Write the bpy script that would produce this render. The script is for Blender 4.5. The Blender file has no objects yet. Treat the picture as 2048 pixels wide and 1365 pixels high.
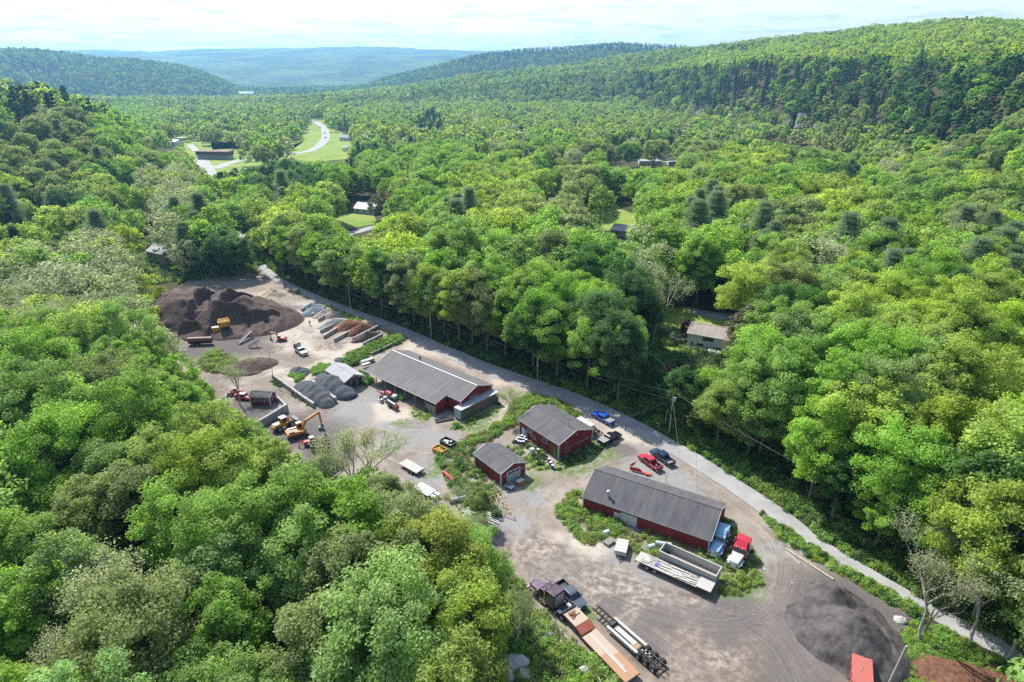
import bpy, math, random
import numpy as np
from mathutils import Vector, Matrix

scene = bpy.context.scene
C = scene.collection
R = math.radians
random.seed(7)

# ------------------------------------------------------------------ camera, sky, sun, exposure
CAM_H, PITCH, FPX = 74.0, R(23.3), 1251.0          # height above the yard, tilt down, focal length in photo pixels
cam_d = bpy.data.cameras.new('camera')
cam_d.sensor_width = 36.0
cam_d.lens = 36.0 * FPX / 2048.0
cam_d.clip_start = 0.5
cam_d.clip_end = 30000.0
cam = bpy.data.objects.new('camera', cam_d)
C.objects.link(cam)
cam.location = (0, 0, CAM_H)
cam.rotation_euler = (math.pi / 2 - PITCH, 0, 0)
scene.camera = cam

SUN_EL, SUN_AZ = R(47), R(-33)                      # the sun stands ahead and to the left of the camera
sun_dir = Vector((math.sin(SUN_AZ) * math.cos(SUN_EL), math.cos(SUN_AZ) * math.cos(SUN_EL), math.sin(SUN_EL)))
sd = bpy.data.lights.new('sun', 'SUN')
sd.energy = 5.0
sd.angle = R(0.53)
sd.color = (1.0, 0.975, 0.93)
so = bpy.data.objects.new('sun', sd)
C.objects.link(so)
so.rotation_euler = sun_dir.to_track_quat('Z', 'Y').to_euler()
so.location = (-40, 60, 300)

world = bpy.data.worlds.new('World')
scene.world = world
world.use_nodes = True
wn, wl = world.node_tree.nodes, world.node_tree.links
wn.clear()
def wnode(t, **k):
    n = wn.new(t)
    for a, b in k.items():
        setattr(n, a, b)
    return n
w_out = wnode('ShaderNodeOutputWorld')
w_bg = wnode('ShaderNodeBackground')
w_bg.inputs['Strength'].default_value = 0.15
w_sky = wnode('ShaderNodeTexSky', sky_type='NISHITA', sun_disc=False)
w_sky.sun_elevation = SUN_EL
w_sky.sun_rotation = SUN_AZ
w_sky.air_density, w_sky.dust_density, w_sky.ozone_density = 1.0, 1.2, 1.0
# clouds: noise on a flat cloud layer seen in perspective (direction / height)
w_tc = wnode('ShaderNodeTexCoord')
w_sep = wnode('ShaderNodeSeparateXYZ')
wl.new(w_tc.outputs['Generated'], w_sep.inputs[0])
def wmath(op, a, b=None, clamp=False):
    n = wnode('ShaderNodeMath', operation=op, use_clamp=clamp)
    for i, v in enumerate((a, b)):
        if v is None: continue
        if isinstance(v, (int, float)): n.inputs[i].default_value = v
        else: wl.new(v, n.inputs[i])
    return n.outputs[0]
zc = wmath('ADD', wmath('MAXIMUM', w_sep.outputs[2], 0.0), 0.055)
w_cmb = wnode('ShaderNodeCombineXYZ')
wl.new(wmath('DIVIDE', w_sep.outputs[0], zc), w_cmb.inputs[0])
wl.new(wmath('DIVIDE', w_sep.outputs[1], zc), w_cmb.inputs[1])
w_n1 = wnode('ShaderNodeTexNoise'); w_n1.inputs['Scale'].default_value = 0.62; w_n1.inputs['Detail'].default_value = 7; w_n1.inputs['Roughness'].default_value = 0.56
w_n1.inputs['Distortion'].default_value = 0.35
wl.new(w_cmb.outputs[0], w_n1.inputs['Vector'])
w_r1 = wnode('ShaderNodeValToRGB')
w_r1.color_ramp.elements[0].position = 0.30; w_r1.color_ramp.elements[0].color = (0, 0, 0, 1)
w_r1.color_ramp.elements[1].position = 0.46; w_r1.color_ramp.elements[1].color = (1, 1, 1, 1)
wl.new(w_n1.outputs['Fac'], w_r1.inputs[0])
w_n2 = wnode('ShaderNodeTexNoise'); w_n2.inputs['Scale'].default_value = 1.5; w_n2.inputs['Detail'].default_value = 6; w_n2.inputs['Roughness'].default_value = 0.6
wl.new(w_cmb.outputs[0], w_n2.inputs['Vector'])
w_r2 = wnode('ShaderNodeValToRGB')                   # bright cloud with grey-blue undersides
w_r2.color_ramp.elements[0].position = 0.33; w_r2.color_ramp.elements[0].color = (0.60, 0.72, 0.80, 1)
w_r2.color_ramp.elements[1].position = 0.50; w_r2.color_ramp.elements[1].color = (1.0, 1.0, 1.0, 1)
wl.new(w_n2.outputs['Fac'], w_r2.inputs[0])
w_cc = wnode('ShaderNodeMixRGB', blend_type='MULTIPLY'); w_cc.inputs[0].default_value = 1
wl.new(w_r2.outputs[0], w_cc.inputs[1]); w_cc.inputs[2].default_value = (5.3, 5.35, 5.4, 1)
# cover is dense low over the horizon, thin overhead
lowc = wmath('SUBTRACT', 1.0, wmath('MULTIPLY', w_sep.outputs[2], 1.5), True)
w_base = wnode('ShaderNodeMixRGB'); w_base.inputs[0].default_value = 0.0
cover = wmath('MULTIPLY', w_r1.outputs[0], wmath('MULTIPLY', lowc, lowc), True)
hz = wmath('SUBTRACT', 1.0, wmath('MULTIPLY', w_sep.outputs[2], 9.0), True)
cover = wmath('MAXIMUM', cover, wmath('MULTIPLY', hz, 0.9))
w_mix = wnode('ShaderNodeMixRGB')
wl.new(cover, w_mix.inputs[0]); wl.new(w_sky.outputs[0], w_mix.inputs[1]); wl.new(w_cc.outputs[0], w_mix.inputs[2])
wl.new(w_mix.outputs[0], w_bg.inputs['Color'])
wl.new(w_bg.outputs[0], w_out.inputs['Surface'])

scene.view_settings.view_transform = 'Standard'
scene.view_settings.look = 'None'
scene.view_settings.exposure = 0.78
scene.view_settings.gamma = 1.0
scene.render.engine = 'CYCLES'
cy = scene.cycles
cy.max_bounces = 6; cy.diffuse_bounces = 3; cy.glossy_bounces = 2; cy.transmission_bounces = 4
cy.transparent_max_bounces = 6; cy.volume_bounces = 0
cy.sample_clamp_indirect = 4.0
cy.caustics_reflective = False; cy.caustics_refractive = False
cy.use_denoising = False

# ------------------------------------------------------------------ photo pixel <-> world
HAZE_D = 1.15e-4
CP, SP = math.cos(PITCH), math.sin(PITCH)
def ray(px, py):
    u, v = (px - 1024) / FPX, (682.5 - py) / FPX
    return (u, CP + v * SP, -SP + v * CP)
def G(px, py, z=0.0):
    """world point at height z seen at photo pixel (px, py)"""
    d = ray(px, py); t = (z - CAM_H) / d[2]
    return Vector((d[0] * t, d[1] * t, z))
def PX(p):
    """photo pixel of world points (n,3)"""
    p = np.atleast_2d(np.asarray(p, float)); z = p[:, 2] - CAM_H
    d = p[:, 1] * CP - z * SP; v = p[:, 1] * SP + z * CP
    d = np.where(d > 1, d, 1)
    return np.stack([1024 + FPX * p[:, 0] / d, 682.5 - FPX * v / d], 1), d
def Rg(px, py, z=0.0):
    """horizontal distance at which a ray through the pixel reaches height z"""
    g = G(px, py, z); return math.hypot(g.x, g.y)
def Zr(px, py, r):
    d = ray(px, py); return CAM_H + r * d[2] / math.hypot(d[0], d[1])
def inpoly(x, y, poly):
    x = np.asarray(x, float); y = np.asarray(y, float); c = np.zeros(x.shape, bool)
    n = len(poly)
    for i in range(n):
        x0, y0 = poly[i]; x1, y1 = poly[(i + 1) % n]
        if y0 == y1: continue
        m = ((y0 > y) != (y1 > y)) & (x < (x1 - x0) * (y - y0) / (y1 - y0) + x0)
        c ^= m
    return c

# ------------------------------------------------------------------ value noise (numpy)
_perm = np.random.RandomState(3).rand(256, 256)
def vnoise(x, y, s=1.0, o=0.0):
    x = np.asarray(x, float) / s + 37.3 + o; y = np.asarray(y, float) / s + 11.7 - o
    xi = np.floor(x).astype(int); yi = np.floor(y).astype(int); fx = x - xi; fy = y - yi
    fx = fx * fx * (3 - 2 * fx); fy = fy * fy * (3 - 2 * fy)
    g = lambda a, b: _perm[a & 255, b & 255]
    return (g(xi, yi) * (1 - fx) + g(xi + 1, yi) * fx) * (1 - fy) + (g(xi, yi + 1) * (1 - fx) + g(xi + 1, yi + 1) * fx) * fy
def fbm(x, y, s, n=4, o=0.0):
    t = 0; a = 0.5; 
    for i in range(n):
        t = t + a * (vnoise(x, y, s, o + i * 5.1) - 0.5) * 2; s *= 0.5; a *= 0.5
    return t

# ------------------------------------------------------------------ objects and tags
def tag(o, label=None, cat=None, group=None, kind=None):
    if label: o['label'] = label
    if cat: o['category'] = cat
    if group: o['group'] = group
    if kind: o['kind'] = kind
    return o
def empty(name, loc, rz=0.0, label=None, cat=None, group=None):
    o = bpy.data.objects.new(name, None); C.objects.link(o)
    o.empty_display_size = 0.5
    o.location = loc; o.rotation_euler = (0, 0, rz)
    return tag(o, label, cat, group)
def mesh_np(name, verts, quads, mats, smooth=False):
    verts = np.asarray(verts, np.float32); quads = np.asarray(quads, np.int32)
    me = bpy.data.meshes.new(name)
    me.vertices.add(len(verts)); me.vertices.foreach_set('co', verts.ravel())
    k = quads.shape[1]
    me.loops.add(quads.size); me.loops.foreach_set('vertex_index', quads.ravel())
    me.polygons.add(len(quads)); me.polygons.foreach_set('loop_start', np.arange(0, quads.size, k, dtype=np.int32))
    me.polygons.foreach_set('loop_total', np.full(len(quads), k, np.int32))
    if smooth: me.polygons.foreach_set('use_smooth', np.ones(len(quads), bool))
    for m in (mats if isinstance(mats, (list, tuple)) else [mats]): me.materials.append(m)
    me.update(calc_edges=True); me.validate()
    return me
def vattr(me, name, vals):
    a = me.attributes.new(name, 'FLOAT', 'POINT'); a.data.foreach_set('value', np.asarray(vals, np.float32))
def link(name, me, parent=None, loc=None):
    o = bpy.data.objects.new(name, me); C.objects.link(o)
    if parent is not None: o.parent = parent
    if loc is not None: o.location = loc
    return o

class MB:
    """collects simple shapes into one mesh"""
    def __init__(s): s.v = []; s.f = []; s.m = []; s.cur = 0
    def add(s, vs, fs):
        n = len(s.v); s.v += [tuple(v) for v in vs]; s.f += [tuple(i + n for i in f) for f in fs]; s.m += [s.cur] * len(fs); return s
    def box(s, c, d, rz=0.0, taper=1.0, ry=0.0):
        x, y, z = [k / 2 for k in d]; vs = []
        for dz in (-z, z):
            t = taper if dz > 0 else 1
            for a, b in ((-x, -y), (x, -y), (x, y), (-x, y)): vs.append(Vector((a * t, b * t, dz)))
        M = Matrix.Translation(c) @ Matrix.Rotation(rz, 4, 'Z') @ Matrix.Rotation(ry, 4, 'Y')
        return s.add([M @ v for v in vs], [(0, 3, 2, 1), (4, 5, 6, 7), (0, 1, 5, 4), (1, 2, 6, 5), (2, 3, 7, 6), (3, 0, 4, 7)])
    def beam(s, a, b, w, h):
        a = Vector(a); b = Vector(b); d = (b - a); L = d.length
        q = d.to_track_quat('X', 'Z').to_matrix().to_4x4(); M = Matrix.Translation((a + b) / 2) @ q
        vs = [M @ Vector((sx * L / 2, sy * w / 2, sz * h / 2)) for sz in (-1, 1) for sx, sy in ((-1, -1), (1, -1), (1, 1), (-1, 1))]
        return s.add(vs, [(0, 3, 2, 1), (4, 5, 6, 7), (0, 1, 5, 4), (1, 2, 6, 5), (2, 3, 7, 6), (3, 0, 4, 7)])
    def tube(s, a, b, r0, r1=None, n=8, caps=True):
        r1 = r0 if r1 is None else r1; a = Vector(a); b = Vector(b); d = b - a
        if d.length < 1e-6: return s
        q = d.to_track_quat('Z', 'Y').to_matrix(); vs = []
        for p, r in ((a, r0), (b, r1)):
            for i in range(n): t = 2 * math.pi * i / n; vs.append(p + q @ Vector((r * math.cos(t), r * math.sin(t), 0)))
        fs = [(i, (i + 1) % n, n + (i + 1) % n, n + i) for i in range(n)]
        if caps: fs += [tuple(range(n - 1, -1, -1)), tuple(range(n, 2 * n))]
        return s.add(vs, fs)
    def path(s, pts, r, n=6):
        for a, b in zip(pts[:-1], pts[1:]): s.tube(a, b, r, r, n)
        return s
    def wheelc(s, c, r, w, n=16):
        return s.tube((c[0], c[1] - w / 2, c[2]), (c[0], c[1] + w / 2, c[2]), r, r, n)
    def prof(s, pts, hw, hws=None):
        """side profile (x,z) extruded across y; hws gives the half width at every profile point"""
        n = len(pts); hws = hws or [hw] * n
        vs = [(p[0], -w, p[1]) for p, w in zip(pts, hws)] + [(p[0], w, p[1]) for p, w in zip(pts, hws)]
        fs = [tuple(range(n)), tuple(range(2 * n - 1, n - 1, -1))] + [((i + 1) % n, i, n + i, n + (i + 1) % n) for i in range(n)]
        return s.add(vs, fs)
    def poly(s, pts, z0, z1):
        n = len(pts); vs = [(p[0], p[1], z0) for p in pts] + [(p[0], p[1], z1) for p in pts]
        return s.add(vs, [tuple(range(n - 1, -1, -1)), tuple(range(n, 2 * n))] + [(i, (i + 1) % n, n + (i + 1) % n, n + i) for i in range(n)])
    def build(s, name, mats, parent=None, bevel=0.0, loc=None, smooth=False):
        me = bpy.data.meshes.new(name); me.from_pydata(s.v, [], s.f)
        mats = mats if isinstance(mats, (list, tuple)) else [mats]
        for m in mats: me.materials.append(m)
        if len(mats) > 1: me.polygons.foreach_set('material_index', s.m)
        me.update(); me.validate()
        o = link(name, me, parent, loc)
        if smooth: me.polygons.foreach_set('use_smooth', [True] * len(me.polygons))
        if bevel > 0:
            b = o.modifiers.new('bevel', 'BEVEL'); b.width = bevel; b.segments = 2; b.limit_method = 'ANGLE'
        return o
def BX(name, c, d, m, parent, rz=0.0, bevel=0.0, taper=1.0):
    return MB().box(c, d, rz, taper).build(name, m, parent, bevel)

# ------------------------------------------------------------------ materials
class NT:
    def __init__(s, name):
        s.m = bpy.data.materials.new(name); s.m.use_nodes = True; s.t = s.m.node_tree; s.n = s.t.nodes; s.l = s.t.links; s.n.clear()
        s.out = s.n.new('ShaderNodeOutputMaterial')
    def node(s, t, ins=None, **k):
        n = s.n.new(t)
        for a, b in k.items(): setattr(n, a, b)
        for a, b in (ins or {}).items(): s.set(n.inputs[a], b)
        return n
    def set(s, sock, v):
        if hasattr(v, 'is_output'): s.l.new(v, sock)
        elif isinstance(v, tuple) and len(v) == 3 and sock.type == 'RGBA': sock.default_value = (*v, 1)
        else: sock.default_value = v
    def math(s, op, a, b=0.0, clamp=False):
        n = s.node('ShaderNodeMath', operation=op, use_clamp=clamp); s.set(n.inputs[0], a); s.set(n.inputs[1], b); return n.outputs[0]
    def mix(s, f, a, b, bt='MIX'):
        n = s.node('ShaderNodeMixRGB', blend_type=bt); s.set(n.inputs[0], f); s.set(n.inputs[1], a); s.set(n.inputs[2], b); return n.outputs[0]
    def noise(s, scale, detail=4, rough=0.55, vec=None, dist=0.0, col=False):
        n = s.node('ShaderNodeTexNoise', {'Scale': scale, 'Detail': detail, 'Roughness': rough, 'Distortion': dist})
        if vec is not None: s.l.new(vec, n.inputs['Vector'])
        return n.outputs['Color' if col else 'Fac']
    def ramp(s, f, *st):
        n = s.node('ShaderNodeValToRGB'); s.set(n.inputs[0], f); e = n.color_ramp.elements
        while len(e) < len(st): e.new(0.5)
        for i, (p, c) in enumerate(st): e[i].position = p; e[i].color = (*c, 1) if isinstance(c, tuple) else (c, c, c, 1)
        return n.outputs[0]
    def attr(s, name): return s.node('ShaderNodeAttribute', attribute_name=name).outputs['Fac']
    def pos(s): return s.node('ShaderNodeNewGeometry').outputs['Position']
    def objc(s): return s.node('ShaderNodeTexCoord').outputs['Object']
    def rnd(s): return s.node('ShaderNodeObjectInfo').outputs['Random']
    def bump(s, h, st=0.4, d=0.05): return s.node('ShaderNodeBump', {'Height': h, 'Strength': st, 'Distance': d}).outputs[0]
    def done(s, col, rough=0.8, metal=0.0, normal=None, spec=0.3, coat=0.0):
        p = s.node('ShaderNodeBsdfPrincipled'); s.set(p.inputs['Base Color'], col); s.set(p.inputs['Roughness'], rough); s.set(p.inputs['Metallic'], metal)
        p.inputs['Specular IOR Level'].default_value = spec; p.inputs['Coat Weight'].default_value = coat
        if normal is not None: s.l.new(normal, p.inputs['Normal'])
        s.l.new(p.outputs[0], s.out.inputs['Surface']); return s.m
_mc = {}
def paint(col, rough=0.45, metal=0.0, dirt=0.25, spec=0.4, coat=0.0, name='paint'):
    """painted or plain surface with dust and wear"""
    k = (col, rough, metal, dirt, coat)
    if k in _mc: return _mc[k]
    t = NT(name); oc = t.objc()
    n1 = t.noise(1.3, 5, 0.6, oc); n2 = t.noise(11, 4, 0.6, oc)
    f = t.math('MULTIPLY', t.ramp(t.math('ADD', t.math('MULTIPLY', n1, 0.6), t.math('MULTIPLY', n2, 0.4)), (0.42, 0.0), (0.68, 1.0)), dirt)
    c = t.mix(f, col, (0.30, 0.26, 0.21))
    c = t.mix(t.math('MULTIPLY', n2, 0.3), c, tuple(k * 0.6 for k in col))
    _mc[k] = t.done(c, t.math('ADD', rough, t.math('MULTIPLY', f, 0.5)), metal, None, spec, coat); return _mc[k]

WHITE = paint((0.52, 0.52, 0.50), dirt=0.4); WHITE_TRIM = paint((0.56, 0.57, 0.56), dirt=0.4)
BLACK = paint((0.02, 0.02, 0.022), 0.5); DARK = paint((0.045, 0.047, 0.05), 0.6); GREY = paint((0.22, 0.22, 0.22), 0.6)
SILVER = paint((0.55, 0.56, 0.57), 0.35, 0.7, 0.3); CHROME = paint((0.75, 0.75, 0.76), 0.15, 1.0, 0.1)
TYRE = paint((0.018, 0.018, 0.018), 0.85, 0, 0.4, 0.1); RIM = paint((0.42, 0.42, 0.42), 0.4, 0.5)
GLASS = paint((0.012, 0.016, 0.02), 0.06, 0, 0.05, 0.7); RUST = paint((0.23, 0.085, 0.035), 0.85, 0, 0.5, 0.1)
CAT = paint((0.62, 0.33, 0.035), 0.5, 0, 0.35); ORANGE = paint((0.62, 0.24, 0.04), 0.5, 0, 0.25); REDM = paint((0.50, 0.045, 0.03), 0.5, 0, 0.25)
WOODL = paint((0.52, 0.42, 0.28), 0.8, 0, 0.3, 0.1); WOODG = paint((0.34, 0.31, 0.27), 0.85, 0, 0.4, 0.1); LOGM = paint((0.50, 0.42, 0.33), 0.85, 0, 0.35, 0.1)
REDLAMP = paint((0.45, 0.01, 0.01), 0.2); LAMP = paint((0.8, 0.8, 0.75), 0.1)
BLUEP = paint((0.02, 0.05, 0.30), 0.4); STONE = paint((0.42, 0.40, 0.37), 0.9, 0, 0.4, 0.1)

# ------------------------------------------------------------------ terrain
# every column: azimuth (photo x at the horizon) and fourteen (range, height) knots: near-left hill, main hill, farther hills, far ridge
def az_of(px, py=143): d = ray(px, py); return math.atan2(d[0], d[1])
def hgt(px, py, r, tree): return Zr(px, py, r) - tree
COLS = []
def lerp(x, tab):
    xs = [t[0] for t in tab]; ys = [t[1] for t in tab]; return float(np.interp(x, xs, ys))
A_RIDGE = [(-400, 150), (-150, 165), (0, 180), (60, 178), (130, 190), (200, 226), (270, 270), (320, 300)]
A_ON = [(270, 1), (330, 0)]
F_FOOT = [(-200, 190), (130, 190), (500, 196), (800, 197), (1000, 202), (1200, 217), (1400, 246), (1530, 270), (1700, 304), (1850, 345), (2048, 425), (2400, 600)]
F_SH = [(-200, 165), (0, 165), (130, 188), (300, 194), (500, 196), (600, 190), (800, 178), (1000, 158), (1200, 140), (1400, 124), (1600, 118), (1800, 112), (2048, 104), (2400, 95)]
F_RIDGE = [(-200, 130), (0, 137), (60, 153), (130, 182), (300, 193), (500, 195), (600, 186), (700, 175), (800, 164), (900, 150), (1000, 136), (1100, 122), (1200, 108), (1310, 96), (1400, 86), (1500, 74), (1640, 59), (1750, 50), (1850, 40), (1900, 36), (2048, 38), (2400, 45)]
F_RR = [(-200, 1600), (130, 1600), (500, 1750), (800, 1950), (1310, 2000), (1640, 1800), (2048, 1500), (2400, 1300)]
E_RIDGE = [(-200, 97), (0, 95), (50, 94), (100, 97), (150, 104), (200, 111), (300, 117), (380, 130), (440, 156), (480, 178), (560, 186), (640, 182), (720, 168), (780, 150), (860, 134), (900, 122), (950, 112), (1000, 104), (1050, 99), (1100, 94), (1180, 86), (1230, 84), (1310, 89), (1400, 96), (2400, 100)]
D_RIDGE = [(-200, 102), (100, 105), (250, 106), (330, 109), (400, 103), (560, 101), (700, 98), (780, 97), (840, 102), (950, 107), (1050, 107), (2400, 110)]
for px in list(range(-400, 2500, 40)):
    a_on = lerp(px, A_ON); k = []
    k.append((0.0, 0.0))
    rA0 = 400 if px < 300 else 430
    rA1 = 640
    k.append((rA0, 0.0)); k.append((rA1, a_on * max(0, hgt(px, lerp(px, A_RIDGE), rA1, 19)))); k.append((900, 0.0))
    yF = lerp(px, F_FOOT); rF0 = min(1450, Rg(px, yF))
    if rF0 < 960:
        s_ = max(rF0, 250)
        k[1] = (s_ * 0.6, 0.0); k[2] = (s_ * 0.8, 0.0); k[3] = (s_ * 0.95, 0.0)
        k.append((s_, 0.0))
    else: k.append((max(rF0, 1000), -2.0))
    rS = k[4][0] + 190; 
    k.append((rS, max(-3, hgt(px, lerp(px, F_SH), rS, 17))))
    rR = lerp(px, F_RR); k.append((rR, max(-6, hgt(px, lerp(px, F_RIDGE), rR, 25))))
    k.append((rR + 450, -12.0 if px < 1300 else 40.0)); k.append((2500, -12.0 if px < 1300 else 40.0))
    k.append((3100, max(-12, hgt(px, lerp(px, E_RIDGE), 3100, 14)))); k.append((3700, -10.0)); k.append((4300, 0.0))
    k.append((7600, hgt(px, lerp(px, D_RIDGE), 7600, 6))); k.append((9500, 60.0))
    COLS.append((az_of(px), k))
_az = np.array([c[0] for c in COLS]); _kr = np.array([[q[0] for q in c[1]] for c in COLS]); _kz = np.array([[q[1] for q in c[1]] for c in COLS])
_o = np.argsort(_az); _az, _kr, _kz = _az[_o], _kr[_o], _kz[_o]
def terrain(x, y):
    x = np.atleast_1d(np.asarray(x, float)); y = np.atleast_1d(np.asarray(y, float))
    a = np.arctan2(x, y); r = np.hypot(x, y)
    ac = np.clip(a, _az[0], _az[-1]); i = np.clip(np.searchsorted(_az, ac) - 1, 0, len(_az) - 2)
    f = ((ac - _az[i]) / (_az[i + 1] - _az[i]))[:, None]
    kr = _kr[i] * (1 - f) + _kr[i + 1] * f; kz = _kz[i] * (1 - f) + _kz[i + 1] * f
    z = np.zeros(len(x))
    for j in range(kr.shape[1] - 1):
        m = (r >= kr[:, j]) & (r < kr[:, j + 1])
        t = np.clip((r - kr[:, j]) / np.maximum(kr[:, j + 1] - kr[:, j], 1e-3), 0, 1)
        up = kz[:, j + 1] > kz[:, j]
        # rounded tops: ease out on the way up, ease in on the way down
        te = np.where(j in (1, 5, 8, 11), np.sin(t * math.pi / 2) * 0.6 + t * 0.4, t)
        z = np.where(m, kz[:, j] * (1 - te) + kz[:, j + 1] * te, z)
    z = np.where(r >= kr[:, -1], kz[:, -1], z)
    fade = np.clip((math.pi * 0.62 - np.abs(a)) / 0.5, 0, 1); z = z * fade
    amp = np.clip(z / 25, 0, 1)
    z = z + amp * (fbm(x, y, 130, 3) * 9 + fbm(x, y, 420, 2, 9) * 10) * np.clip(r / 900, 0.3, 1)
    return z
def T1(x, y): return float(terrain(x, y)[0])
def GT(px, py, up=0.0):
    """ground point of the real terrain under a pixel"""
    d = ray(px, py); h = math.hypot(d[0], d[1])
    if d[2] >= -0.002: rmax = 6000
    else: rmax = min(6000, -CAM_H / d[2] * h * 1.6)
    rs = np.geomspace(40, rmax, 1500); xs = rs * d[0] / h; ys = rs * d[1] / h
    zs = terrain(xs, ys) + up; zr = CAM_H + rs * d[2] / h
    k = np.nonzero(zs >= zr)[0]
    k = k[0] if len(k) else len(rs) - 1
    return Vector((xs[k], ys[k], zs[k]))

az = np.concatenate([np.arange(-180, -66, 6), np.arange(-60, 60.01, 0.4), np.arange(66, 181, 6)]) * math.pi / 180
rr = np.concatenate([[0.01, 15], np.geomspace(30, 9500, 270)])
AA, RR = np.meshgrid(az, rr)
X, Y = (RR * np.sin(AA)).ravel(), (RR * np.cos(AA)).ravel(); Z = terrain(X, Y)
bare = np.clip((RR.ravel() - 3300) / 700, 0, 1)
# beyond the instanced wood the sheet itself carries the canopy's lumps
Z = Z + bare * 16 + bare * (vnoise(X, Y, 34) * 9 + vnoise(X, Y, 90, 3) * 8)
na, nr = len(az), len(rr)
ii, jj = np.meshgrid(np.arange(na - 1), np.arange(nr - 1)); a0 = (jj * na + ii).ravel()
quads = np.stack([a0, a0 + 1, a0 + na + 1, a0 + na], 1)[:, ::-1]
t = NT('forest_floor'); p = t.pos()
n1 = t.noise(0.06, 5, 0.6, p); n2 = t.noise(1.1, 5, 0.65, p)
c = t.mix(t.ramp(n1, (0.4, 0.0), (0.62, 1.0)), (0.050, 0.040, 0.022), (0.035, 0.060, 0.016))
c = t.mix(t.math('MULTIPLY', n2, 0.5), c, (0.10, 0.075, 0.045))
nf = t.noise(0.0035, 6, 0.6, p); ng = t.noise(0.03, 5, 0.7, p)
fc = t.mix(t.ramp(nf, (0.42, 0.0), (0.58, 1.0)), (0.020, 0.045, 0.018), (0.105, 0.165, 0.045))
fc = t.mix(t.math('MULTIPLY', ng, 0.6), fc, (0.03, 0.055, 0.02))
c = t.mix(t.attr('far'), c, fc)
M_GROUND = t.done(c, 0.95, 0, None, 0.1)
me = mesh_np('ground', np.stack([X, Y, Z], 1), quads, M_GROUND, True); vattr(me, 'far', bare)
tag(link('ground', me), kind='structure')

# ------------------------------------------------------------------ polygons where the photograph shows open ground (photo pixels)
P_YARD = [(512, 520), (545, 528), (600, 568), (700, 612), (770, 634), (860, 664), (930, 694), (1000, 724), (1080, 750), (1170, 782), (1250, 820), (1330, 856), (1400, 890), (1500, 955), (1580, 1012), (1660, 1070), (1760, 1130), (1850, 1185), (1950, 1245), (2060, 1300), (2060, 1900), (1300, 1900), (1020, 1700), (990, 1390), (985, 1300), (1000, 1215), (1010, 1170), (1000, 1120), (950, 1065), (900, 1020), (862, 1010), (800, 945), (745, 930), (690, 950), (640, 940), (607, 928), (598, 880), (545, 858), (490, 822), (440, 800), (400, 770), (384, 735), (392, 700), (360, 672), (318, 640), (292, 590), (330, 572), (420, 560), (500, 572)]
OPEN = [P_YARD,
    [(575, 300), (625, 240), (648, 240), (668, 272), (662, 300), (700, 300), (690, 322), (560, 316), (520, 330), (440, 336), (430, 325), (505, 312)],   # field and highway
    [(365, 285), (400, 283), (420, 300), (480, 300), (470, 330), (418, 345), (395, 335), (380, 310)],
    [(395, 292), (455, 292), (458, 318), (400, 318)],
    [(290, 284), (350, 284), (350, 298), (290, 298)], [(335, 264), (380, 264), (380, 276), (335, 276)],
    [(664, 424), (750, 420), (752, 466), (695, 470)], [(700, 398), (768, 400), (768, 436), (704, 436)],
    [(1178, 404), (1265, 410), (1284, 450), (1250, 482), (1185, 440)],
    [(1210, 304), (1355, 306), (1355, 334), (1210, 330)], [(1130, 312), (1180, 312), (1180, 324), (1130, 324)], [(940, 296), (985, 296), (985, 306), (940, 306)],
    [(1280, 615), (1378, 615), (1378, 690), (1300, 690)], [(1366, 634), (1470, 640), (1474, 728), (1370, 722)], [(1395, 618), (1460, 620), (1455, 645), (1400, 640)],
    [(462, 440), (500, 444), (500, 470), (462, 470)], [(52, 418), (95, 418), (95, 440), (60, 446)], [(85, 450), (130, 455), (125, 490), (88, 490)],
    [(425, 375), (445, 375), (445, 398), (425, 398)], [(668, 264), (704, 264), (704, 288), (668, 288)], [(255, 402), (285, 402), (285, 417), (255, 417)],
    [(1525, 266), (1640, 280), (1745, 298), (1760, 306), (1640, 292), (1525, 276)],
    [(285, 470), (332, 470), (332, 545), (285, 545)], [(1080, 366), (1122, 366), (1122, 394), (1080, 394)],
    [(480, 192), (512, 192), (512, 202), (480, 202)],
]

# ------------------------------------------------------------------ leaf and bark materials
def leaf_mat(name, col, tr, var=0.34, hue=0.014):
    t = NT(name); r = t.rnd(); tv = t.attr('tint')
    hs = t.node('ShaderNodeHueSaturation', {'Color': col})
    t.set(hs.inputs['Hue'], t.math('ADD', 0.5 - hue / 2, t.math('MULTIPLY', r, hue)))
    t.set(hs.inputs['Saturation'], t.math('ADD', 0.88, t.math('MULTIPLY', t.math('FRACT', t.math('MULTIPLY', r, 7.13)), 0.2)))
    t.set(hs.inputs['Value'], t.math('MULTIPLY', t.math('ADD', 1 - var / 2, t.math('MULTIPLY', t.math('FRACT', t.math('MULTIPLY', r, 3.71)), var)), t.math('ADD', 0.62, t.math('MULTIPLY', tv, 0.76))))
    c = hs.outputs[0]
    c2 = t.mix(1.0, c, tuple(b / max(a, 1e-4) for a, b in zip(col, tr)), 'MULTIPLY')
    d = t.node('ShaderNodeBsdfDiffuse', {'Color': c}); tl = t.node('ShaderNodeBsdfTranslucent', {'Color': c2})
    m = t.node('ShaderNodeMixShader', {0: 0.48}); t.l.new(d.outputs[0], m.inputs[1]); t.l.new(tl.outputs[0], m.inputs[2])
    g = t.node('ShaderNodeBsdfGlossy', {'Color': (0.8, 0.85, 0.9), 'Roughness': 0.6})
    m2 = t.node('ShaderNodeMixShader', {0: 0.012}); t.l.new(m.outputs[0], m2.inputs[1]); t.l.new(g.outputs[0], m2.inputs[2])
    t.l.new(m2.outputs[0], t.out.inputs['Surface']); return t.m
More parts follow.
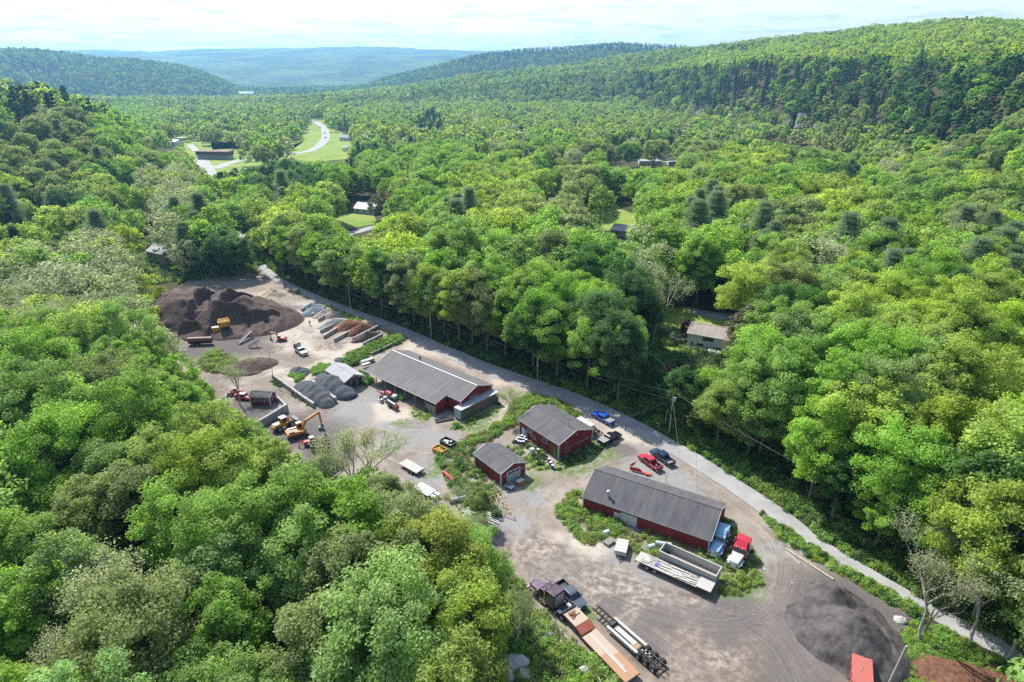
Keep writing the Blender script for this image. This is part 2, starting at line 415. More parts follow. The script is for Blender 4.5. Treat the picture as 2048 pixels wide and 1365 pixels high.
KINDS = {   # adjective for labels, leaf colour, light shining through
    'maple': ('bright green leafy tree', (0.205, 0.335, 0.058), (0.38, 0.6, 0.065)),
    'oak': ('yellow-green leafy tree', (0.285, 0.385, 0.062), (0.5, 0.64, 0.07)),
    'olive': ('olive green leafy tree', (0.225, 0.29, 0.088), (0.39, 0.47, 0.11)),
    'deep': ('deep green leafy tree', (0.085, 0.165, 0.042), (0.15, 0.31, 0.05)),
    'fresh': ('light fresh-green leafy tree', (0.235, 0.365, 0.09), (0.42, 0.61, 0.1)),
    'ochre': ('ochre-tinged leafy tree', (0.265, 0.31, 0.06), (0.46, 0.52, 0.08)),
    'pale': ('pale thinly leaved tree', (0.32, 0.36, 0.17), (0.46, 0.52, 0.22)),
    'red': ('dark burgundy-leaved tree', (0.075, 0.018, 0.022), (0.13, 0.022, 0.025)),
    'brown': ('brown budding tree', (0.17, 0.17, 0.085), (0.25, 0.25, 0.11)),
    'pine': ('feathery grey-green pine', (0.185, 0.26, 0.125), (0.28, 0.38, 0.16)),
    'spruce': ('dark conical spruce', (0.036, 0.08, 0.042), (0.04, 0.1, 0.04)),
}
LEAF = {k: leaf_mat('leaves_' + k, v[1], v[2]) for k, v in KINDS.items()}
t = NT('bark'); oc = t.objc(); nn = t.noise(3, 5, 0.7, t.node('ShaderNodeMapping', {'Vector': oc, 'Scale': (4, 4, 0.7)}).outputs[0])
M_BARK = t.done(t.ramp(nn, (0.35, (0.075, 0.06, 0.048)), (0.62, (0.22, 0.19, 0.16))), 0.95, 0, None, 0.05)
t = NT('pale_bark'); oc = t.objc(); nn = t.noise(2.2, 5, 0.7, oc)
M_BARK2 = t.done(t.ramp(nn, (0.35, (0.20, 0.17, 0.14)), (0.62, (0.48, 0.43, 0.37))), 0.95, 0, None, 0.05)

rng = np.random.RandomState(11)
def rdir(n): v = rng.normal(size=(n, 3)); return v / np.linalg.norm(v, axis=1)[:, None]
def leaf_quads(cen, nrm, size, elong=1.35):
    """one small diamond per leaf spray"""
    n = len(cen); t = np.cross(nrm, rdir(n)); t /= np.linalg.norm(t, axis=1)[:, None] + 1e-6; b = np.cross(nrm, t)
    s = np.asarray(size).reshape(-1, 1) * np.ones((n, 1))
    bend = nrm * s * 0.12
    v = np.stack([cen + t * s * 0.5 * elong, cen + b * s * 0.42 + bend, cen - t * s * 0.5 * elong, cen - b * s * 0.42 + bend], 1)
    return v.reshape(-1, 3), np.arange(4 * n).reshape(-1, 4)
def crown_mesh(name, mat, R_, Hc, z0, nclump, nleaf, lsize, sparse=0.0, lobes=7, shape=0.0, flat=0.8, shell=0.5):
    """lobed crown: clumps of leaves over an uneven ellipsoid from z0 to z0+Hc"""
    ld = rdir(lobes); la = rng.uniform(0.10, 0.36, lobes); lw = rng.uniform(2.5, 7, lobes)
    d = rdir(nclump * 3); d = d[(d[:, 2] > -0.62)][:nclump]; nclump = len(d)
    prof = 0.78 + sum(a * np.exp(w * ((d @ q) - 1)) for q, a, w in zip(ld, la, lw)) + rng.uniform(-0.08, 0.08, nclump)
    rad = prof * (shell + (1 - shell) * rng.rand(nclump) ** 0.45)
    cc = d * rad[:, None]
    tz = (cc[:, 2] + 0.62) / 1.7
    nar = 1 - shape * np.clip(tz, 0, 1)
    cc = np.stack([cc[:, 0] * R_ * nar, cc[:, 1] * R_ * nar, z0 + (cc[:, 2] + 0.62) / 1.7 * Hc], 1)
    cr = R_ * rng.uniform(0.17, 0.30, nclump)
    k = np.repeat(np.arange(nclump), nleaf)
    e = rdir(len(k)); er = rng.rand(len(k)) ** 0.42
    e2 = e * er[:, None]; e2[:, 2] = np.where(e2[:, 2] < 0, e2[:, 2] * 0.55, e2[:, 2] * flat)
    cen = cc[k] + e2 * cr[k][:, None]
    out = cen - np.array([0, 0, z0 + Hc * 0.35]); out /= np.linalg.norm(out, axis=1)[:, None] + 1e-6
    nr = out * 0.35 + np.array([0, 0, 0.55]) + rdir(len(k)) * 0.75 + e * 0.3; nr /= np.linalg.norm(nr, axis=1)[:, None] + 1e-6
    v, q = leaf_quads(cen, nr, lsize * rng.uniform(0.65, 1.3, len(k)))
    me = mesh_np(name, v, q, mat)
    ct = rng.rand(nclump); tint = np.clip(ct[k] * 0.55 + rng.rand(len(k)) * 0.45, 0, 1)
    vattr(me, 'tint', np.repeat(tint, 4))
    return me, cc
def trunk_mesh(name, mat, Ht, r, tips, z0, lean=0.0, nb=9, sides=7):
    mb = MB(); p = Vector((0, 0, -0.4)); pts = [p]
    for i in range(1, 6):
        f = i / 5; pts.append(Vector((math.sin(f * 2 + lean) * 0.25 * f * 2, math.cos(f * 3 + lean) * 0.2 * f * 2, Ht * 0.86 * f)))
    for i in range(5): mb.tube(pts[i], pts[i + 1], r * (1 - i * 0.165) * (1.25 if i == 0 else 1), r * (1 - (i + 1) * 0.165), sides, False)
    idx = list(range(len(tips))); random.shuffle(idx)
    for j in idx[:nb]:
        tp = Vector(tips[j]); f = min(0.98, max(0.3, (tp.z - 2.5) / Ht * 0.75)); i = min(4, int(f * 5)); base = pts[i].lerp(pts[i + 1], f * 5 - i)
        mid = base.lerp(tp, 0.5) + Vector((0, 0, -0.4)); rb = r * 0.42 * (1 - f * 0.5)
        mb.tube(base, mid, rb, rb * 0.65, 5, False); mb.tube(mid, tp, rb * 0.65, rb * 0.2, 4, False)
    o = bpy.data.meshes.new(name); o.from_pydata([tuple(v) for v in mb.v], [], mb.f); o.materials.append(mat); o.update()
    o.polygons.foreach_set('use_smooth', [True] * len(o.polygons)); return o
def branchy(Ht, r, levels=4, spread=0.55, seed=0, nk=3):
    rs = random.Random(seed); mb = MB(); tips = []
    def grow(p, d, L, r_, lv):
        n = 3
        for i in range(n):
            d2 = (d + Vector((rs.uniform(-1, 1), rs.uniform(-1, 1), rs.uniform(-0.2, 0.5))) * 0.16).normalized(); q = p + d2 * L / n
            mb.tube(p, q, r_ * (1 - 0.25 * i / n), r_ * (1 - 0.25 * (i + 1) / n), 6 if lv > 2 else 3, False); p, d = q, d2
        if lv == 0: tips.append(tuple(p)); return
        for j in range(nk + (lv == levels)):
            a = rs.uniform(0, 2 * math.pi); sp = spread * rs.uniform(0.6, 1.35)
            side = Vector((math.cos(a), math.sin(a), rs.uniform(0, 0.3)))
            grow(p, (d + side * sp).normalized(), L * rs.uniform(0.55, 0.8), r_ * 0.6, lv - 1)
            if rs.random() < 0.5: tips.append(tuple(p + side * L * 0.3))
    grow(Vector((0, 0, -0.3)), Vector((0.03, 0, 1)), Ht * 0.36, r, levels)
    return mb, tips
def pine_mesh(name, mat, Ht, R_, z0, whorls, per, tuft, nl, ls, cone=False):
    cs = []; tips = []
    for i in range(whorls):
        f = (i + 0.5) / whorls; z = z0 + (Ht - z0) * f
        rad = R_ * ((1 - f) ** 0.8 if cone else (1 - f) ** 0.62 * (0.75 + 0.25 * math.sin(min(1, f * 3) * math.pi / 2)) * rng.uniform(0.72, 1.18))
        rad = max(rad, 0.5); ph = rng.rand() * 6.28
        for j in range(per):
            a = ph + 6.283 * j / per + rng.uniform(-0.35, 0.35); L = rad * rng.uniform(0.45, 1.25)
            tips.append((L * math.cos(a), L * math.sin(a), z + L * 0.12))
            for u in np.linspace(0.3, 1.0, tuft):
                cs.append((L * u * math.cos(a), L * u * math.sin(a), z + L * u * (0.16 if not cone else -0.22) + rng.uniform(-0.2, 0.2), (0.32 + 0.22 * u) * (R_ / 4.5) ** 0.6 * (0.75 if cone else 1)))
    cs = np.array(cs); k = np.repeat(np.arange(len(cs)), nl)
    e = rdir(len(k)) * (rng.rand(len(k)) ** 0.5)[:, None]; e[:, 2] *= 0.42
    cen = cs[k, :3] + e * cs[k, 3][:, None] * 2.9
    nr = rdir(len(k)) * 0.8 + np.array([0, 0, 0.7]); nr /= np.linalg.norm(nr, axis=1)[:, None]
    v, q = leaf_quads(cen, nr, ls * rng.uniform(0.7, 1.3, len(k)), 2.2)
    me = mesh_np(name, v, q, mat); vattr(me, 'tint', np.repeat(np.clip(rng.rand(len(cs))[k] * 0.5 + rng.rand(len(k)) * 0.5, 0, 1), 4))
    return me, tips

# near trees: unit shapes 22 m tall, scaled per tree
NEAR_SHAPES = []
for i, (R_, Hc, z0, ncl, shp) in enumerate([(6.4, 14.5, 7.5, 120, 0.05), (5.6, 15.5, 6.5, 110, 0.18), (6.9, 13.0, 9.0, 120, 0.0), (5.2, 16.0, 6.0, 105, 0.25), (6.2, 15.0, 7.0, 115, 0.1), (6.6, 14.0, 8.0, 118, 0.12)]):
    cm, cc = crown_mesh('crown', LEAF['maple'], R_, Hc, z0, ncl, 250, 0.29, lobes=9)
    NEAR_SHAPES.append((cm, trunk_mesh('trunk', M_BARK, 22, 0.34, cc, z0, i, 12)))
SPARSE_SHAPES = []
for i in range(3):
    mb, tips = branchy(20, 0.26, 4, 0.5, 40 + i, 3)
    tm = bpy.data.meshes.new('trunk'); tm.from_pydata(mb.v, [], mb.f); tm.materials.append(M_BARK2); tm.update()
    tp = np.array(tips); tp = tp[tp[:, 2] > 6]
    k = np.repeat(np.arange(len(tp)), 26); e = rdir(len(k)) * (rng.rand(len(k)) ** 0.5)[:, None]
    cen = tp[k] + e * np.array([1.25, 1.25, 0.95])
    nr = rdir(len(k)) + np.array([0, 0, 0.5]); nr /= np.linalg.norm(nr, axis=1)[:, None]
    v, q = leaf_quads(cen, nr, 0.2 * rng.uniform(0.6, 1.3, len(k)))
    cm = mesh_np('crown', v, q, LEAF['pale']); vattr(cm, 'tint', np.repeat(rng.rand(len(k)), 4))
    SPARSE_SHAPES.append((cm, tm))
PINE_SHAPES = []
for i in range(2):
    cm, tips = pine_mesh('crown', LEAF['pine'], 23, 6.6, 6.5, 12, 7, 6, 74, 0.17)
    PINE_SHAPES.append((cm, trunk_mesh('trunk', M_BARK, 25, 0.30, tips, 6, i, 26)))
SPRUCE_SHAPES = []
for i in range(2):
    cm, tips = pine_mesh('crown', LEAF['spruce'], 19, 3.6, 1.6, 26, 8, 3, 36, 0.26, True)
    SPRUCE_SHAPES.append((cm, trunk_mesh('trunk', M_BARK, 20, 0.22, tips, 2, i, 6)))
BARE_SHAPES = []
for i in range(2):
    mb, tips = branchy(15, 0.24, 5, 0.6, 70 + i, 2)
    tm = bpy.data.meshes.new('trunk'); tm.from_pydata(mb.v, [], mb.f); tm.materials.append(M_BARK); tm.update(); BARE_SHAPES.append((None, tm))
# lower detail for the distance (mesh per kind, crown and trunk in one)
def lod(kind, lev, var):
    if kind in ('pine', 'spruce'):
        co = kind == 'spruce'
        me, _ = pine_mesh('canopy', LEAF[kind], 21, 4.4 if not co else 3.4, 5 if not co else 1.5, 12 if lev == 1 else 8, 6 if lev == 1 else 5, 3 if lev == 1 else 2, 12 if lev == 1 else 4, 0.55 if lev == 1 else 1.25, co)
        return me
    Rr, Hc = 7.0 + var * 0.35, 14.0 + var
    if lev == 1: me, cc = crown_mesh('canopy', LEAF[kind], Rr, Hc, 7, 95, 42 if kind != 'pale' else 20, 0.66, lobes=8, shell=0.66)
    else: me, cc = crown_mesh('canopy', LEAF[kind], Rr, Hc, 6, 44, 12 if kind != 'pale' else 7, 1.5, lobes=6, shell=0.7)
    return me
LOD = {}
for kd in KINDS:
    for lev in (1, 2):
        LOD[(kd, lev)] = [lod(kd, lev, v) for v in ((0, 1, 2) if kd in ('maple', 'oak', 'olive') else (0, 1))]

def scatter(name, pts, protos, rot, scl, idx, kind='stuff', label=None):
    """one object that instances proto meshes on points (geometry nodes)"""
    col = bpy.data.collections.new(name + '_sources'); srcs = []
    for i, pm in enumerate(protos):
        so_ = bpy.data.objects.new('%s_%03d' % (name + '_src', i), pm); col.objects.link(so_)
    me = bpy.data.meshes.new(name); me.vertices.add(len(pts)); me.vertices.foreach_set('co', np.asarray(pts, np.float32).ravel())
    for nm, vals, ty in (('rot', rot, 'FLOAT'), ('scl', scl, 'FLOAT'), ('idx', idx, 'INT')):
        a = me.attributes.new(nm, ty, 'POINT'); a.data.foreach_set('value', np.asarray(vals, np.float32 if ty == 'FLOAT' else np.int32))
    o = link(name, me)
    ng = bpy.data.node_groups.new(name, 'GeometryNodeTree')
    ng.interface.new_socket('Geometry', in_out='INPUT', socket_type='NodeSocketGeometry'); ng.interface.new_socket('Geometry', in_out='OUTPUT', socket_type='NodeSocketGeometry')
    N, Lk = ng.nodes, ng.links
    gi, go = N.new('NodeGroupInput'), N.new('NodeGroupOutput'); ci = N.new('GeometryNodeCollectionInfo'); ci.inputs['Collection'].default_value = col
    ci.inputs['Separate Children'].default_value = True; ci.inputs['Reset Children'].default_value = True
    ip = N.new('GeometryNodeInstanceOnPoints'); ip.inputs['Pick Instance'].default_value = True
    def at(nm, ty):
        n = N.new('GeometryNodeInputNamedAttribute'); n.data_type = ty; n.inputs['Name'].default_value = nm; return n.outputs['Attribute']
    cx = N.new('ShaderNodeCombineXYZ'); Lk.new(at('rot', 'FLOAT'), cx.inputs[2])
    Lk.new(gi.outputs[0], ip.inputs['Points']); Lk.new(ci.outputs[0], ip.inputs['Instance']); Lk.new(at('idx', 'INT'), ip.inputs['Instance Index'])
    Lk.new(cx.outputs[0], ip.inputs['Rotation']); Lk.new(at('scl', 'FLOAT'), ip.inputs['Scale']); Lk.new(ip.outputs[0], go.inputs[0])
    md = o.modifiers.new('scatter', 'NODES'); md.node_group = ng
    tag(o, label, None, None, kind)
    return o

# ------------------------------------------------------------------ where each kind of tree stands (photo pixels of the crown)
ZONES = [  # x, y, rx, ry, kind
    (560, 890, 70, 60, 'maple'), (345, 760, 70, 110, 'maple'), (170, 780, 90, 50, 'olive'), (60, 790, 70, 70, 'maple'), (240, 815, 80, 50, 'olive'), (225, 870, 35, 40, 'brown'),
    (120, 890, 110, 60, 'maple'), (60, 970, 90, 60, 'maple'), (300, 905, 70, 40, 'fresh'), (400, 900, 70, 70, 'oak'), (470, 970, 130, 60, 'oak'), (330, 1000, 70, 70, 'oak'),
    (60, 1080, 120, 110, 'maple'), (230, 1080, 110, 90, 'olive'), (545, 1015, 30, 30, 'brown'), (425, 1040, 50, 35, 'ochre'), (640, 960, 90, 70, 'olive'), (420, 1130, 60, 70, 'fresh'), (530, 1090, 110, 100, 'fresh'),
    (640, 1220, 75, 90, 'olive'), (745, 1290, 70, 60, 'fresh'), (775, 1000, 60, 80, 'olive'), (750, 1110, 90, 60, 'olive'), (850, 1190, 60, 70, 'ochre'), (290, 1230, 90, 120, 'pale'), (100, 1320, 90, 60, 'pale'),
    (930, 1310, 90, 60, 'fresh'), (1010, 1300, 60, 60, 'oak'), (460, 1240, 80, 80, 'maple'), (560, 1300, 90, 60, 'fresh'), (20, 1250, 60, 80, 'maple'),
    (80, 560, 110, 60, 'pale'), (180, 540, 90, 50, 'pale'), (200, 620, 90, 70, 'pale'), (60, 620, 70, 60, 'pale'), (250, 700, 60, 60, 'maple'), (130, 690, 130, 50, 'maple'), (300, 760, 60, 60, 'maple'), (40, 700, 60, 50, 'maple'), (300, 650, 40, 60, 'pale'),
    (20, 470, 45, 90, 'spruce'), (15, 400, 40, 50, 'oak'), (205, 385, 45, 25, 'oak'), (190, 440, 60, 50, 'pine'), (250, 430, 50, 40, 'pine'), (130, 400, 40, 30, 'deep'), (340, 400, 60, 60, 'pale'), (430, 490, 40, 60, 'deep'), (450, 450, 50, 40, 'maple'), (330, 470, 50, 60, 'pale'), (370, 440, 50, 40, 'pine'),
    (70, 215, 75, 40, 'spruce'), (150, 240, 60, 20, 'olive'), (160, 235, 30, 30, 'spruce'), (90, 300, 120, 50, 'olive'), (250, 260, 70, 60, 'maple'), (60, 350, 70, 40, 'olive'),
    (430, 350, 25, 35, 'spruce'), (462, 350, 20, 30, 'spruce'), (560, 360, 90, 40, 'deep'), (545, 400, 50, 25, 'pine'), (600, 450, 110, 55, 'oak'), (560, 490, 70, 40, 'maple'), (700, 320, 20, 30, 'spruce'), (860, 245, 25, 25, 'spruce'), (730, 360, 90, 40, 'maple'), (860, 345, 60, 50, 'maple'),
    (780, 395, 60, 35, 'brown'), (835, 410, 60, 50, 'maple'), (950, 400, 60, 55, 'oak'), (1010, 400, 50, 50, 'oak'), (920, 445, 60, 30, 'pine'), (800, 500, 80, 60, 'oak'), (900, 520, 60, 60, 'maple'), (1060, 480, 60, 50, 'maple'), (1000, 470, 60, 40, 'oak'),
    (1145, 450, 60, 60, 'olive'), (1100, 420, 40, 50, 'olive'), (1160, 365, 40, 40, 'olive'), (1240, 370, 50, 50, 'maple'), (1290, 390, 40, 50, 'maple'), (1325, 450, 60, 40, 'maple'), (1400, 440, 40, 40, 'pine'), (1300, 560, 60, 60, 'pale'),
    (1010, 590, 90, 70, 'maple'), (1180, 570, 90, 60, 'maple'), (740, 470, 70, 60, 'oak'), (660, 480, 50, 50, 'maple'), (880, 580, 60, 60, 'maple'), (1410, 540, 80, 60, 'maple'), (1560, 600, 90, 50, 'oak'), (1620, 600, 80, 50, 'maple'), (1340, 640, 40, 40, 'red'), (1170, 395, 16, 14, 'red'), (930, 262, 12, 8, 'red'),
    (1520, 480, 40, 70, 'pine'), (1370, 505, 50, 30, 'maple'), (1590, 480, 60, 60, 'olive'), (1660, 470, 60, 50, 'oak'), (1700, 500, 50, 40, 'pine'), (1750, 545, 60, 40, 'pine'), (1980, 530, 60, 50, 'pine'), (1620, 540, 60, 40, 'pale'), (1930, 450, 50, 40, 'olive'), (1770, 350, 40, 20, 'pale'),
    (1650, 400, 80, 40, 'oak'), (1500, 430, 80, 40, 'olive'), (1850, 420, 90, 50, 'maple'), (1990, 620, 80, 60, 'oak'), (1920, 680, 100, 70, 'oak'), (1780, 720, 110, 70, 'oak'), (1690, 740, 90, 60, 'maple'), (1560, 760, 90, 60, 'maple'), (1500, 680, 60, 50, 'brown'), (1900, 830, 130, 90, 'oak'), (1720, 880, 110, 80, 'oak'), (1800, 960, 90, 60, 'maple'),
    (1620, 850, 80, 60, 'maple'), (1440, 780, 90, 60, 'maple'), (1600, 700, 60, 50, 'fresh'), (1330, 720, 60, 60, 'deep'), (1960, 1010, 60, 90, 'pale'), (1230, 680, 90, 60, 'deep'), (1080, 660, 90, 60, 'maple'), (1500, 330, 80, 30, 'oak'), (1380, 300, 80, 20, 'olive'),
]
def kind_for(px, py, x, y, z, r, u):
    best, bd = None, 1.0
    for zx, zy, rx, ry, kd in ZONES:
        d = ((px - zx) / rx) ** 2 + ((py - zy) / ry) ** 2
        if d < bd: best, bd = kd, d
    if best and u < (0.45 if best == 'pine' and r > 170 else 0.86): return best
    q = (u * 7.77) % 1.0
    if px < 1050 and r < 190: return 'maple' if q < 0.36 else 'fresh' if q < 0.6 else 'oak' if q < 0.82 else 'olive'
    patch = float(vnoise(x, y, 55)); ph2 = float(vnoise(x, y, 140, 20))
    if z > 14 and r > 560 and r < 1500:              # steep face of the main hill
        steep = Tslope(x, y)
        if steep > 0.20: return 'spruce' if q < 0.34 + 0.7 * max(0, ph2 - 0.45) * 2 else ('deep' if q < 0.78 else ('maple' if q < 0.9 else 'olive'))
        return 'oak' if q < 0.32 else ('fresh' if q < 0.58 else 'maple' if q < 0.80 else ('olive' if q < 0.97 else 'pine'))
    if r > 2300: return 'spruce' if ph2 > 0.60 and q < 0.8 else ('deep' if q < 0.62 else ('olive' if q < 0.8 else 'maple'))
    if r > 480: return ('olive' if q < 0.34 else 'maple' if q < 0.56 else 'pale' if q < 0.68 else 'oak' if q < 0.80 else 'deep' if q < 0.9 else 'brown' if q < 0.95 else 'fresh') if patch > 0.3 else ('pine' if q < 0.16 else 'deep' if q < 0.5 else 'maple' if q < 0.8 else 'olive')
    if py < 0: return 'maple'
    if patch < 0.18: return 'pine' if q < 0.3 else 'deep'
    if patch > 0.6: return 'oak' if q < 0.6 else 'maple'
    return 'maple' if q < 0.5 else 'oak' if q < 0.72 else 'olive' if q < 0.84 else 'fresh' if q < 0.9 else 'deep' if q < 0.97 else 'pine'
def Tslope(x, y):
    r = math.hypot(x, y); k = 25.0 / r
    return (T1(x * (1 + k), y * (1 + k)) - T1(x * (1 - k), y * (1 - k))) / 50.0

# spacing grows with range, trees on a jittered triangular grid
rs = np.random.RandomState(5)
cand = []
for r0, r1, sp in ((20, 300, 8.9), (300, 700, 11.0), (700, 1500, 12.3), (1500, 2300, 14.5), (2300, 3400, 17.0), (3400, 4100, 26.0)):
    n = int(r1 * 1.6 / sp) + 2
    gx, gy = np.meshgrid(np.arange(-n, n), np.arange(-2 if r0 < 30 else 0, int(r1 / sp / 0.866) + 2))
    x = (gx + (gy % 2) * 0.5) * sp; y = gy * sp * 0.866
    jt = 0.36 if r1 <= 300 else 0.5
    x = (x + rs.uniform(-jt, jt, x.shape) * sp).ravel(); y = (y + rs.uniform(-jt, jt, y.shape) * sp).ravel()
    r = np.hypot(x, y); a = np.arctan2(x, y)
    lim = R(40) + 14.0 / np.maximum(r, 1) * 2.2
    m = (r >= r0) & (r < r1) & (np.abs(a) < lim) & (y > 40)
    cand.append(np.stack([x[m], y[m]], 1))
cand = np.concatenate(cand)
cx_, cy_ = cand[:, 0], cand[:, 1]; cz_ = terrain(cx_, cy_); cr_ = np.hypot(cx_, cy_)
N_ = len(cand)
u_kind, u_s, u_rot = rs.rand(N_), rs.rand(N_), rs.rand(N_) * 6.283
pxc, dc = PX(np.stack([cx_, cy_, cz_ + 14], 1))
# skip what hills wholly hide: compare with the highest elevation angle met on the way
vis = np.ones(N_, bool)
elv = (cz_ + 20 - CAM_H) / cr_
for f in np.linspace(0.2, 0.96, 26):
    zz = terrain(cx_ * f, cy_ * f); far_m = (cr_ > 600) & (cr_ * f > 250)
    vis &= ~(far_m & ((zz + 10 - CAM_H) / (cr_ * f) > elv + 0.004))
base_px, _ = PX(np.stack([cx_, cy_, cz_], 1))
side = np.stack([cy_, -cx_], 1) / cr_[:, None]       # unit vector across the line of sight
keep = vis.copy()
HSC = np.where(cr_ < 700, 1.0, 0.9)
rightwood = (base_px[:, 0] > 560) & (cr_ < 420) & (base_px[:, 1] < 1330)
hs = (0.80 + 0.34 * u_s) * HSC
hs = np.where(rightwood & (cr_ < 260), hs * 1.10, hs)
fit = np.zeros(N_)
for poly in OPEN: keep &= ~inpoly(base_px[:, 0], base_px[:, 1], poly)
for fs in (1.0, 0.86, 0.72, 0.58, 0.45):             # the tallest tree that leaves the open ground in sight
    ok = keep & (fit == 0)
    for poly in OPEN:
        for (sx, zf) in ((0, 0.98), (0.0, 0.62), (-0.95, 0.62), (0.95, 0.62), (0, 0.8), (-0.65, 0.85), (0.65, 0.85)):
            h_ = hs * fs
            q = np.stack([cx_ + side[:, 0] * sx * 6.2 * h_, cy_ + side[:, 1] * sx * 6.2 * h_, cz_ + 22 * h_ * zf], 1)
            pq, _ = PX(q); ok &= ~(inpoly(pq[:, 0], pq[:, 1], poly) & (cr_ < 1600))
    fit = np.where(ok, fs, fit)
keep &= fit > 0
hs = hs * np.where(fit > 0, fit, 1)
# the strip along the far side of the main road keeps its low brush, trunks start a few metres back
ROADSIDE = [(1135, 770), (1220, 806), (1300, 843), (1346, 868), (1400, 895), (1446, 925), (1534, 985), (1600, 1030), (1730, 1115), (1850, 1180), (1955, 1240), (2060, 1290), (2060, 1265), (1960, 1205), (1850, 1140), (1730, 1070), (1600, 990), (1500, 925), (1400, 872), (1300, 822), (1200, 782), (1130, 755)]
keep &= ~inpoly(base_px[:, 0], base_px[:, 1], ROADSIDE)
idxs = np.nonzero(keep)[0]
TREES = []      # (x, y, z, kind, scale, rot, px, py, size)
for i in idxs:
    kd = kind_for(pxc[i, 0], pxc[i, 1], cx_[i], cy_[i], cz_[i], cr_[i], u_kind[i])
    s = hs[i] * {'pine': 1.06, 'spruce': 1.0, 'pale': 0.95, 'red': 0.55, 'brown': 0.8}.get(kd, 1.0)
    TREES.append((cx_[i], cy_[i], cz_[i], kd, s, u_rot[i], pxc[i, 0], pxc[i, 1], s * FPX / dc[i]))
print('trees', len(TREES))
# hand-set trees: sparse and bare ones standing inside or at the edge of the yard (crown centre px, kind, scale)
def ground_of(px, py, up): g = GT(px, py, up); return g.x, g.y, T1(g.x, g.y)
HAND = [('bare', 905, 1110, 5, 0.75), ('pale', 925, 1010, 4, 0.4), ('pale', 1030, 800, 6, 0.45),
        ('bare', 880, 1060, 4, 0.6), ('brown', 1480, 690, 8, 0.5), ('pale', 1325, 600, 10, 0.72), ('red', 1372, 655, 5, 0.36),
        ('bare', 1040, 1190, 4, 0.5), ('pale', 1030, 1250, 4, 0.45), ('olive', 960, 1010, 4, 0.33), ('maple', 385, 780, 10, 0.6), 
        ('fresh', 880, 1100, 5, 0.32), ('pale', 940, 1060, 4, 0.36), ('olive', 890, 1215, 8, 0.45), ('maple', 965, 1190, 5, 0.42), ('pale', 960, 1130, 4, 0.36)]
EDGE = [(556, 540), (600, 566), (652, 588), (688, 602), (725, 615), (779, 633), (840, 657), (902, 684), (964, 710), (1034, 735), (1100, 758), (1160, 778), (1215, 800), (1262, 820)]
ER = random.Random(8)
for a, b in zip(EDGE[:-1], EDGE[1:]):
    A_, B_ = G(*a), G(*b); n_ = max(1, round((B_ - A_).length / 8.0))
    for k in range(n_):
        p_e = A_.lerp(B_, (k + ER.random() * 0.7) / n_) + Vector((0.6, 0.8, 0)) * ER.uniform(0.5, 3.0)
        q_e, d_e = PX((p_e.x, p_e.y, 14)); s_e = ER.uniform(0.9, 1.12)
        TREES.append((p_e.x, p_e.y, 0.0, ER.choice(['maple', 'maple', 'oak', 'deep', 'fresh', 'olive']), s_e, ER.random() * 6.28, q_e[0, 0], q_e[0, 1], 700 + s_e * FPX / d_e[0]))
EDGE2 = [(1310, 832), (1400, 876), (1480, 925), (1560, 980), (1640, 1036), (1720, 1088), (1800, 1132), (1900, 1185), (2000, 1240)]
for a, b in zip(EDGE2[:-1], EDGE2[1:]):
    A_, B_ = G(*a), G(*b); n_ = max(1, round((B_ - A_).length / 8.5))
    for k in range(n_):
        p_e = A_.lerp(B_, (k + ER.random() * 0.6) / n_) + Vector((0.8, 0.6, 0)) * ER.uniform(0.0, 3.0)
        s_e = ER.uniform(0.66, 0.95); q_e, d_e = PX((p_e.x, p_e.y, 14 * s_e))
        TREES.append((p_e.x, p_e.y, 0.0, ER.choice(['maple', 'deep', 'oak', 'fresh', 'maple']), s_e, ER.random() * 6.28, q_e[0, 0], q_e[0, 1], 700 + s_e * FPX / d_e[0]))
for kd, hx, hy, s in [('pale', 1836, 1282, 0.85), ('pale', 1940, 1290, 0.9), ('pale', 2012, 1318, 0.75), ('pale', 480, 812, 0.62), ('pale', 700, 1010, 0.85), ('pale', 735, 985, 0.75), ('pale', 655, 1020, 0.7), ('bare', 1850, 1270, 0.7), ('pine', 745, 1160, 0.7)]:
    g_ = G(hx, hy); p_, d_ = PX((g_.x, g_.y, 12 * s)); TREES.append((g_.x, g_.y, 0.0, kd, s, random.random() * 6.28, p_[0, 0], p_[0, 1], 1000 + s * FPX / d_[0]))
for kd, hx, hy, up, s in HAND:
    gx, gy, gz = ground_of(hx, hy, up)
    p_, d_ = PX((gx, gy, gz + up)); TREES.append((gx, gy, gz, kd, s, random.random() * 6.28, hx, hy, 900 + s * FPX / d_[0]))

LANDMARKS = [('the long grey-roofed shed', 850, 760), ('the red workshop', 1110, 855), ('the small red garage', 1000, 925), ('the big red barn', 1310, 1020), ('the dark mulch mound', 430, 610),
    ('the cream house', 1415, 675), ('the white bungalow', 735, 418), ('the curved highway', 640, 270), ('the orange excavator', 600, 845), ('the black gravel heaps', 650, 770),
    ('the white mobile homes', 1305, 320), ('the fenced lawn', 1225, 430), ('the pole with the transformer', 1340, 810), ('the red dumpster', 1725, 1340), ('the purple truck', 1090, 1190),
    ('the bottom left corner', 0, 1365), ('the bottom edge centre', 640, 1365), ('the left edge middle', 0, 900), ('the right edge middle', 2048, 700), ('the top right corner', 2048, 0),
    ('the tiny red office', 523, 795), ('the upper left edge', 0, 500), ('the right edge lower down', 2048, 1000), ('the two-storey brown motel', 425, 300), ('the roadside stone bins', 680, 660)]
ORD = ['nearest', 'second nearest', 'third nearest', 'fourth nearest', 'fifth nearest', 'sixth nearest', 'seventh nearest', 'eighth nearest', 'ninth nearest', 'tenth nearest'] + ['%dth nearest' % k for k in range(11, 60)]
ADJ = {k: v[0] for k, v in KINDS.items()}; ADJ['bare'] = 'bare grey-branched tree'
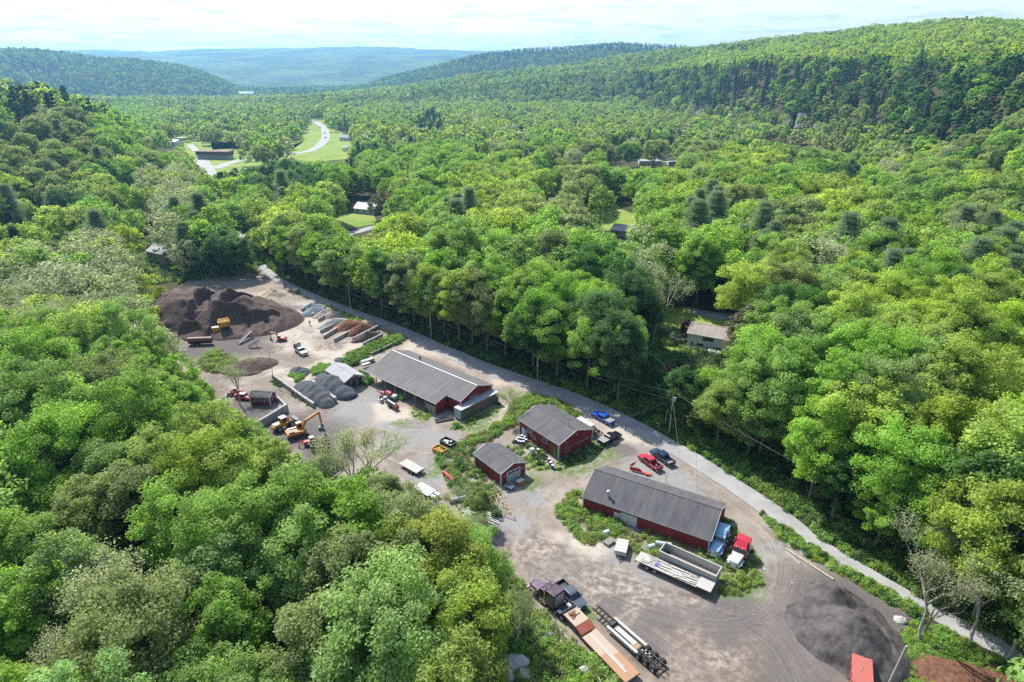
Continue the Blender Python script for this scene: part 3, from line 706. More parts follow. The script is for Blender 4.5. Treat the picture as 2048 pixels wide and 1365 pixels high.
def landmark_labels(items, adj):
    """items (px, py); a label that names the nearest landmark, the side and the rank there"""
    out = [None] * len(items); b = {}
    for i, (px, py) in enumerate(items):
        d, k = min(((px - lx) ** 2 + (py - ly) ** 2, k) for k, (_, lx, ly) in enumerate(LANDMARKS))
        dx, dy = px - LANDMARKS[k][1], py - LANDMARKS[k][2]
        side_ = ('right of' if dx > 0 else 'left of') if abs(dx) > abs(dy) else ('in front of' if dy > 0 else 'behind')
        if LANDMARKS[k][0].split()[-1] in ('corner', 'middle', 'centre', 'edge', 'down'): side_ = 'to'
        b.setdefault((adj[i], k, side_), []).append((d, i))
    for (a, k, s), l in b.items():
        for n, (d, i) in enumerate(sorted(l)):
            lm = LANDMARKS[k][0]
            if s == 'to': out[i] = '%s %s %s' % (a, (ORD[n] + ' to') if n else 'nearest to', lm)
            elif len(l) == 1: out[i] = '%s just %s %s' % (a, s, lm) if d < 140 ** 2 else '%s standing %s %s' % (a, s, lm)
            else: out[i] = '%s %s %s, %s to it' % (a, s, lm, ORD[n])
    return out

TREES.sort(key=lambda t_: -t_[8])
IND, REST = [], []
nb = npn = 0
for t_ in TREES:
    inf = -10 < t_[6] < 2058 and 60 < t_[7] < 1900
    con = t_[3] in ('pine', 'spruce')
    if inf and ((con and npn < 55) or (not con and nb < 242)):
        IND.append(t_); npn += con; nb += (not con)
    else: REST.append(t_)
labs = landmark_labels([(t_[6], t_[7]) for t_ in IND], [ADJ[t_[3]] for t_ in IND])
first_use = {}
def put_tree(t_, lab):
    x, y, z, kd, s, rot = t_[:6]
    con = kd in ('pine', 'spruce')
    shapes = PINE_SHAPES if kd == 'pine' else SPRUCE_SHAPES if kd == 'spruce' else SPARSE_SHAPES if kd == 'pale' else BARE_SHAPES if kd == 'bare' else NEAR_SHAPES
    cm, tm = shapes[int(rot * 1000) % len(shapes)]
    name = {'pine': 'pine_tree', 'spruce': 'spruce_tree', 'bare': 'bare_tree'}.get(kd, 'broadleaf_tree')
    o = empty(name, (x, y, z - 0.1), rot, lab, 'conifer' if con else 'tree', 'conifers in the woods' if con else 'trees in the woods around the yard')
    sw = s * (0.92 + 0.22 * ((rot * 77) % 1))
    o.scale = (sw, sw, s)
    link('trunk', tm, o)
    if cm:
        c_ = link('crown', cm, o)
        if cm.materials[0] != LEAF[kd]: c_.material_slots[0].link = 'OBJECT'; c_.material_slots[0].material = LEAF[kd]
for t_, lab in zip(IND, labs): put_tree(t_, lab)

# the rest of the wood: near shapes close by, lighter ones farther off
def bake_stuff(name, sel, protos, pick):
    if not sel: return
    a = np.array([(t_[0], t_[1], t_[2] - 0.2) for t_ in sel])
    scatter(name, a, protos, [t_[5] for t_ in sel], [t_[4] for t_ in sel], [pick(t_) for t_ in sel])
kinds = list(KINDS); protos1, off1, protos2, off2 = [], {}, [], {}
for kd in kinds:
    off1[kd] = len(protos1); protos1 += LOD[(kd, 1)]; off2[kd] = len(protos2); protos2 += LOD[(kd, 2)]
def dist(t_): return math.hypot(t_[0], t_[1])
def mkpick(off, lev): return lambda t_: off[t_[3]] + int(t_[5] * 997) % len(LOD[(t_[3], lev)])
REST = [t_ for t_ in REST if t_[3] != 'bare']
bake_stuff('valley_forest', [t_ for t_ in REST if dist(t_) < 560], protos1, mkpick(off1, 1))
bake_stuff('hillside_forest', [t_ for t_ in REST if dist(t_) >= 560], protos2, mkpick(off2, 2))

# ------------------------------------------------------------------ yard: one fine sheet; masks say where gravel, mud, sand and tracks lie
def resample(pts, step):
    pts = [Vector(p) for p in pts]; out = [pts[0]]
    for a, b in zip(pts[:-1], pts[1:]):
        n = max(1, int((b - a).length / step)); out += [a.lerp(b, (i + 1) / n) for i in range(n)]
    return out
def smooth(pts, it=3):
    pts = [Vector(p) for p in pts]
    for _ in range(it):
        q = [pts[0]]
        for a, b in zip(pts[:-1], pts[1:]): q += [a.lerp(b, 0.25), a.lerp(b, 0.75)]
        pts = q + [pts[-1]]
    return pts
RES = 0.45
gx, gy = np.meshgrid(np.arange(-125, 76, RES), np.arange(48, 300, RES)); sh = gx.shape
X, Y = gx.ravel(), gy.ravel(); Zg = np.zeros_like(X)
pxy, _ = PX(np.stack([X, Y, Zg], 1))
wob = fbm(X, Y, 7, 3, 4) * 1.8
YP = [(455, 470), (520, 520), (548, 545), (600, 585), (700, 617), (770, 642), (860, 680), (930, 706), (1000, 742), (1080, 772), (1170, 805), (1250, 845), (1330, 885), (1400, 930), (1500, 1000), (1580, 1052), (1660, 1100), (1760, 1165), (1850, 1215), (1830, 1240), (1800, 1270), (1790, 1370), (1770, 1420), (1380, 1420), (1240, 1370), (1150, 1290), (1050, 1215), (960, 1110), (860, 1050), (760, 990), (660, 980), (560, 930), (500, 850), (400, 800), (360, 740), (300, 680), (250, 590), (300, 560), (420, 545)]
inside = inpoly(pxy[:, 0] + wob * 4, pxy[:, 1] + wob * 3, YP)
def blobs(lst, warp=2.5, seed=0):
    m = np.zeros_like(X); wx = X + fbm(X, Y, 5, 3, seed) * warp; wy = Y + fbm(X, Y, 5, 3, seed + 7) * warp
    for px, py, r in lst:
        g = G(px, py); m = np.maximum(m, np.clip(1.25 - np.hypot(wx - g.x, wy - g.y) / r, 0, 1))
    return np.clip(m * 1.6, 0, 1)
gravel = blobs([(690, 830, 7), (660, 795, 6), (720, 810, 7), (1330, 950, 6), (1290, 940, 5), (1370, 985, 5), (1110, 1150, 4), (1210, 1120, 4), (960, 1010, 4), (1020, 1060, 4), (880, 880, 4), (830, 870, 5), (800, 880, 5), (1550, 1110, 3), (1500, 1200, 4), (1350, 1210, 4), (900, 905, 5), (850, 945, 5), (780, 850, 4), (1000, 990, 3), (1060, 1000, 3), (1130, 1120, 4), (1290, 1170, 4)], 3, 1)
darkm = blobs([(630, 870, 8), (650, 910, 8), (560, 850, 7), (500, 800, 6), (500, 825, 5), (1690, 1245, 12), (1600, 1250, 3), (1790, 1240, 4), (1760, 1290, 4), (1480, 1230, 5), (1430, 1250, 4), (1330, 1240, 3), (1600, 1330, 7), (1300, 1290, 3), (470, 690, 10), (530, 650, 7), (430, 640, 14), (340, 600, 14), (560, 620, 6), (1250, 900, 3), (1230, 1210, 2.5), (410, 700, 8), (1190, 885, 2)], 3, 2)
pale = blobs([(1430, 1292, 1.2), (1462, 1330, 1.6), (1300, 1188, 1), (1395, 1215, 1.2), (1350, 1255, 1), (600, 620, 7), (610, 660, 8), (590, 690, 6), (640, 700, 6), (720, 690, 6), (690, 710, 5), (650, 735, 5), (600, 750, 4), (870, 700, 6), (930, 720, 5), (1000, 760, 5), (830, 690, 5), (790, 830, 4), (770, 815, 3), (1180, 1090, 4), (1080, 1090, 4), (1230, 1180, 5), (1540, 1170, 3), (1010, 830, 4), (1230, 840, 4), (1270, 870, 5), (560, 745, 3), (620, 645, 5), (700, 640, 5), (1240, 870, 4), (1160, 830, 4)], 3, 3)
brown = blobs([(1480, 1310, 10), (1380, 1300, 7), (1560, 1350, 8), (1300, 1220, 4), (1500, 1240, 5), (1230, 1190, 4), (1580, 1240, 5), (1560, 1180, 4), (1330, 1320, 5), (950, 900, 4), (1080, 1100, 4), (430, 780, 5), (530, 700, 5), (1520, 1290, 8), (1460, 1310, 6), (1400, 1230, 5), (1180, 1160, 5), (1130, 1190, 4), (430, 760, 6), (560, 790, 4), (640, 830, 4), (590, 720, 5), (1520, 1340, 8), (1350, 1270, 5), (1260, 1230, 3), (1420, 1290, 4), (660, 690, 4), (990, 1080, 4)], 3, 4)
TRACKS = [([(1240, 905), (1190, 930), (1130, 965), (1080, 1010), (1058, 1060), (1070, 1105), (1130, 1150), (1230, 1195), (1340, 1235), (1440, 1255), (1520, 1235), (1565, 1185), (1572, 1120), (1540, 1065), (1480, 1018), (1420, 975), (1370, 945)], 4.2),
    ([(985, 1100), (1080, 1150), (1180, 1200), (1280, 1260), (1380, 1330), (1420, 1390)], 3.0), ([(1060, 1090), (1180, 1150), (1320, 1190), (1460, 1230), (1560, 1290), (1600, 1380)], 3.6),
    ([(392, 735), (440, 770), (500, 778), (560, 785), (620, 815), (680, 855), (760, 890), (850, 915), (900, 895), (960, 862), (1010, 822), (1040, 790)], 3.6),
    ([(585, 575), (592, 620), (600, 660), (590, 700), (555, 735), (500, 760), (430, 750)], 3.4), ([(640, 690), (600, 720), (560, 760), (600, 800), (650, 840)], 3.0),
    ([(760, 905), (830, 940), (870, 985), (930, 1050), (1000, 1100), (1080, 1130)], 3.0), ([(560, 600), (620, 670), (680, 690), (740, 672), (790, 650)], 3.0), ([(700, 880), (800, 850), (880, 855), (960, 850)], 3.0),
    ([(1290, 888), (1230, 905), (1200, 925), (1160, 945)], 3.2), ([(1640, 1365), (1600, 1300), (1560, 1230), (1520, 1240)], 3.2)]
lat = np.zeros_like(X); along = np.zeros_like(X); wgt = np.zeros_like(X); bpath = np.zeros_like(X)
for ti_, (pts, wd) in enumerate(TRACKS):
    P = smooth([G(*p) for p in pts], 3); P = resample(P, 2.0)
    cum = random.random() * 500
    for a, b in zip(P[:-1], P[1:]):
        d = b - a; L = d.length; cum += L
        if L < 1e-3: continue
        ux, uy = d.x / L, d.y / L; m = (np.abs(X - a.x) < L + wd + 3) & (np.abs(Y - a.y) < L + wd + 3)
        ix = np.nonzero(m)[0]; rx, ry = X[ix] - a.x, Y[ix] - a.y; t_ = rx * ux + ry * uy; l_ = -rx * uy + ry * ux
        w_ = np.clip(1.3 - np.abs(l_) / wd, 0, 1) * np.clip(1.5 - np.abs(t_ - L / 2) / L, 0, 1)
        g_ = w_ > wgt[ix]; wgt[ix[g_]] = w_[g_]; lat[ix[g_]] = l_[g_]; along[ix[g_]] = cum - L + t_[g_]
        if ti_ in (1, 2, 10): bpath[ix] = np.maximum(bpath[ix], w_ * np.clip(0.6 + fbm(X[ix], Y[ix], 9, 3, 31), 0, 1))
mz = np.where(inside, 0.03 + fbm(X, Y, 3.0, 3, 12) * 0.05 * (1 - 0) + 0.03, 0.0)
ii, jj = np.meshgrid(np.arange(sh[1] - 1), np.arange(sh[0] - 1)); a0 = (jj * sh[1] + ii).ravel()
q = np.stack([a0, a0 + 1, a0 + sh[1] + 1, a0 + sh[1]], 1); q = q[inside[q].all(1)]
used = np.unique(q); remap = np.full(len(X), -1); remap[used] = np.arange(len(used))
t = NT('yard_dirt'); p = t.pos()
n0 = t.noise(0.12, 6, 0.62, p); n1 = t.noise(0.9, 6, 0.68, p); n2 = t.noise(7.0, 4, 0.7, p)
c = t.mix(t.ramp(n0, (0.38, 0.0), (0.62, 1.0)), (0.195, 0.158, 0.122), (0.30, 0.255, 0.205))
c = t.mix(t.math('MULTIPLY', t.attr('gravel'), 0.85), c, (0.225, 0.222, 0.212))
c = t.mix(t.math('MULTIPLY', t.attr('pale'), 0.75), c, (0.45, 0.385, 0.31))
c = t.mix(t.math('MULTIPLY', t.attr('brown'), t.ramp(n1, (0.4, 0.25), (0.6, 1.0))), c, (0.125, 0.090, 0.068))
c = t.mix(t.math('MULTIPLY', t.attr('dark'), 0.9), c, (0.085, 0.075, 0.072))
cv = t.node('ShaderNodeCombineXYZ'); t.l.new(t.math('MULTIPLY', t.attr('lat'), 2.6), cv.inputs[0]); t.l.new(t.math('MULTIPLY', t.attr('along'), 0.07), cv.inputs[1])
tw = t.ramp(t.noise(1.0, 5, 0.7, cv.outputs[0], 0.3), (0.42, 0.0), (0.62, 1.0))
cv2 = t.node('ShaderNodeCombineXYZ'); t.l.new(t.math('MULTIPLY', t.attr('lat'), 0.8), cv2.inputs[0]); t.l.new(t.math('MULTIPLY', t.attr('along'), 0.03), cv2.inputs[1]); cv2.inputs[2].default_value = 7.0
tw2 = t.ramp(t.noise(1.0, 4, 0.65, cv2.outputs[0], 0.2), (0.40, 0.0), (0.60, 1.0))
brk = t.math('MULTIPLY', t.ramp(t.noise(0.16, 5, 0.65, p, 0.8), (0.42, 0.0), (0.60, 1.0)), t.ramp(t.noise(0.9, 4, 0.7, p, 0.4), (0.34, 0.1), (0.58, 1.0)))
ruts = t.math('MULTIPLY', t.math('MULTIPLY', t.attr('wgt'), brk), t.math('MULTIPLY', t.math('ADD', t.math('MULTIPLY', tw, 0.6), t.math("MULTIPLY", tw2, 0.7)), 1.05), True)
c = t.mix(ruts, c, (0.13, 0.105, 0.09))
c = t.mix(t.math('MULTIPLY', t.attr('wgt'), t.math('MULTIPLY', t.math('SUBTRACT', 1.0, tw), 0.12)), c, (0.46, 0.41, 0.36))
c = t.mix(t.ramp(n1, (0.52, 0.0), (0.75, 0.55)), c, (0.17, 0.145, 0.125))
c = t.mix(t.ramp(n2, (0.58, 0.0), (0.72, 0.5)), c, (0.52, 0.49, 0.45))
c = t.mix(t.ramp(n2, (0.30, 0.45), (0.42, 0.0)), c, (0.12, 0.105, 0.095))
c = t.mix(t.math('MULTIPLY', t.attr('grass'), t.ramp(n1, (0.38, 0.0), (0.55, 1.0))), c, (0.095, 0.150, 0.035))
hgt_ = t.math('ADD', t.math('MULTIPLY', n1, 0.5), t.math('MULTIPLY', t.math('MULTIPLY', t.math('MULTIPLY', t.attr('wgt'), brk), tw), -0.3))
M_YARD = t.done(c, 0.95, 0, t.bump(t.math('ADD', hgt_, t.math('MULTIPLY', n2, 0.25)), 0.7, 0.16), 0.15)
grass = blobs([(1150, 925, 5), (1190, 905, 4), (850, 835, 2.5), (1060, 960, 3), (800, 850, 2.5), (955, 845, 4), (985, 830, 3), (440, 730, 4), (840, 825, 2.5), (1010, 905, 3), (1080, 930, 2.5), (1460, 1150, 5), (1200, 1060, 4), (1290, 1090, 3), (1180, 1230, 1.5), (940, 1010, 4), (880, 930, 3), (320, 560, 5)], 3, 6)
me = mesh_np('yard', np.stack([X, Y, mz], 1)[used], remap[q], M_YARD, True)
for nm, v in (('gravel', gravel), ('dark', darkm), ('pale', pale), ('brown', np.clip(brown + bpath * 0.9, 0, 1)), ('lat', lat), ('along', along), ('wgt', wgt), ('grass', grass)): vattr(me, nm, v[used])
tag(link('yard_ground', me), kind='structure')

# ------------------------------------------------------------------ roads
t = NT('asphalt'); p = t.pos(); n1 = t.noise(0.25, 6, 0.65, p); n2 = t.noise(9, 3, 0.7, p); n3 = t.noise(1.6, 5, 0.7, p, 1.2)
c = t.ramp(n1, (0.35, (0.225, 0.220, 0.212)), (0.65, (0.31, 0.30, 0.285)))
c = t.mix(t.ramp(n2, (0.45, 0.0), (0.7, 0.45)), c, (0.40, 0.385, 0.36)); c = t.mix(t.ramp(n3, (0.66, 0.0), (0.70, 0.7)), c, (0.14, 0.135, 0.13))
M_ROAD = t.done(c, 0.9, 0, t.bump(n2, 0.3, 0.02), 0.2)
t = NT('pale_asphalt'); p = t.pos(); n1 = t.noise(0.1, 4, 0.6, p)
M_HWY = t.done(t.ramp(n1, (0.35, (0.25, 0.245, 0.235)), (0.65, (0.33, 0.32, 0.31))), 0.8, 0, None, 0.2)
M_LINE = paint((0.62, 0.60, 0.52), 0.7, 0, 0.4); M_YELLOW = paint((0.55, 0.38, 0.05), 0.7, 0, 0.4)
def strip(name, L_, R_, z, mat, thick=0.0):
    n = max(len(L_), len(R_)) * 6
    def rs_(P):
        P = smooth(P, 2); s = [0]
        for a, b in zip(P[:-1], P[1:]): s.append(s[-1] + (b - a).length)
        q = []; 
        for k in range(n):
            u = s[-1] * k / (n - 1); j = min(len(s) - 2, int(np.searchsorted(s, u, 'right') - 1)); q.append(P[j].lerp(P[j + 1], (u - s[j]) / max(1e-6, s[j + 1] - s[j])))
        return q
    A, B = rs_(L_), rs_(R_); mb = MB(); vs = []
    for a, b in zip(A, B): vs += [(a.x, a.y, T1(a.x, a.y) + z), (b.x, b.y, T1(b.x, b.y) + z)]
    mb.add(vs, [(2 * i, 2 * i + 2, 2 * i + 3, 2 * i + 1)[::-1] for i in range(n - 1)])
    return mb.build(name, mat)
def ribbon(pts, w):
    P = [Vector(p) for p in pts]; L_, R_ = [], []
    for i, p in enumerate(P):
        d = (P[min(i + 1, len(P) - 1)] - P[max(i - 1, 0)]); d.z = 0; d.normalize(); n = Vector((-d.y, d.x, 0)); L_.append(p + n * w / 2); R_.append(p - n * w / 2)
    return L_, R_
RU = [(2110, 1345), (2048, 1308), (2007, 1280), (1951, 1256), (1849, 1200), (1757, 1149), (1729, 1130), (1646, 1083), (1580, 1028), (1534, 997), (1495, 973), (1446, 940), (1400, 911), (1345, 881), (1299, 854), (1220, 816), (1167, 793), (1131, 779), (1034, 748), (964, 723), (902, 697), (840, 669), (779, 644), (725, 626), (688, 612), (652, 598), (622, 586), (578, 566), (549, 548), (527, 527), (508, 500), (490, 474)]
RL = [(2090, 1375), (2048, 1342), (2007, 1319), (1935, 1281), (1827, 1219), (1763, 1179), (1707, 1153), (1619, 1102), (1580, 1070), (1519, 1026), (1471, 992), (1429, 963), (1336, 905), (1290, 882), (1240, 855), (1190, 832), (1131, 806), (1060, 779), (1008, 763), (946, 742), (876, 708), (812, 676), (776, 655), (740, 643), (688, 624), (649, 609), (600, 588), (568, 574), (542, 558), (515, 533), (494, 507), (474, 478)]
tag(strip('road', [G(*p) for p in RU], [G(*p) for p in RL], 0.14, M_ROAD), kind='structure')
tag(strip('back_road', *ribbon([GT(480, 478), GT(462, 440), GT(440, 392), GT(425, 345), GT(405, 315), GT(385, 295), GT(372, 283), GT(352, 272)], 6.5), 0.12, M_HWY), kind='structure')
tag(strip('highway', *ribbon([GT(430, 338), GT(470, 322), GT(530, 315), GT(590, 308), GT(625, 302), GT(648, 285), GT(654, 268), GT(645, 252), GT(628, 243), GT(600, 236)], 10), 0.16, M_HWY), kind='structure')
tag(strip('highway_branch', *ribbon([GT(385, 318), GT(400, 325), GT(412, 336), GT(440, 334)], 13), 0.20, M_HWY), kind='structure')
tag(strip('side_street', *ribbon([GT(690, 470), GT(725, 462), GT(745, 455), GT(790, 452)], 6), 0.12, M_HWY), kind='structure')
tag(strip('lane', *ribbon([GT(1380, 622), GT(1410, 629), GT(1440, 634), GT(1490, 640)], 5), 0.12, M_HWY), kind='structure')
tag(strip('court', *ribbon([GT(1230, 318), GT(1290, 320), GT(1350, 325)], 9), 0.12, M_HWY), kind='structure')
# lawns and fields
t = NT('mown_grass'); p = t.pos(); n1 = t.noise(0.05, 5, 0.6, p); n2 = t.noise(0.7, 5, 0.7, p)
c = t.ramp(n1, (0.35, (0.13, 0.22, 0.03)), (0.65, (0.24, 0.29, 0.06))); c = t.mix(t.ramp(n2, (0.5, 0.0), (0.75, 0.5)), c, (0.30, 0.27, 0.12))
M_LAWN = t.done(c, 0.95, 0, None, 0.1)
def field(name, pts, z=0.08, mat=None, step=6):
    P = resample([GT(*p) for p in pts] + [GT(*pts[0])], step)[:-1]; cx = sum(p.x for p in P) / len(P); cy_ = sum(p.y for p in P) / len(P)
    vs = [(cx, cy_, T1(cx, cy_) + z)] + [(p.x, p.y, T1(p.x, p.y) + z) for p in P]; n = len(P)
    return tag(MB().add(vs, [(0, 1 + (i + 1) % n, 1 + i)[::-1] for i in range(n)]).build(name, mat or M_LAWN), kind='structure')
field('meadow', [(425, 300), (500, 296), (560, 292), (590, 262), (615, 238), (650, 236), (680, 262), (712, 296), (705, 318), (620, 325), (540, 340), (440, 348), (400, 340), (365, 300), (330, 285), (340, 262), (400, 258), (420, 280)], 0.05)
field('field', [(520, 312), (560, 306), (585, 300), (575, 300), (590, 285), (615, 262), (632, 262), (645, 275), (640, 292), (622, 299), (590, 305), (540, 312)])
field('field', [(655, 262), (672, 268), (690, 285), (705, 300), (680, 304), (648, 300), (660, 288), (661, 275)])
field('field', [(440, 334), (520, 322), (590, 315), (640, 312), (560, 330), (500, 340)], 0.1)
field('lawn', [(1180, 425), (1205, 418), (1245, 420), (1275, 432), (1285, 460), (1250, 475), (1200, 460)])
field('lawn', [(660, 432), (745, 425), (755, 448), (700, 458), (670, 460)])
field('lawn', [(455, 440), (505, 440), (510, 470), (458, 472)]); field('lawn', [(1270, 620), (1385, 615), (1400, 700), (1330, 725), (1290, 700)]); field('lawn', [(1385, 622), (1500, 630), (1500, 660), (1390, 650)], 0.06)
field('lawn', [(35, 425), (110, 415), (135, 490), (80, 495)]); field('lawn', [(362, 250), (392, 250), (395, 268), (360, 268)])
M_MUD = paint((0.33, 0.20, 0.13), 0.9, 0, 0.2, 0.1); M_WATER = paint((0.45, 0.52, 0.56), 0.08, 0, 0.05, 0.6)
field('river_flat', [(1518, 262), (1560, 268), (1620, 277), (1700, 290), (1760, 300), (1780, 312), (1700, 306), (1600, 290), (1525, 280)], 0.6, M_MUD, 12)
field('river', [(478, 193), (508, 192), (510, 199), (482, 199)], 17.0, M_WATER, 30)

# ------------------------------------------------------------------ low brush that nobody could count
def bush_mesh(name, mat, n, rr_, hh, ls, spread=1.0):
    cl = rs.uniform(-1, 1, (7, 2)) * spread; k = rs.randint(0, 7, n); e = rdir(n) * (rs.rand(n) ** 0.4)[:, None]
    e[:, 2] = np.abs(e[:, 2]); cen = np.stack([cl[k, 0] * rr_ * 0.6 + e[:, 0] * rr_ * 0.55, cl[k, 1] * rr_ * 0.6 + e[:, 1] * rr_ * 0.55, e[:, 2] * hh * (0.6 + 0.4 * (k % 3) / 2)], 1)
    nr = rdir(n) * 0.7 + e * 0.4 + np.array([0, 0, 0.6]); nr /= np.linalg.norm(nr, axis=1)[:, None]
    v, q_ = leaf_quads(cen, nr, ls * rs.uniform(0.6, 1.4, n)); me = mesh_np(name, v, q_, mat); vattr(me, 'tint', np.repeat(np.clip(rs.rand(7)[k] * 0.5 + rs.rand(n) * 0.5, 0, 1), 4)); return me
DRY = leaf_mat('dry_stems', (0.26, 0.19, 0.11), (0.30, 0.21, 0.11)); KINDS['dry'] = ('', (0, 0, 0), (0, 0, 0))
BUSH = {'g': [bush_mesh('bush', LEAF['fresh'], 420, 1.0, 1.0, 0.17) for _ in range(2)] + [bush_mesh('bush', LEAF['maple'], 420, 1.0, 1.0, 0.17) for _ in range(2)],
        'y': [bush_mesh('bush', LEAF['oak'], 360, 1.0, 1.1, 0.16) for _ in range(2)], 'o': [bush_mesh('bush', LEAF['olive'], 320, 1.0, 1.1, 0.15) for _ in range(2)],
        'd': [bush_mesh('bush', DRY, 200, 1.0, 0.8, 0.13) for _ in range(2)], 'k': [bush_mesh('bush', LEAF['deep'], 380, 1.1, 1.2, 0.2) for _ in range(2)], 'p': [bush_mesh('bush', LEAF['pale'], 260, 1.1, 1.2, 0.13) for _ in range(2)]}
bp, bo = [], {}
for k_, v_ in BUSH.items(): bo[k_] = (len(bp), len(v_)); bp += v_
def brush(name, poly, mix, spacing, s0, s1, seed=0, dens=1.0, patchy=0.0):
    W = [G(*p) for p in poly]; xs = [p.x for p in W]; ys = [p.y for p in W]; r_ = np.random.RandomState(seed)
    n = int((max(xs) - min(xs)) * (max(ys) - min(ys)) / spacing ** 2 * dens) + 4
    x = r_.uniform(min(xs), max(xs), n); y = r_.uniform(min(ys), max(ys), n); m = inpoly(x, y, [(p.x, p.y) for p in W])
    if patchy: m &= vnoise(x, y, 3.5, seed) > patchy
    x, y = x[m], y[m]; n = len(x)
    ks = r_.choice(list(mix), n); idx = [bo[k][0] + r_.randint(bo[k][1]) for k in ks]
    o = scatter(name, np.stack([x, y, np.full(n, 0.03)], 1), bp, r_.rand(n) * 6.28, r_.uniform(s0, s1, n), idx)
    return o
brush('roadside_brush', [(1521, 1026), (1545, 1040), (1620, 1090), (1700, 1142), (1765, 1178), (1850, 1226), (1880, 1250), (1845, 1245), (1800, 1215), (1735, 1180), (1650, 1132), (1560, 1075)], 'ggggyk', 0.62, 0.6, 1.05, 1)
brush('wood_edge_brush', [(1100, 768), (1167, 790), (1220, 812), (1299, 850), (1345, 877), (1400, 907), (1446, 936), (1495, 969), (1534, 993), (1580, 1024), (1646, 1079), (1729, 1126), (1849, 1196), (1951, 1252), (2060, 1310), (2070, 1260), (1960, 1195), (1850, 1130), (1730, 1065), (1600, 985), (1500, 915), (1400, 860), (1300, 812), (1200, 772), (1120, 745)], 'gggkkyo', 0.85, 0.7, 1.3, 2)
brush('wood_edge_brush', [(520, 524), (555, 548), (622, 582), (688, 608), (725, 622), (779, 640), (840, 665), (902, 693), (964, 719), (1034, 744), (1110, 768), (1110, 745), (1040, 722), (960, 695), (860, 652), (760, 615), (650, 575), (560, 530), (530, 510)], 'kkkgo', 1.1, 0.7, 1.4, 3)
brush('understorey', [(560, 530), (650, 572), (760, 612), (960, 692), (1110, 742), (1300, 810), (1500, 912), (1730, 1062), (1960, 1192), (2100, 1280), (2250, 1300), (2250, 1000), (2000, 900), (1500, 700), (1100, 600), (800, 520), (600, 480)], 'kgkgop', 2.2, 1.2, 2.6, 4)
brush('understorey', [(235, 480), (420, 470), (530, 500), (520, 545), (420, 560), (330, 566), (250, 575)], 'kgkoyp', 1.7, 0.7, 1.9, 44)
brush('understorey', [(0, 480), (240, 470), (250, 590), (300, 700), (360, 780), (0, 780)], 'kgkoyp', 2.6, 1.0, 2.2, 45)
brush('grass_bank', [(1838, 1235), (1900, 1262), (1950, 1290), (2007, 1324), (2060, 1350), (2090, 1420), (1775, 1420), (1790, 1340), (1800, 1290), (1815, 1255)], 'ggggyg', 0.62, 0.35, 0.8, 5, 1, 0.12)
brush('barn_weeds', [(1118, 1010), (1140, 985), (1168, 985), (1172, 1018), (1215, 1030), (1245, 1048), (1240, 1068), (1215, 1075), (1190, 1092), (1160, 1082), (1130, 1050), (1115, 1035)], 'gggyod', 0.6, 0.45, 1.1, 6, 1, 0.15)
brush('barn_weeds', [(1240, 1045), (1300, 1062), (1360, 1085), (1410, 1105), (1425, 1120), (1400, 1120), (1330, 1098), (1320, 1115), (1275, 1110), (1245, 1085), (1215, 1075)], 'gyodd', 0.8, 0.4, 0.85, 7, 1, 0.25)
brush('scrap_weeds', [(1425, 1060), (1455, 1030), (1475, 1060), (1500, 1090), (1520, 1130), (1525, 1175), (1490, 1190), (1440, 1190), (1430, 1160), (1420, 1130)], 'gyodg', 0.75, 0.35, 0.9, 8, 1, 0.25)
brush('workshop_weeds', [(1030, 800), (1070, 790), (1105, 798), (1150, 820), (1160, 835), (1130, 835), (1105, 812), (1075, 810), (1045, 828), (1035, 850), (1005, 865), (975, 885), (940, 890), (915, 905), (885, 915), (870, 905), (905, 890), (960, 868), (1000, 845)], 'ggyod', 0.7, 0.6, 1.25, 9)
brush('garage_weeds', [(870, 915), (905, 905), (945, 905), (950, 930), (975, 965), (1000, 985), (990, 1010), (965, 1030), (930, 1010), (905, 980), (890, 950)], 'goopdk', 0.8, 0.5, 1.25, 10, 1, 0.2)
brush('barrel_weeds', [(1005, 905), (1035, 870), (1060, 880), (1100, 900), (1110, 925), (1090, 945), (1055, 940), (1030, 925)], 'gyodk', 0.9, 0.35, 0.8, 11, 1, 0.3)
brush('shade_grass', [(1118, 918), (1184, 889), (1206, 897), (1190, 912), (1150, 930), (1125, 945), (1105, 945)], 'kg', 0.6, 0.25, 0.5, 12, 1, 0.2)
brush('hedge', [(688, 722), (700, 710), (745, 692), (790, 674), (803, 672), (808, 682), (770, 698), (730, 718), (700, 735)], 'ggyk', 0.6, 0.9, 1.4, 13)
brush('bin_weeds', [(655, 612), (700, 630), (740, 645), (780, 662), (800, 672), (790, 676), (750, 655), (700, 640), (650, 622)], 'pyg', 0.9, 0.4, 0.8, 14, 1, 0.3)
brush('bank_brush', [(870, 1010), (940, 1065), (990, 1110), (1035, 1160), (1060, 1205), (1110, 1255), (1170, 1305), (1240, 1375), (1240, 1440), (960, 1480), (880, 1500), (860, 1300), (840, 1080)], 'ggypogoy', 0.78, 0.5, 1.3, 15, 1, 0.08)
brush('bush_patch', [(400, 725), (415, 708), (440, 700), (465, 718), (478, 738), (460, 750), (430, 748), (408, 740)], 'gyopd', 0.9, 0.6, 1.5, 16, 1, 0.15)
brush('pile_shrubs', [(620, 742), (640, 728), (665, 733), (660, 745), (635, 752)], 'gg', 0.6, 0.7, 1.1, 17); brush('pile_shrubs', [(582, 752), (600, 745), (612, 752), (596, 765)], 'gg', 0.6, 0.7, 1.1, 18)
brush('container_weeds', [(905, 845), (925, 850), (1000, 806), (1010, 815), (960, 842), (925, 862), (900, 860)], 'gky', 0.8, 0.35, 0.7, 19, 1, 0.2)
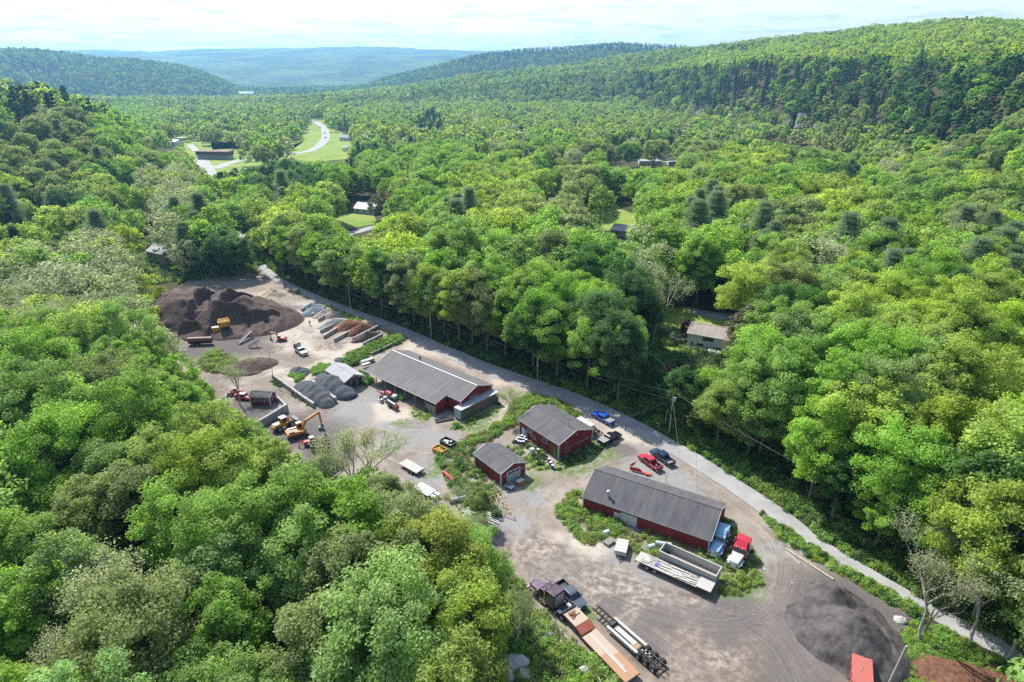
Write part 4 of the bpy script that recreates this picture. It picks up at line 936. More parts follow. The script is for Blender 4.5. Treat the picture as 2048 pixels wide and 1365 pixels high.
brush('shed_weeds', [(715, 745), (730, 748), (745, 765), (740, 775), (722, 770)], 'gk', 0.7, 0.6, 1.1, 20); brush('shed_weeds', [(820, 812), (850, 822), (865, 836), (845, 842), (825, 832)], 'gyd', 0.6, 0.3, 0.6, 21)
brush('wall_weeds', [(543, 755), (575, 775), (610, 800), (632, 815), (628, 822), (595, 800), (560, 775), (542, 765)], 'gdk', 0.7, 0.4, 0.7, 22, 1, 0.3)

# loose stones
import bmesh
def rock_mesh(m, k):
    bm = bmesh.new(); bmesh.ops.create_icosphere(bm, subdivisions=1, radius=1); r_ = random.Random(k)
    for v in bm.verts: v.co *= r_.uniform(0.65, 1.2); v.co.z *= 0.7
    me = bpy.data.meshes.new('stone'); bm.to_mesh(me); bm.free(); me.materials.append(m); return me
RK = [rock_mesh(STONE, 1), rock_mesh(paint((0.2, 0.19, 0.18), 0.9), 2), rock_mesh(paint((0.30, 0.24, 0.19), 0.9), 3), rock_mesh(paint((0.6, 0.58, 0.55), 0.8), 4)]
r_ = np.random.RandomState(77); n = 5200; x = r_.uniform(-105, 60, n); y = r_.uniform(58, 240, n); q_, _ = PX(np.stack([x, y, x * 0], 1))
m = inpoly(q_[:, 0], q_[:, 1], YP) & (vnoise(x, y, 6, 3) + r_.rand(n) * 0.35 > 0.68) & ~inpoly(q_[:, 0], q_[:, 1], [tuple(p) for p in RU] + [tuple(p) for p in RL[::-1]]); x, y = x[m], y[m]
scatter('loose_stones', np.stack([x, y, np.full(len(x), 0.1)], 1), RK, r_.rand(len(x)) * 6.28, 0.05 + 0.16 * r_.rand(len(x)) ** 3, r_.randint(0, 4, len(x)))

def shrub(px, py, s_, h_, mk, lab):
    n = 2600; k_ = rs.randint(0, 9, n); cl = rs.uniform(-1, 1, (9, 3)) * np.array([0.7, 0.7, 0.35]) * s_ + np.array([0, 0, h_ * 0.5])
    e = rdir(n) * (rs.rand(n) ** 0.4)[:, None]; cen = cl[k_] + e * np.array([s_ * 0.55, s_ * 0.55, h_ * 0.42]); cen[:, 2] = np.abs(cen[:, 2])
    nr = e * 0.6 + rdir(n) * 0.6 + np.array([0, 0, 0.5]); nr /= np.linalg.norm(nr, axis=1)[:, None]; v, q_ = leaf_quads(cen, nr, 0.16 * rs.uniform(0.6, 1.4, n))
    o = empty('shrub', G(px, py), 0, lab, 'shrub'); me = mesh_np('foliage', v, q_, LEAF[mk]); vattr(me, 'tint', np.repeat(rs.rand(n), 4)); link('foliage', me, o)
    m = MB(); [m.tube((0, 0, 0), tuple(c * 0.9), 0.05, 0.02, 5) for c in cl]; m.build('stems', M_BARK, o)
shrub(956, 1050, 2.3, 2.2, 'maple', 'round green shrub at the yard edge below the grey planks')
shrub(988, 1028, 1.3, 1.3, 'deep', 'smaller dark green shrub beside the grey planks')
shrub(1112, 912, 1.1, 3.2, 'fresh', 'bright green creeper climbing the near corner of the red workshop')
shrub(1480, 1165, 1.5, 1.4, 'oak', 'yellow-green shrub at the nose of the red truck')
shrub(806, 800, 0.9, 1.5, 'fresh', 'small bright shrub under the long lean-to edge')
shrub(596, 588, 0.7, 1.8, 'fresh', 'lone leafy shrub beside the sand heap by the road')

# ------------------------------------------------------------------ building materials
def wall_mat(name, col, board=2.6, axis=0):
    t = NT(name); oc = t.objc(); sp = t.node('ShaderNodeSeparateXYZ', {'Vector': oc})
    w = t.math('ADD', sp.outputs[0], sp.outputs[1]); s = t.math('SINE', t.math('MULTIPLY', w, board * 6.283))
    n1 = t.noise(0.8, 5, 0.6, oc); n2 = t.noise(5, 4, 0.6, t.node('ShaderNodeMapping', {'Vector': oc, 'Scale': (1.5, 1.5, 0.15)}).outputs[0])
    c = t.mix(t.ramp(n1, (0.35, 0.0), (0.7, 0.5)), col, tuple(k * 0.65 for k in col)); c = t.mix(t.ramp(n2, (0.55, 0.0), (0.8, 0.35)), c, tuple(min(1, k * 1.5 + 0.05) for k in col))
    c = t.mix(t.ramp(s, (0.9, 0.0), (0.99, 0.45)), c, tuple(k * 0.35 for k in col))
    return t.done(c, 0.75, 0, t.bump(s, 0.35, 0.02), 0.25)
def roof_mat(name, col, streak=1.0, panel=0.0):
    t = NT(name); oc = t.objc(); n1 = t.noise(1.0, 5, 0.65, t.node('ShaderNodeMapping', {'Vector': oc, 'Scale': (1.1, 0.16, 0.16)}).outputs[0])
    n2 = t.noise(14, 3, 0.75, oc); n3 = t.noise(0.35, 4, 0.6, oc)
    c = t.mix(t.math('MULTIPLY', t.ramp(n1, (0.38, 0.0), (0.66, 0.7)), streak), col, tuple(k * 1.75 for k in col)); c = t.mix(t.ramp(n3, (0.45, 0.0), (0.7, 0.4)), c, (0.16, 0.13, 0.115))
    c = t.mix(t.ramp(n2, (0.55, 0.0), (0.78, 0.55)), c, tuple(min(1, k * 2.3) for k in col)); h = n2
    if panel:
        sp = t.node('ShaderNodeSeparateXYZ', {'Vector': oc}); s = t.math('SINE', t.math('MULTIPLY', sp.outputs[0], panel * 6.283))
        c = t.mix(t.ramp(s, (0.85, 0.0), (0.98, 0.4)), c, tuple(k * 0.5 for k in col)); h = s
    return t.done(c, 0.8, 0, t.bump(h, 0.4, 0.03), 0.25)
RED = wall_mat('red_board_siding', (0.225, 0.036, 0.034)); CREAM = wall_mat('cream_siding', (0.80, 0.78, 0.68), 1.2); BLUEGREY = wall_mat('blue_grey_siding', (0.42, 0.50, 0.56)); BROWNW = wall_mat('brown_siding', (0.14, 0.085, 0.06)); GREYW = wall_mat('grey_siding', (0.36, 0.36, 0.36)); WHITEW = wall_mat('white_siding', (0.66, 0.67, 0.66))
SHINGLE = roof_mat('dark_shingles', (0.068, 0.066, 0.068)); TIN = roof_mat('grey_tin_roof', (0.100, 0.094, 0.092), 1.0, 1.1); TANROOF = roof_mat('tan_shingles', (0.34, 0.29, 0.25), 0.3); PALEROOF = roof_mat('pale_roof', (0.30, 0.30, 0.31), 0.4); BROWNROOF = roof_mat('brown_roof', (0.13, 0.075, 0.065), 0.5)
t = NT('concrete'); p = t.objc(); n1 = t.noise(0.9, 5, 0.65, p); n2 = t.noise(8, 4, 0.7, p)
M_CONC = t.done(t.mix(t.math('MULTIPLY', n2, 0.4), t.ramp(n1, (0.35, (0.27, 0.26, 0.24)), (0.65, (0.46, 0.45, 0.42))), (0.15, 0.14, 0.13)), 0.9, 0, t.bump(n2, 0.4, 0.03), 0.2)

def gable(root, L, W, he, hr, wall, roof, oh=0.3, trim=WHITE_TRIM, ridge=0.5, x0=0.0, he2=None):
    """gabled house in local axes: length along +x, width along -y, ridge at y=-W*ridge"""
    he2 = he2 or he; yr = -W * ridge
    mb = MB(); vs = []
    for x in (x0, L): vs += [(x, 0, 0), (x, 0, he), (x, yr, hr), (x, -W, he2), (x, -W, 0)]
    mb.add(vs, [(0, 1, 2, 3, 4), (9, 8, 7, 6, 5), (0, 5, 6, 1), (4, 3, 8, 9), (1, 6, 7, 2), (2, 7, 8, 3), (0, 4, 9, 5)]); mb.build('wall', wall, root)
    def slope(ya, za, yb, zb):
        d = Vector((0, yb - ya, zb - za)); u = d.normalized(); n = Vector((0, -u.z, u.y)) if u.y < 0 else Vector((0, -u.z, u.y)); n = n if n.z > 0 else -n
        a = Vector((0, ya, za)) - u * oh; b = Vector((0, yb, zb)); m = MB(); v = []
        for x in (x0 - oh, L + oh):
            for q in (a + n * 0.02, b + n * 0.02, b + n * 0.14, a + n * 0.14): v.append((x, q.y, q.z))
        m.add(v, [(0, 3, 2, 1), (4, 5, 6, 7), (0, 1, 5, 4), (1, 2, 6, 5), (2, 3, 7, 6), (3, 0, 4, 7)]); return m.build('roof', roof, root), a
    r1, a1 = slope(0, he, yr, hr); r2, a2 = slope(-W, he2, yr, hr)
    MB().beam((x0 - oh - 0.01, yr, hr + 0.12), (L + oh + 0.01, yr, hr + 0.12), 0.32, 0.10).build('ridge_cap', roof, root)
    tb = MB()
    for y, z in ((a1.y + 0.05, a1.z), (a2.y - 0.05, a2.z)): tb.beam((x0 - oh, y, z + 0.02), (L + oh, y, z + 0.02), 0.07, 0.16)
    for x in (x0 - oh - 0.04, L + oh + 0.04):
        tb.beam((x, a1.y, a1.z + 0.03), (x, yr, hr + 0.06), 0.06, 0.2); tb.beam((x, a2.y, a2.z + 0.03), (x, yr, hr + 0.06), 0.06, 0.2)
    for x, y, h in ((x0, 0, he), (x0, -W, he2), (L, 0, he), (L, -W, he2)):
        tb.box((x, y, h / 2 - 0.02), (0.24, 0.24, h - 0.08))
    tb.build('trim', trim, root)
def window(root, c, w, h, along='x', frame=WHITE_TRIM, div=1):
    """c centre of the opening on the wall plane; along: wall runs in x (faces +y) or y (faces -x)"""
    f = MB(); n = MB(); t = 0.08
    if along in ('x', 'xb'):
        s = 1 if along == 'x' else -1; y = c[1] + 0.03 * s
        for dx in (-w / 2, w / 2): f.box((c[0] + dx, y, c[2]), (t, t, h + t))
        for dz in (-h / 2, h / 2): f.box((c[0], y, c[2] + dz), (w - t, t, t))
        for k in range(1, div + 1): f.box((c[0] - w / 2 + w * k / (div + 1), y, c[2]), (0.05, 0.05, h - t))
        n.box((c[0], y - 0.02 * s, c[2]), (w - t, 0.03, h - t))
    else:
        s = -1 if along == 'y' else 1; x = c[0] + 0.03 * s
        for dy in (-w / 2, w / 2): f.box((x, c[1] + dy, c[2]), (t, t, h + t))
        for dz in (-h / 2, h / 2): f.box((x, c[1], c[2] + dz), (t, w - t, t))
        for k in range(1, div + 1): f.box((x, c[1] - w / 2 + w * k / (div + 1), c[2]), (0.05, 0.05, h - t))
        n.box((x - 0.02 * s, c[1], c[2]), (0.03, w - t, h - t))
    o = f.build('window', frame, root); n.build('pane', GLASS, o); return o
def flue(root, x, y, z, h, r=0.13, m=GREY, name='flue'):
    o = MB().tube((x, y, z), (x, y, z + h), r, r, 10).build(name, m, root); MB().tube((x, y, z + h), (x, y, z + h + 0.12), r * 1.6, r * 0.9, 10).build('cap', m, o); return o

# big barn nearest the camera
b = empty('barn', (32.83, 82.22, 0), 2.61, 'long red barn with a grey shingle roof, nearest the camera', 'barn')
gable(b, 22.9, 10.8, 2.75, 5.2, RED, SHINGLE, 0.28)
BX('door', (14.1, 0.05, 1.05), (3.1, 0.08, 2.1), WHITE_TRIM, b); BX('door', (16.3, 0.05, 0.85), (1.1, 0.08, 1.7), WHITE_TRIM, b)
f = flue(b, 18.6, -1.2, 3.2, 1.5, 0.22, SILVER, 'stove_pipe')
MB().tube((17.2, -10.9, 4.3), (17.2, -10.9, 5.7), 0.03, 0.03, 5).build('service_mast', GREY, b)
# workshop
b = empty('workshop', (9.63, 109.83, 0), 2.24, 'red workshop with barn doors on its gable, beside the parked pickups', 'workshop')
gable(b, 12.8, 9.7, 3.6, 5.2, RED, SHINGLE, 0.3)
for x, w in ((9.2, 1.7), (4.3, 1.5)): window(b, (x, 0.02, 2.3), w, 0.9, 'x', WHITE_TRIM, 2)
window(b, (7.9, 0.02, 1.2), 1.3, 0.6, 'x', WHITE_TRIM, 0)
BX('door', (11.4, 0.05, 1.05), (1.1, 0.08, 2.1), WHITE_TRIM, b); BX('door', (10.4, 0.05, 1.0), (0.8, 0.07, 2.0), GREY, b)
dr = BX('sliding_door', (-0.06, -4.3, 1.75), (0.08, 4.4, 3.2), RED, b)
m = MB(); m.beam((-0.13, -2.0, 3.4), (-0.13, -2.0, 0.4), 0.05, 0.05); m.beam((-0.13, -2.0, 1.7), (-0.13, -8.6, 2.0), 0.05, 0.05); m.build('conduit', WHITE_TRIM, b)
for y, z in ((-4.85, 4.2), (-2.0, 3.4), (-2.9, 1.0), (-7.8, 2.0)): MB().box((-0.13, y, z), (0.16, 0.16, 0.22)).build('wall_lamp', LAMP, b)
flue(b, 2.0, -4.6, 5.0, 1.7, 0.06, GREY)
# garage
b = empty('garage', (-2.17, 100.67, 0), 2.25, 'small red garage with one white roll-up door and a dark roof', 'garage')
gable(b, 8.5, 6.1, 2.9, 3.95, RED, SHINGLE, 0.25)
o = BX('garage_door', (-0.05, -3.1, 1.15), (0.07, 3.1, 2.3), WHITE, b)
m = MB(); [m.box((-0.10, -3.1, z), (0.04, 3.06, 0.03)) for z in (0.58, 1.15, 1.72)]; m.build('panel_groove', GREY, o)
for y in (-2.15, -3.1, -4.05): BX('pane', (-0.10, y, 2.0), (0.03, 0.75, 0.36), GLASS, o)
m = MB(); m.box((-0.08, -1.45, 1.2), (0.10, 0.14, 2.5)); m.box((-0.08, -4.75, 1.2), (0.10, 0.14, 2.5)); m.box((-0.08, -3.1, 2.42), (0.10, 3.2, 0.14)); m.build('door_frame', WHITE_TRIM, b)
flue(b, 1.0, -4.4, 3.5, 1.3, 0.06, GREY)
for y in (-0.8, -5.4): MB().box((-0.12, y, 1.9), (0.14, 0.14, 0.2)).build('wall_lamp', LAMP, b)
# long shed with lean-to
b = empty('long_shed', (-11.96, 127.8, 0), 2.43, 'long shed with a streaked grey tin roof and open lean-to front', 'shed')
gable(b, 30.8, 10.6, 3.9, 5.75, RED, TIN, 0.3)
m = MB(); v = []
for x in (4.2, 31.3):
    for y, z in ((-0.25, 4.0), (3.9, 3.0), (3.9, 3.12), (-0.25, 4.13)): v.append((x, y, z))
m.add(v, [(0, 1, 2, 3), (7, 6, 5, 4), (0, 4, 5, 1), (1, 5, 6, 2), (2, 6, 7, 3), (3, 7, 4, 0)]); m.build('lean_to_roof', TIN, b)
m = MB(); m.add([(4.35, 0.13, 0), (4.35, 3.7, 0), (4.35, 3.7, 2.98), (4.35, 0.13, 3.85), (4.5, 0.13, 0), (4.5, 3.7, 0), (4.5, 3.7, 2.98), (4.5, 0.13, 3.85)], [(0, 3, 2, 1), (4, 5, 6, 7), (0, 1, 5, 4), (1, 2, 6, 5), (3, 0, 4, 7), (2, 3, 7, 6)]); m.build('end_wall', RED, b)
MB().beam((4.1, 3.95, 3.05), (31.4, 3.95, 3.05), 0.06, 0.14).build('gutter', WHITE_TRIM, b)
for k in range(7): BX('post', (8.2 + k * 3.7, 3.65, 1.47), (0.18, 0.18, 2.94), WOODG, b)
window(b, (-0.02, -4.4, 3.3), 2.6, 0.45, 'y', WHITE_TRIM, 3)
flue(b, 22.0, -7.2, 5.0, 1.0, 0.22, BLACK, 'chimney'); MB().beam((-0.34, -5.3, 5.93), (30.9, -5.3, 5.93), 0.34, 0.04).build('ridge_strip', WHITE_TRIM, b)
BX('door', (-0.05, -9.6, 1.6), (0.07, 0.9, 2.4), BROWNW, b)
# bits under the lean-to: log stack and crates
RB = Matrix.Rotation(2.43, 4, 'Z'); OB = Vector((-11.96, 127.8, 0))
def inB(x, y, z=0): return OB + RB @ Vector((x, y, z))
o = empty('firewood_stack', inB(6.6, 2.6), 2.43, 'stacked split firewood under the near end of the lean-to', 'firewood'); m = MB()
for r_ in range(7):
    for c_ in range(11): m.tube((-1.6 + c_ * 0.31 + (r_ % 2) * 0.15, 0.3, 0.16 + r_ * 0.27), (-1.6 + c_ * 0.31 + (r_ % 2) * 0.15, 0.95, 0.16 + r_ * 0.27), 0.14, 0.14, 6)
m.build('logs', LOGM, o)
def cargo(name, loc, L, W, H, rz, lab, cat, mat, top=WHITE):
    o = empty(name, loc, rz, lab, cat); m = MB().box((0, 0, 0.25 + H / 2), (L, W, H)); m.build('body', mat, o)
    m = MB(); n = int(L / 0.42)
    for s in (-1, 1): [m.box((-L / 2 + (k + 0.5) * L / n, s * (W / 2 + 0.03), 0.25 + H / 2), (0.12, 0.06, H - 0.2)) for k in range(n)]
    m.build('ribs', mat, o); BX('roof', (0, 0, 0.3 + H), (L + 0.04, W + 0.04, 0.08), top, o); BX('sill', (0, 0, 0.16), (L * 0.98, W * 0.9, 0.3), DARK, o); return o
CONT = paint((0.13, 0.115, 0.085), 0.75, 0, 0.5)
a_, c_ = Vector((-11.7, 125.0, 0)), Vector((-3.2, 134.2, 0)); d_ = (c_ - a_); an_ = math.atan2(d_.y, d_.x); n_ = Vector((math.sin(an_), -math.cos(an_), 0))
o = cargo('cargo_box', (a_ + c_) / 2 - n_ * 1.2 + Vector((0, 0, 0)), 12.4, 2.4, 2.5, an_, 'old brown box trailer body with a pale roof against the long shed', 'cargo box', CONT, paint((0.45, 0.46, 0.47), 0.6, 0, 0.4))
m = MB(); [m.box((-1.0 + k * 0.62, -1.275, 1.5), (0.42, 0.02, 0.8 - 0.12 * (k % 2))) for k in range(6)]; m.build('faded_panel', paint((0.42, 0.10, 0.04), 0.8, 0, 0.5), o)
BX('end_door', (-6.24, 0, 1.5), (0.06, 2.2, 2.3), paint((0.40, 0.46, 0.48), 0.6, 0, 0.3), o)
o = MB(); [o.beam((-0.6 + k * 0.6, -2.2, 0.25), (-0.6 + k * 0.6, 2.2, 0.25), 0.22, 0.3) for k in range(3)]
o = o.build('steel_beams', DARK); o.location = G(889, 841); o.rotation_euler = (0, 0, 2.0 - 1.57 + 1.5); tag(o, 'three dark steel beams lying at the corner of the long shed', 'steel beams')
# little grey-roofed store beside the black gravel
b = empty('gravel_store', (-42.0, 140.2, 0), 2.33, 'little store with a pale grey gabled roof and open front beside black gravel', 'shed')
gable(b, 9.2, 5.2, 2.5, 3.7, GREYW, PALEROOF, 0.3); BX('opening_panel', (-0.04, -2.6, 1.15), (0.1, 4.2, 2.3), BLACK, b); BX('post', (-0.12, -1.6, 1.15), (0.12, 0.14, 2.3), WOODL, b); BX('post', (-0.12, -3.4, 1.15), (0.12, 0.14, 2.3), WOODL, b)  # flat black panel stands in for the shade inside the open front
BX('gable_panel', (-0.05, -2.6, 2.65), (0.07, 2.4, 0.5), RED, b)
# tiny red office
b = empty('office_hut', (-58.2, 132.3, 0), math.pi - 0.02, 'tiny red office hut with a row of white windows, behind the stone wall', 'hut')
b.rotation_euler = (0, 0, math.atan2(132.9 - 132.3, -63.0 + 58.2))
gable(b, 4.9, 2.9, 2.35, 2.95, RED, SHINGLE, 0.2)
for x in (0.75, 1.6, 2.45, 3.3, 4.1): window(b, (x, 0.02, 1.5), 0.55, 0.95, 'x', WHITE_TRIM, 0)
window(b, (-0.02, -1.4, 1.5), 0.8, 0.9, 'y', WHITE_TRIM, 1)
# cream house
b = empty('cream_house', (61.4, 161.0, 0), math.atan2(166.4 - 161.0, 51.0 - 61.4), 'cream house with a tan roof and dark shutters among the trees', 'house')
gable(b, 11.9, 7.2, 4.9, 6.9, CREAM, TANROOF, 0.35)
for x, z, w in ((6.2, 3.9, 2.2), (8.2, 1.9, 0.9), (3.4, 1.5, 0.8)):
    o = window(b, (x, 0.02, z), w, 1.1 if w > 1 else 0.8, 'x', WHITE_TRIM, 1)
    for s in (-1, 1): BX('shutter', (x + s * (w / 2 + 0.25), 0.06, z), (0.35, 0.05, 1.15 if w > 1 else 0.85), BLACK, o)
flue(b, 7.2, -1.6, 5.2, 0.7, 0.1, BLACK)
o = empty('deck', G(1490, 705, 0), -0.4, 'small brown timber deck beside the cream house', 'deck'); BX('floor', (0, 0, 1.0), (4.5, 3.5, 0.15), BROWNW, o)
for x in (-2, 2):
    for y in (-1.5, 1.5): BX('post', (x, y, 0.5), (0.15, 0.15, 0.95), BROWNW, o)
o = empty('car_shelter', G(1428, 712, 0), -0.45, 'low white ridged canopy in front of the cream house', 'canopy'); m = MB()
n = 8; vs = [(x, 1.7 * math.cos(math.pi * i / n), 0.3 + 1.5 * math.sin(math.pi * i / n)) for x in (-1.8, 1.8) for i in range(n + 1)]
m.add(vs, [(i, i + 1, n + 2 + i, n + 1 + i) for i in range(n)] + [tuple(range(n + 1))[::-1], tuple(range(n + 1, 2 * n + 2))]); m.build('cover', WHITE, o); m = MB(); [m.box((x, y, 0.15), (0.08, 0.08, 0.3)) for x in (-1.75, 1.75) for y in (-1.65, 1.65)]; m.build('feet', GREY, o)
o = empty('swimming_pool', G(1360, 680, 0), 0, 'round above-ground pool with a pale rim beside the cream house', 'pool'); MB().tube((0, 0, 0), (0, 0, 1.2), 2.9, 2.9, 28).build('wall', paint((0.35, 0.42, 0.48)), o)
m = MB(); n = 28; vs = []
for r_, z in ((2.75, 1.21), (3.05, 1.21), (3.05, 1.29), (2.75, 1.29)): vs += [(r_ * math.cos(6.283 * i / n), r_ * math.sin(6.283 * i / n), z) for i in range(n)]
m.add(vs, [(k * n + i, k * n + (i + 1) % n, ((k + 1) % 4) * n + (i + 1) % n, ((k + 1) % 4) * n + i) for k in range(4) for i in range(n)]); m.build('rim', WHITE, o); MB().tube((0, 0, 1.201), (0, 0, 1.235), 2.74, 2.74, 28).build('cover', DARK, o)
o = empty('playset', G(1290, 660, 0), 0.3, 'small wooden play tower with an orange roof and teal tarp on the lawn', 'playset')
for x in (-0.8, 0.8):
    for y in (-0.8, 0.8): BX('post', (x, y, 1.4), (0.12, 0.12, 2.8), WOODL, o)
BX('floor', (0, 0, 1.4), (1.8, 1.8, 0.1), WOODL, o); MB().add([(-1.1, -1.1, 2.8), (1.1, -1.1, 2.8), (1.1, 1.1, 2.8), (-1.1, 1.1, 2.8), (0, 0, 3.6)], [(0, 1, 4), (1, 2, 4), (2, 3, 4), (3, 0, 4), (3, 2, 1, 0)]).build('roof', ORANGE, o); BX('tarp', (0, -0.9, 0.8), (1.5, 0.05, 1.1), paint((0.05, 0.30, 0.34)), o)

# houses and business buildings in the valley
def house(px, py, L, W, he, hr, rz, wall, roof, lab, cat='house', name='house', wins=3, rid=0.5, chim=False):
    g = GT(px, py); o = empty(name, (g.x, g.y, T1(g.x, g.y)), rz, lab, cat)
    gable(o, L, W, he, hr, wall, roof, 0.4, WHITE_TRIM, rid)
    for k in range(wins): window(o, (L * (k + 0.5) / wins, 0.02, he * 0.55), min(1.6, L / wins * 0.45), 1.1, 'x', WHITE_TRIM, 1)
    window(o, (-0.02, -W * 0.5, he * 0.55), 1.4, 1.1, 'y', WHITE_TRIM, 1)
    if chim: BX('chimney', (L * 0.3, -W * 0.5, hr + 0.3), (0.8, 0.8, 1.4), BROWNROOF, o)
    return o
house(748, 431, 13, 8.5, 3.0, 5.6, 2.75, BLUEGREY, paint((0.62, 0.62, 0.63), 0.6, 0, 0.2), 'pale blue bungalow with a white gabled roof facing the lawn')
house(92, 438, 13, 8, 3.2, 5.0, 2.9, GREYW, SHINGLE, 'dark-roofed house in the trees near the upper left edge', wins=2)
house(286, 414, 11, 7, 2.8, 4.4, 2.8, CREAM, TANROOF, 'small tan-roofed house half hidden in the left wood', wins=2)
house(330, 535, 11, 9, 5.4, 7.6, 2.6, GREYW, PALEROOF, 'tall grey house hidden behind trunks above the mulch mound')
house(222, 548, 13, 9, 3.2, 5.2, 2.6, WHITEW, PALEROOF, 'pale-roofed house under the thinly leaved trees on the left')
house(462, 418, 12, 8, 3.0, 4.8, 2.5, WHITEW, SHINGLE, 'white house with a dark roof beside the back road', wins=2)
house(1112, 392, 14, 9, 3.2, 5.6, 2.8, WHITEW, PALEROOF, 'white-gabled house deep in the central wood', wins=2)
house(1272, 478, 13, 10, 3.0, 4.8, 2.6, GREYW, PALEROOF, 'house whose pale grey hip roof shows below the fenced lawn', wins=2, chim=True)
house(700, 283, 13, 9, 4.0, 6.5, 2.9, WHITEW, PALEROOF, 'white house beside the field right of the highway')
house(715, 304, 16, 9, 3.6, 5.4, 2.9, CREAM, PALEROOF, 'cream house behind the dark spruce near the highway bend', wins=2)
house(352, 293, 30, 14, 4.5, 6, 3.0, WHITEW, paint((0.66, 0.67, 0.68), 0.5), 'long white warehouse left of the village road', 'warehouse', 'warehouse', 5)
house(375, 270, 26, 14, 5, 6.6, 2.9, BLUEGREY, paint((0.55, 0.60, 0.64), 0.5), 'pale blue commercial block at the far end of the village road', 'shop building', 'commercial_building', 5)
house(405, 268, 20, 10, 4, 5.4, 2.9, WHITEW, PALEROOF, 'low white building between the village trees', 'shop building', 'commercial_building', 3)
house(423, 285, 13, 10, 5, 7.4, 2.9, GREYW, BROWNROOF, 'grey house with a brown roof behind the motel', wins=2)
# two-storey motel
g = GT(457, 320); o = empty('motel', (g.x, g.y, T1(g.x, g.y)), 3.02, 'two-storey motel with a dark brown upper floor by the junction', 'motel'); o.scale = (0.78, 0.9, 1.0)
BX('lower_floor', (20, -6, 1.7), (38, 11, 3.4), BLUEGREY, o); BX('upper_floor', (20, -6, 5.0), (40, 12.5, 3.2), BROWNW, o); BX('roof', (20, -6, 6.8), (42, 14.5, 0.4), BROWNROOF, o)
for k in range(9): window(o, (3.5 + k * 4.1, 0.27, 5.0), 1.8, 1.4, 'x', WHITE_TRIM, 1)
for k in range(6): BX('garage_door', (5 + k * 6, -0.45, 1.4), (3.4, 0.12, 2.6), WHITE, o)
m = MB(); m.box((20, 0.9, 3.5), (40, 1.2, 0.15)); [m.box((20, 1.45, 3.9 + k * 0.4), (40, 0.05, 0.06)) for k in range(2)]; m.build('balcony', WHITE_TRIM, o)
# white mobile homes
for k, (px, py, L, lab) in enumerate([(1300, 330, 20, 'longest white mobile home, its side to the camera'), (1262, 321, 12, 'short pale mobile home at the left of the row'), (1328, 322, 13, 'grey-roofed mobile home behind the longest one'), (1345, 331, 9, 'small white mobile home at the right end of the row'), (1222, 322, 14, 'tan mobile home standing apart to the left under trees')]):
    g = GT(px, py); o = empty('mobile_home', (g.x - L / 2, g.y, 0), 0.04 + 0.03 * k, lab, 'mobile home', 'mobile homes in the valley'); BX('body', (L / 2, 0, 1.9), (L, 4.2, 2.7), [WHITEW, CREAM, WHITEW, WHITEW, CREAM][k], o); BX('skirt', (L / 2, 0, 0.28), (L * 0.97, 3.9, 0.54), GREY, o)
    MB().prof([(0, 3.25), (L, 3.25), (L, 3.35), (0, 3.35)], 2.3).build('roof', PALEROOF, o)
    for q in range(4): window(o, (L * (q + 0.5) / 4, -2.12, 2.1), 1.1, 0.8, 'xb', DARK, 0)
# garden fence, tower on the ridge
g0_, g1_ = GT(1180, 418), GT(1240, 417); o = empty('garden_fence', g0_, math.atan2(g1_.y - g0_.y, g1_.x - g0_.x), 'brown board fence along the back of the small lawn', 'fence'); L_ = (g1_ - g0_).length
BX('boards', (L_ / 2, 0, 0.95), (L_, 0.06, 1.8), BROWNW, o)
for k in range(7): BX('post', (L_ * k / 6, 0.08, 1.0), (0.12, 0.12, 2.0), BROWNW, o)
g = GT(776, 101); zt = T1(g.x, g.y); o = empty('radio_tower', (g.x, g.y, zt + 14), 0, 'thin lattice mast on the crest of the far blue ridge', 'radio mast'); m = MB()
for s in ((-1, -1), (1, -1), (1, 1), (-1, 1)): m.tube((s[0] * 4, s[1] * 4, 0), (s[0] * 0.8, s[1] * 0.8, 62), 0.9, 0.6, 5)
for k in range(8):
    z0, z1 = k * 7.7, k * 7.7 + 7.7; w0, w1 = 4 - 3.2 * z0 / 62, 4 - 3.2 * z1 / 62; m.tube((-w0, -w0, z0), (w1, -w1, z1), 0.5, 0.5, 4); m.tube((w0, -w0, z0), (-w1, -w1, z1), 0.5, 0.5, 4)
m.build('lattice', GREY, o); MB().tube((0, 0, 61), (0, 0, 74), 0.6, 0.3, 5).build('antenna', GREY, o)

# ------------------------------------------------------------------ heaps of loose material
def loose(name, c1, c2, sc=1.5):
    t = NT(name); p = t.pos(); n1 = t.noise(sc, 6, 0.7, p); n2 = t.noise(9, 4, 0.75, p)
    c = t.mix(t.ramp(n1, (0.35, 0.0), (0.65, 1.0)), c1, c2); c = t.mix(t.ramp(n2, (0.55, 0.0), (0.75, 0.35)), c, tuple(min(1, k * 2.2 + 0.02) for k in c2))
    return t.done(c, 0.95, 0, t.bump(t.math('ADD', n1, t.math('MULTIPLY', n2, 0.35)), 0.9, 0.25), 0.15)
MULCH = loose('dark_mulch', (0.060, 0.040, 0.031), (0.140, 0.102, 0.084)); BLACKG = loose('black_gravel', (0.055, 0.058, 0.065), (0.10, 0.105, 0.115)); BROWNM = loose('brown_mulch', (0.09, 0.040, 0.025), (0.20, 0.105, 0.065)); ORANGEM = loose('orange_mulch', (0.17, 0.075, 0.04), (0.32, 0.17, 0.10))
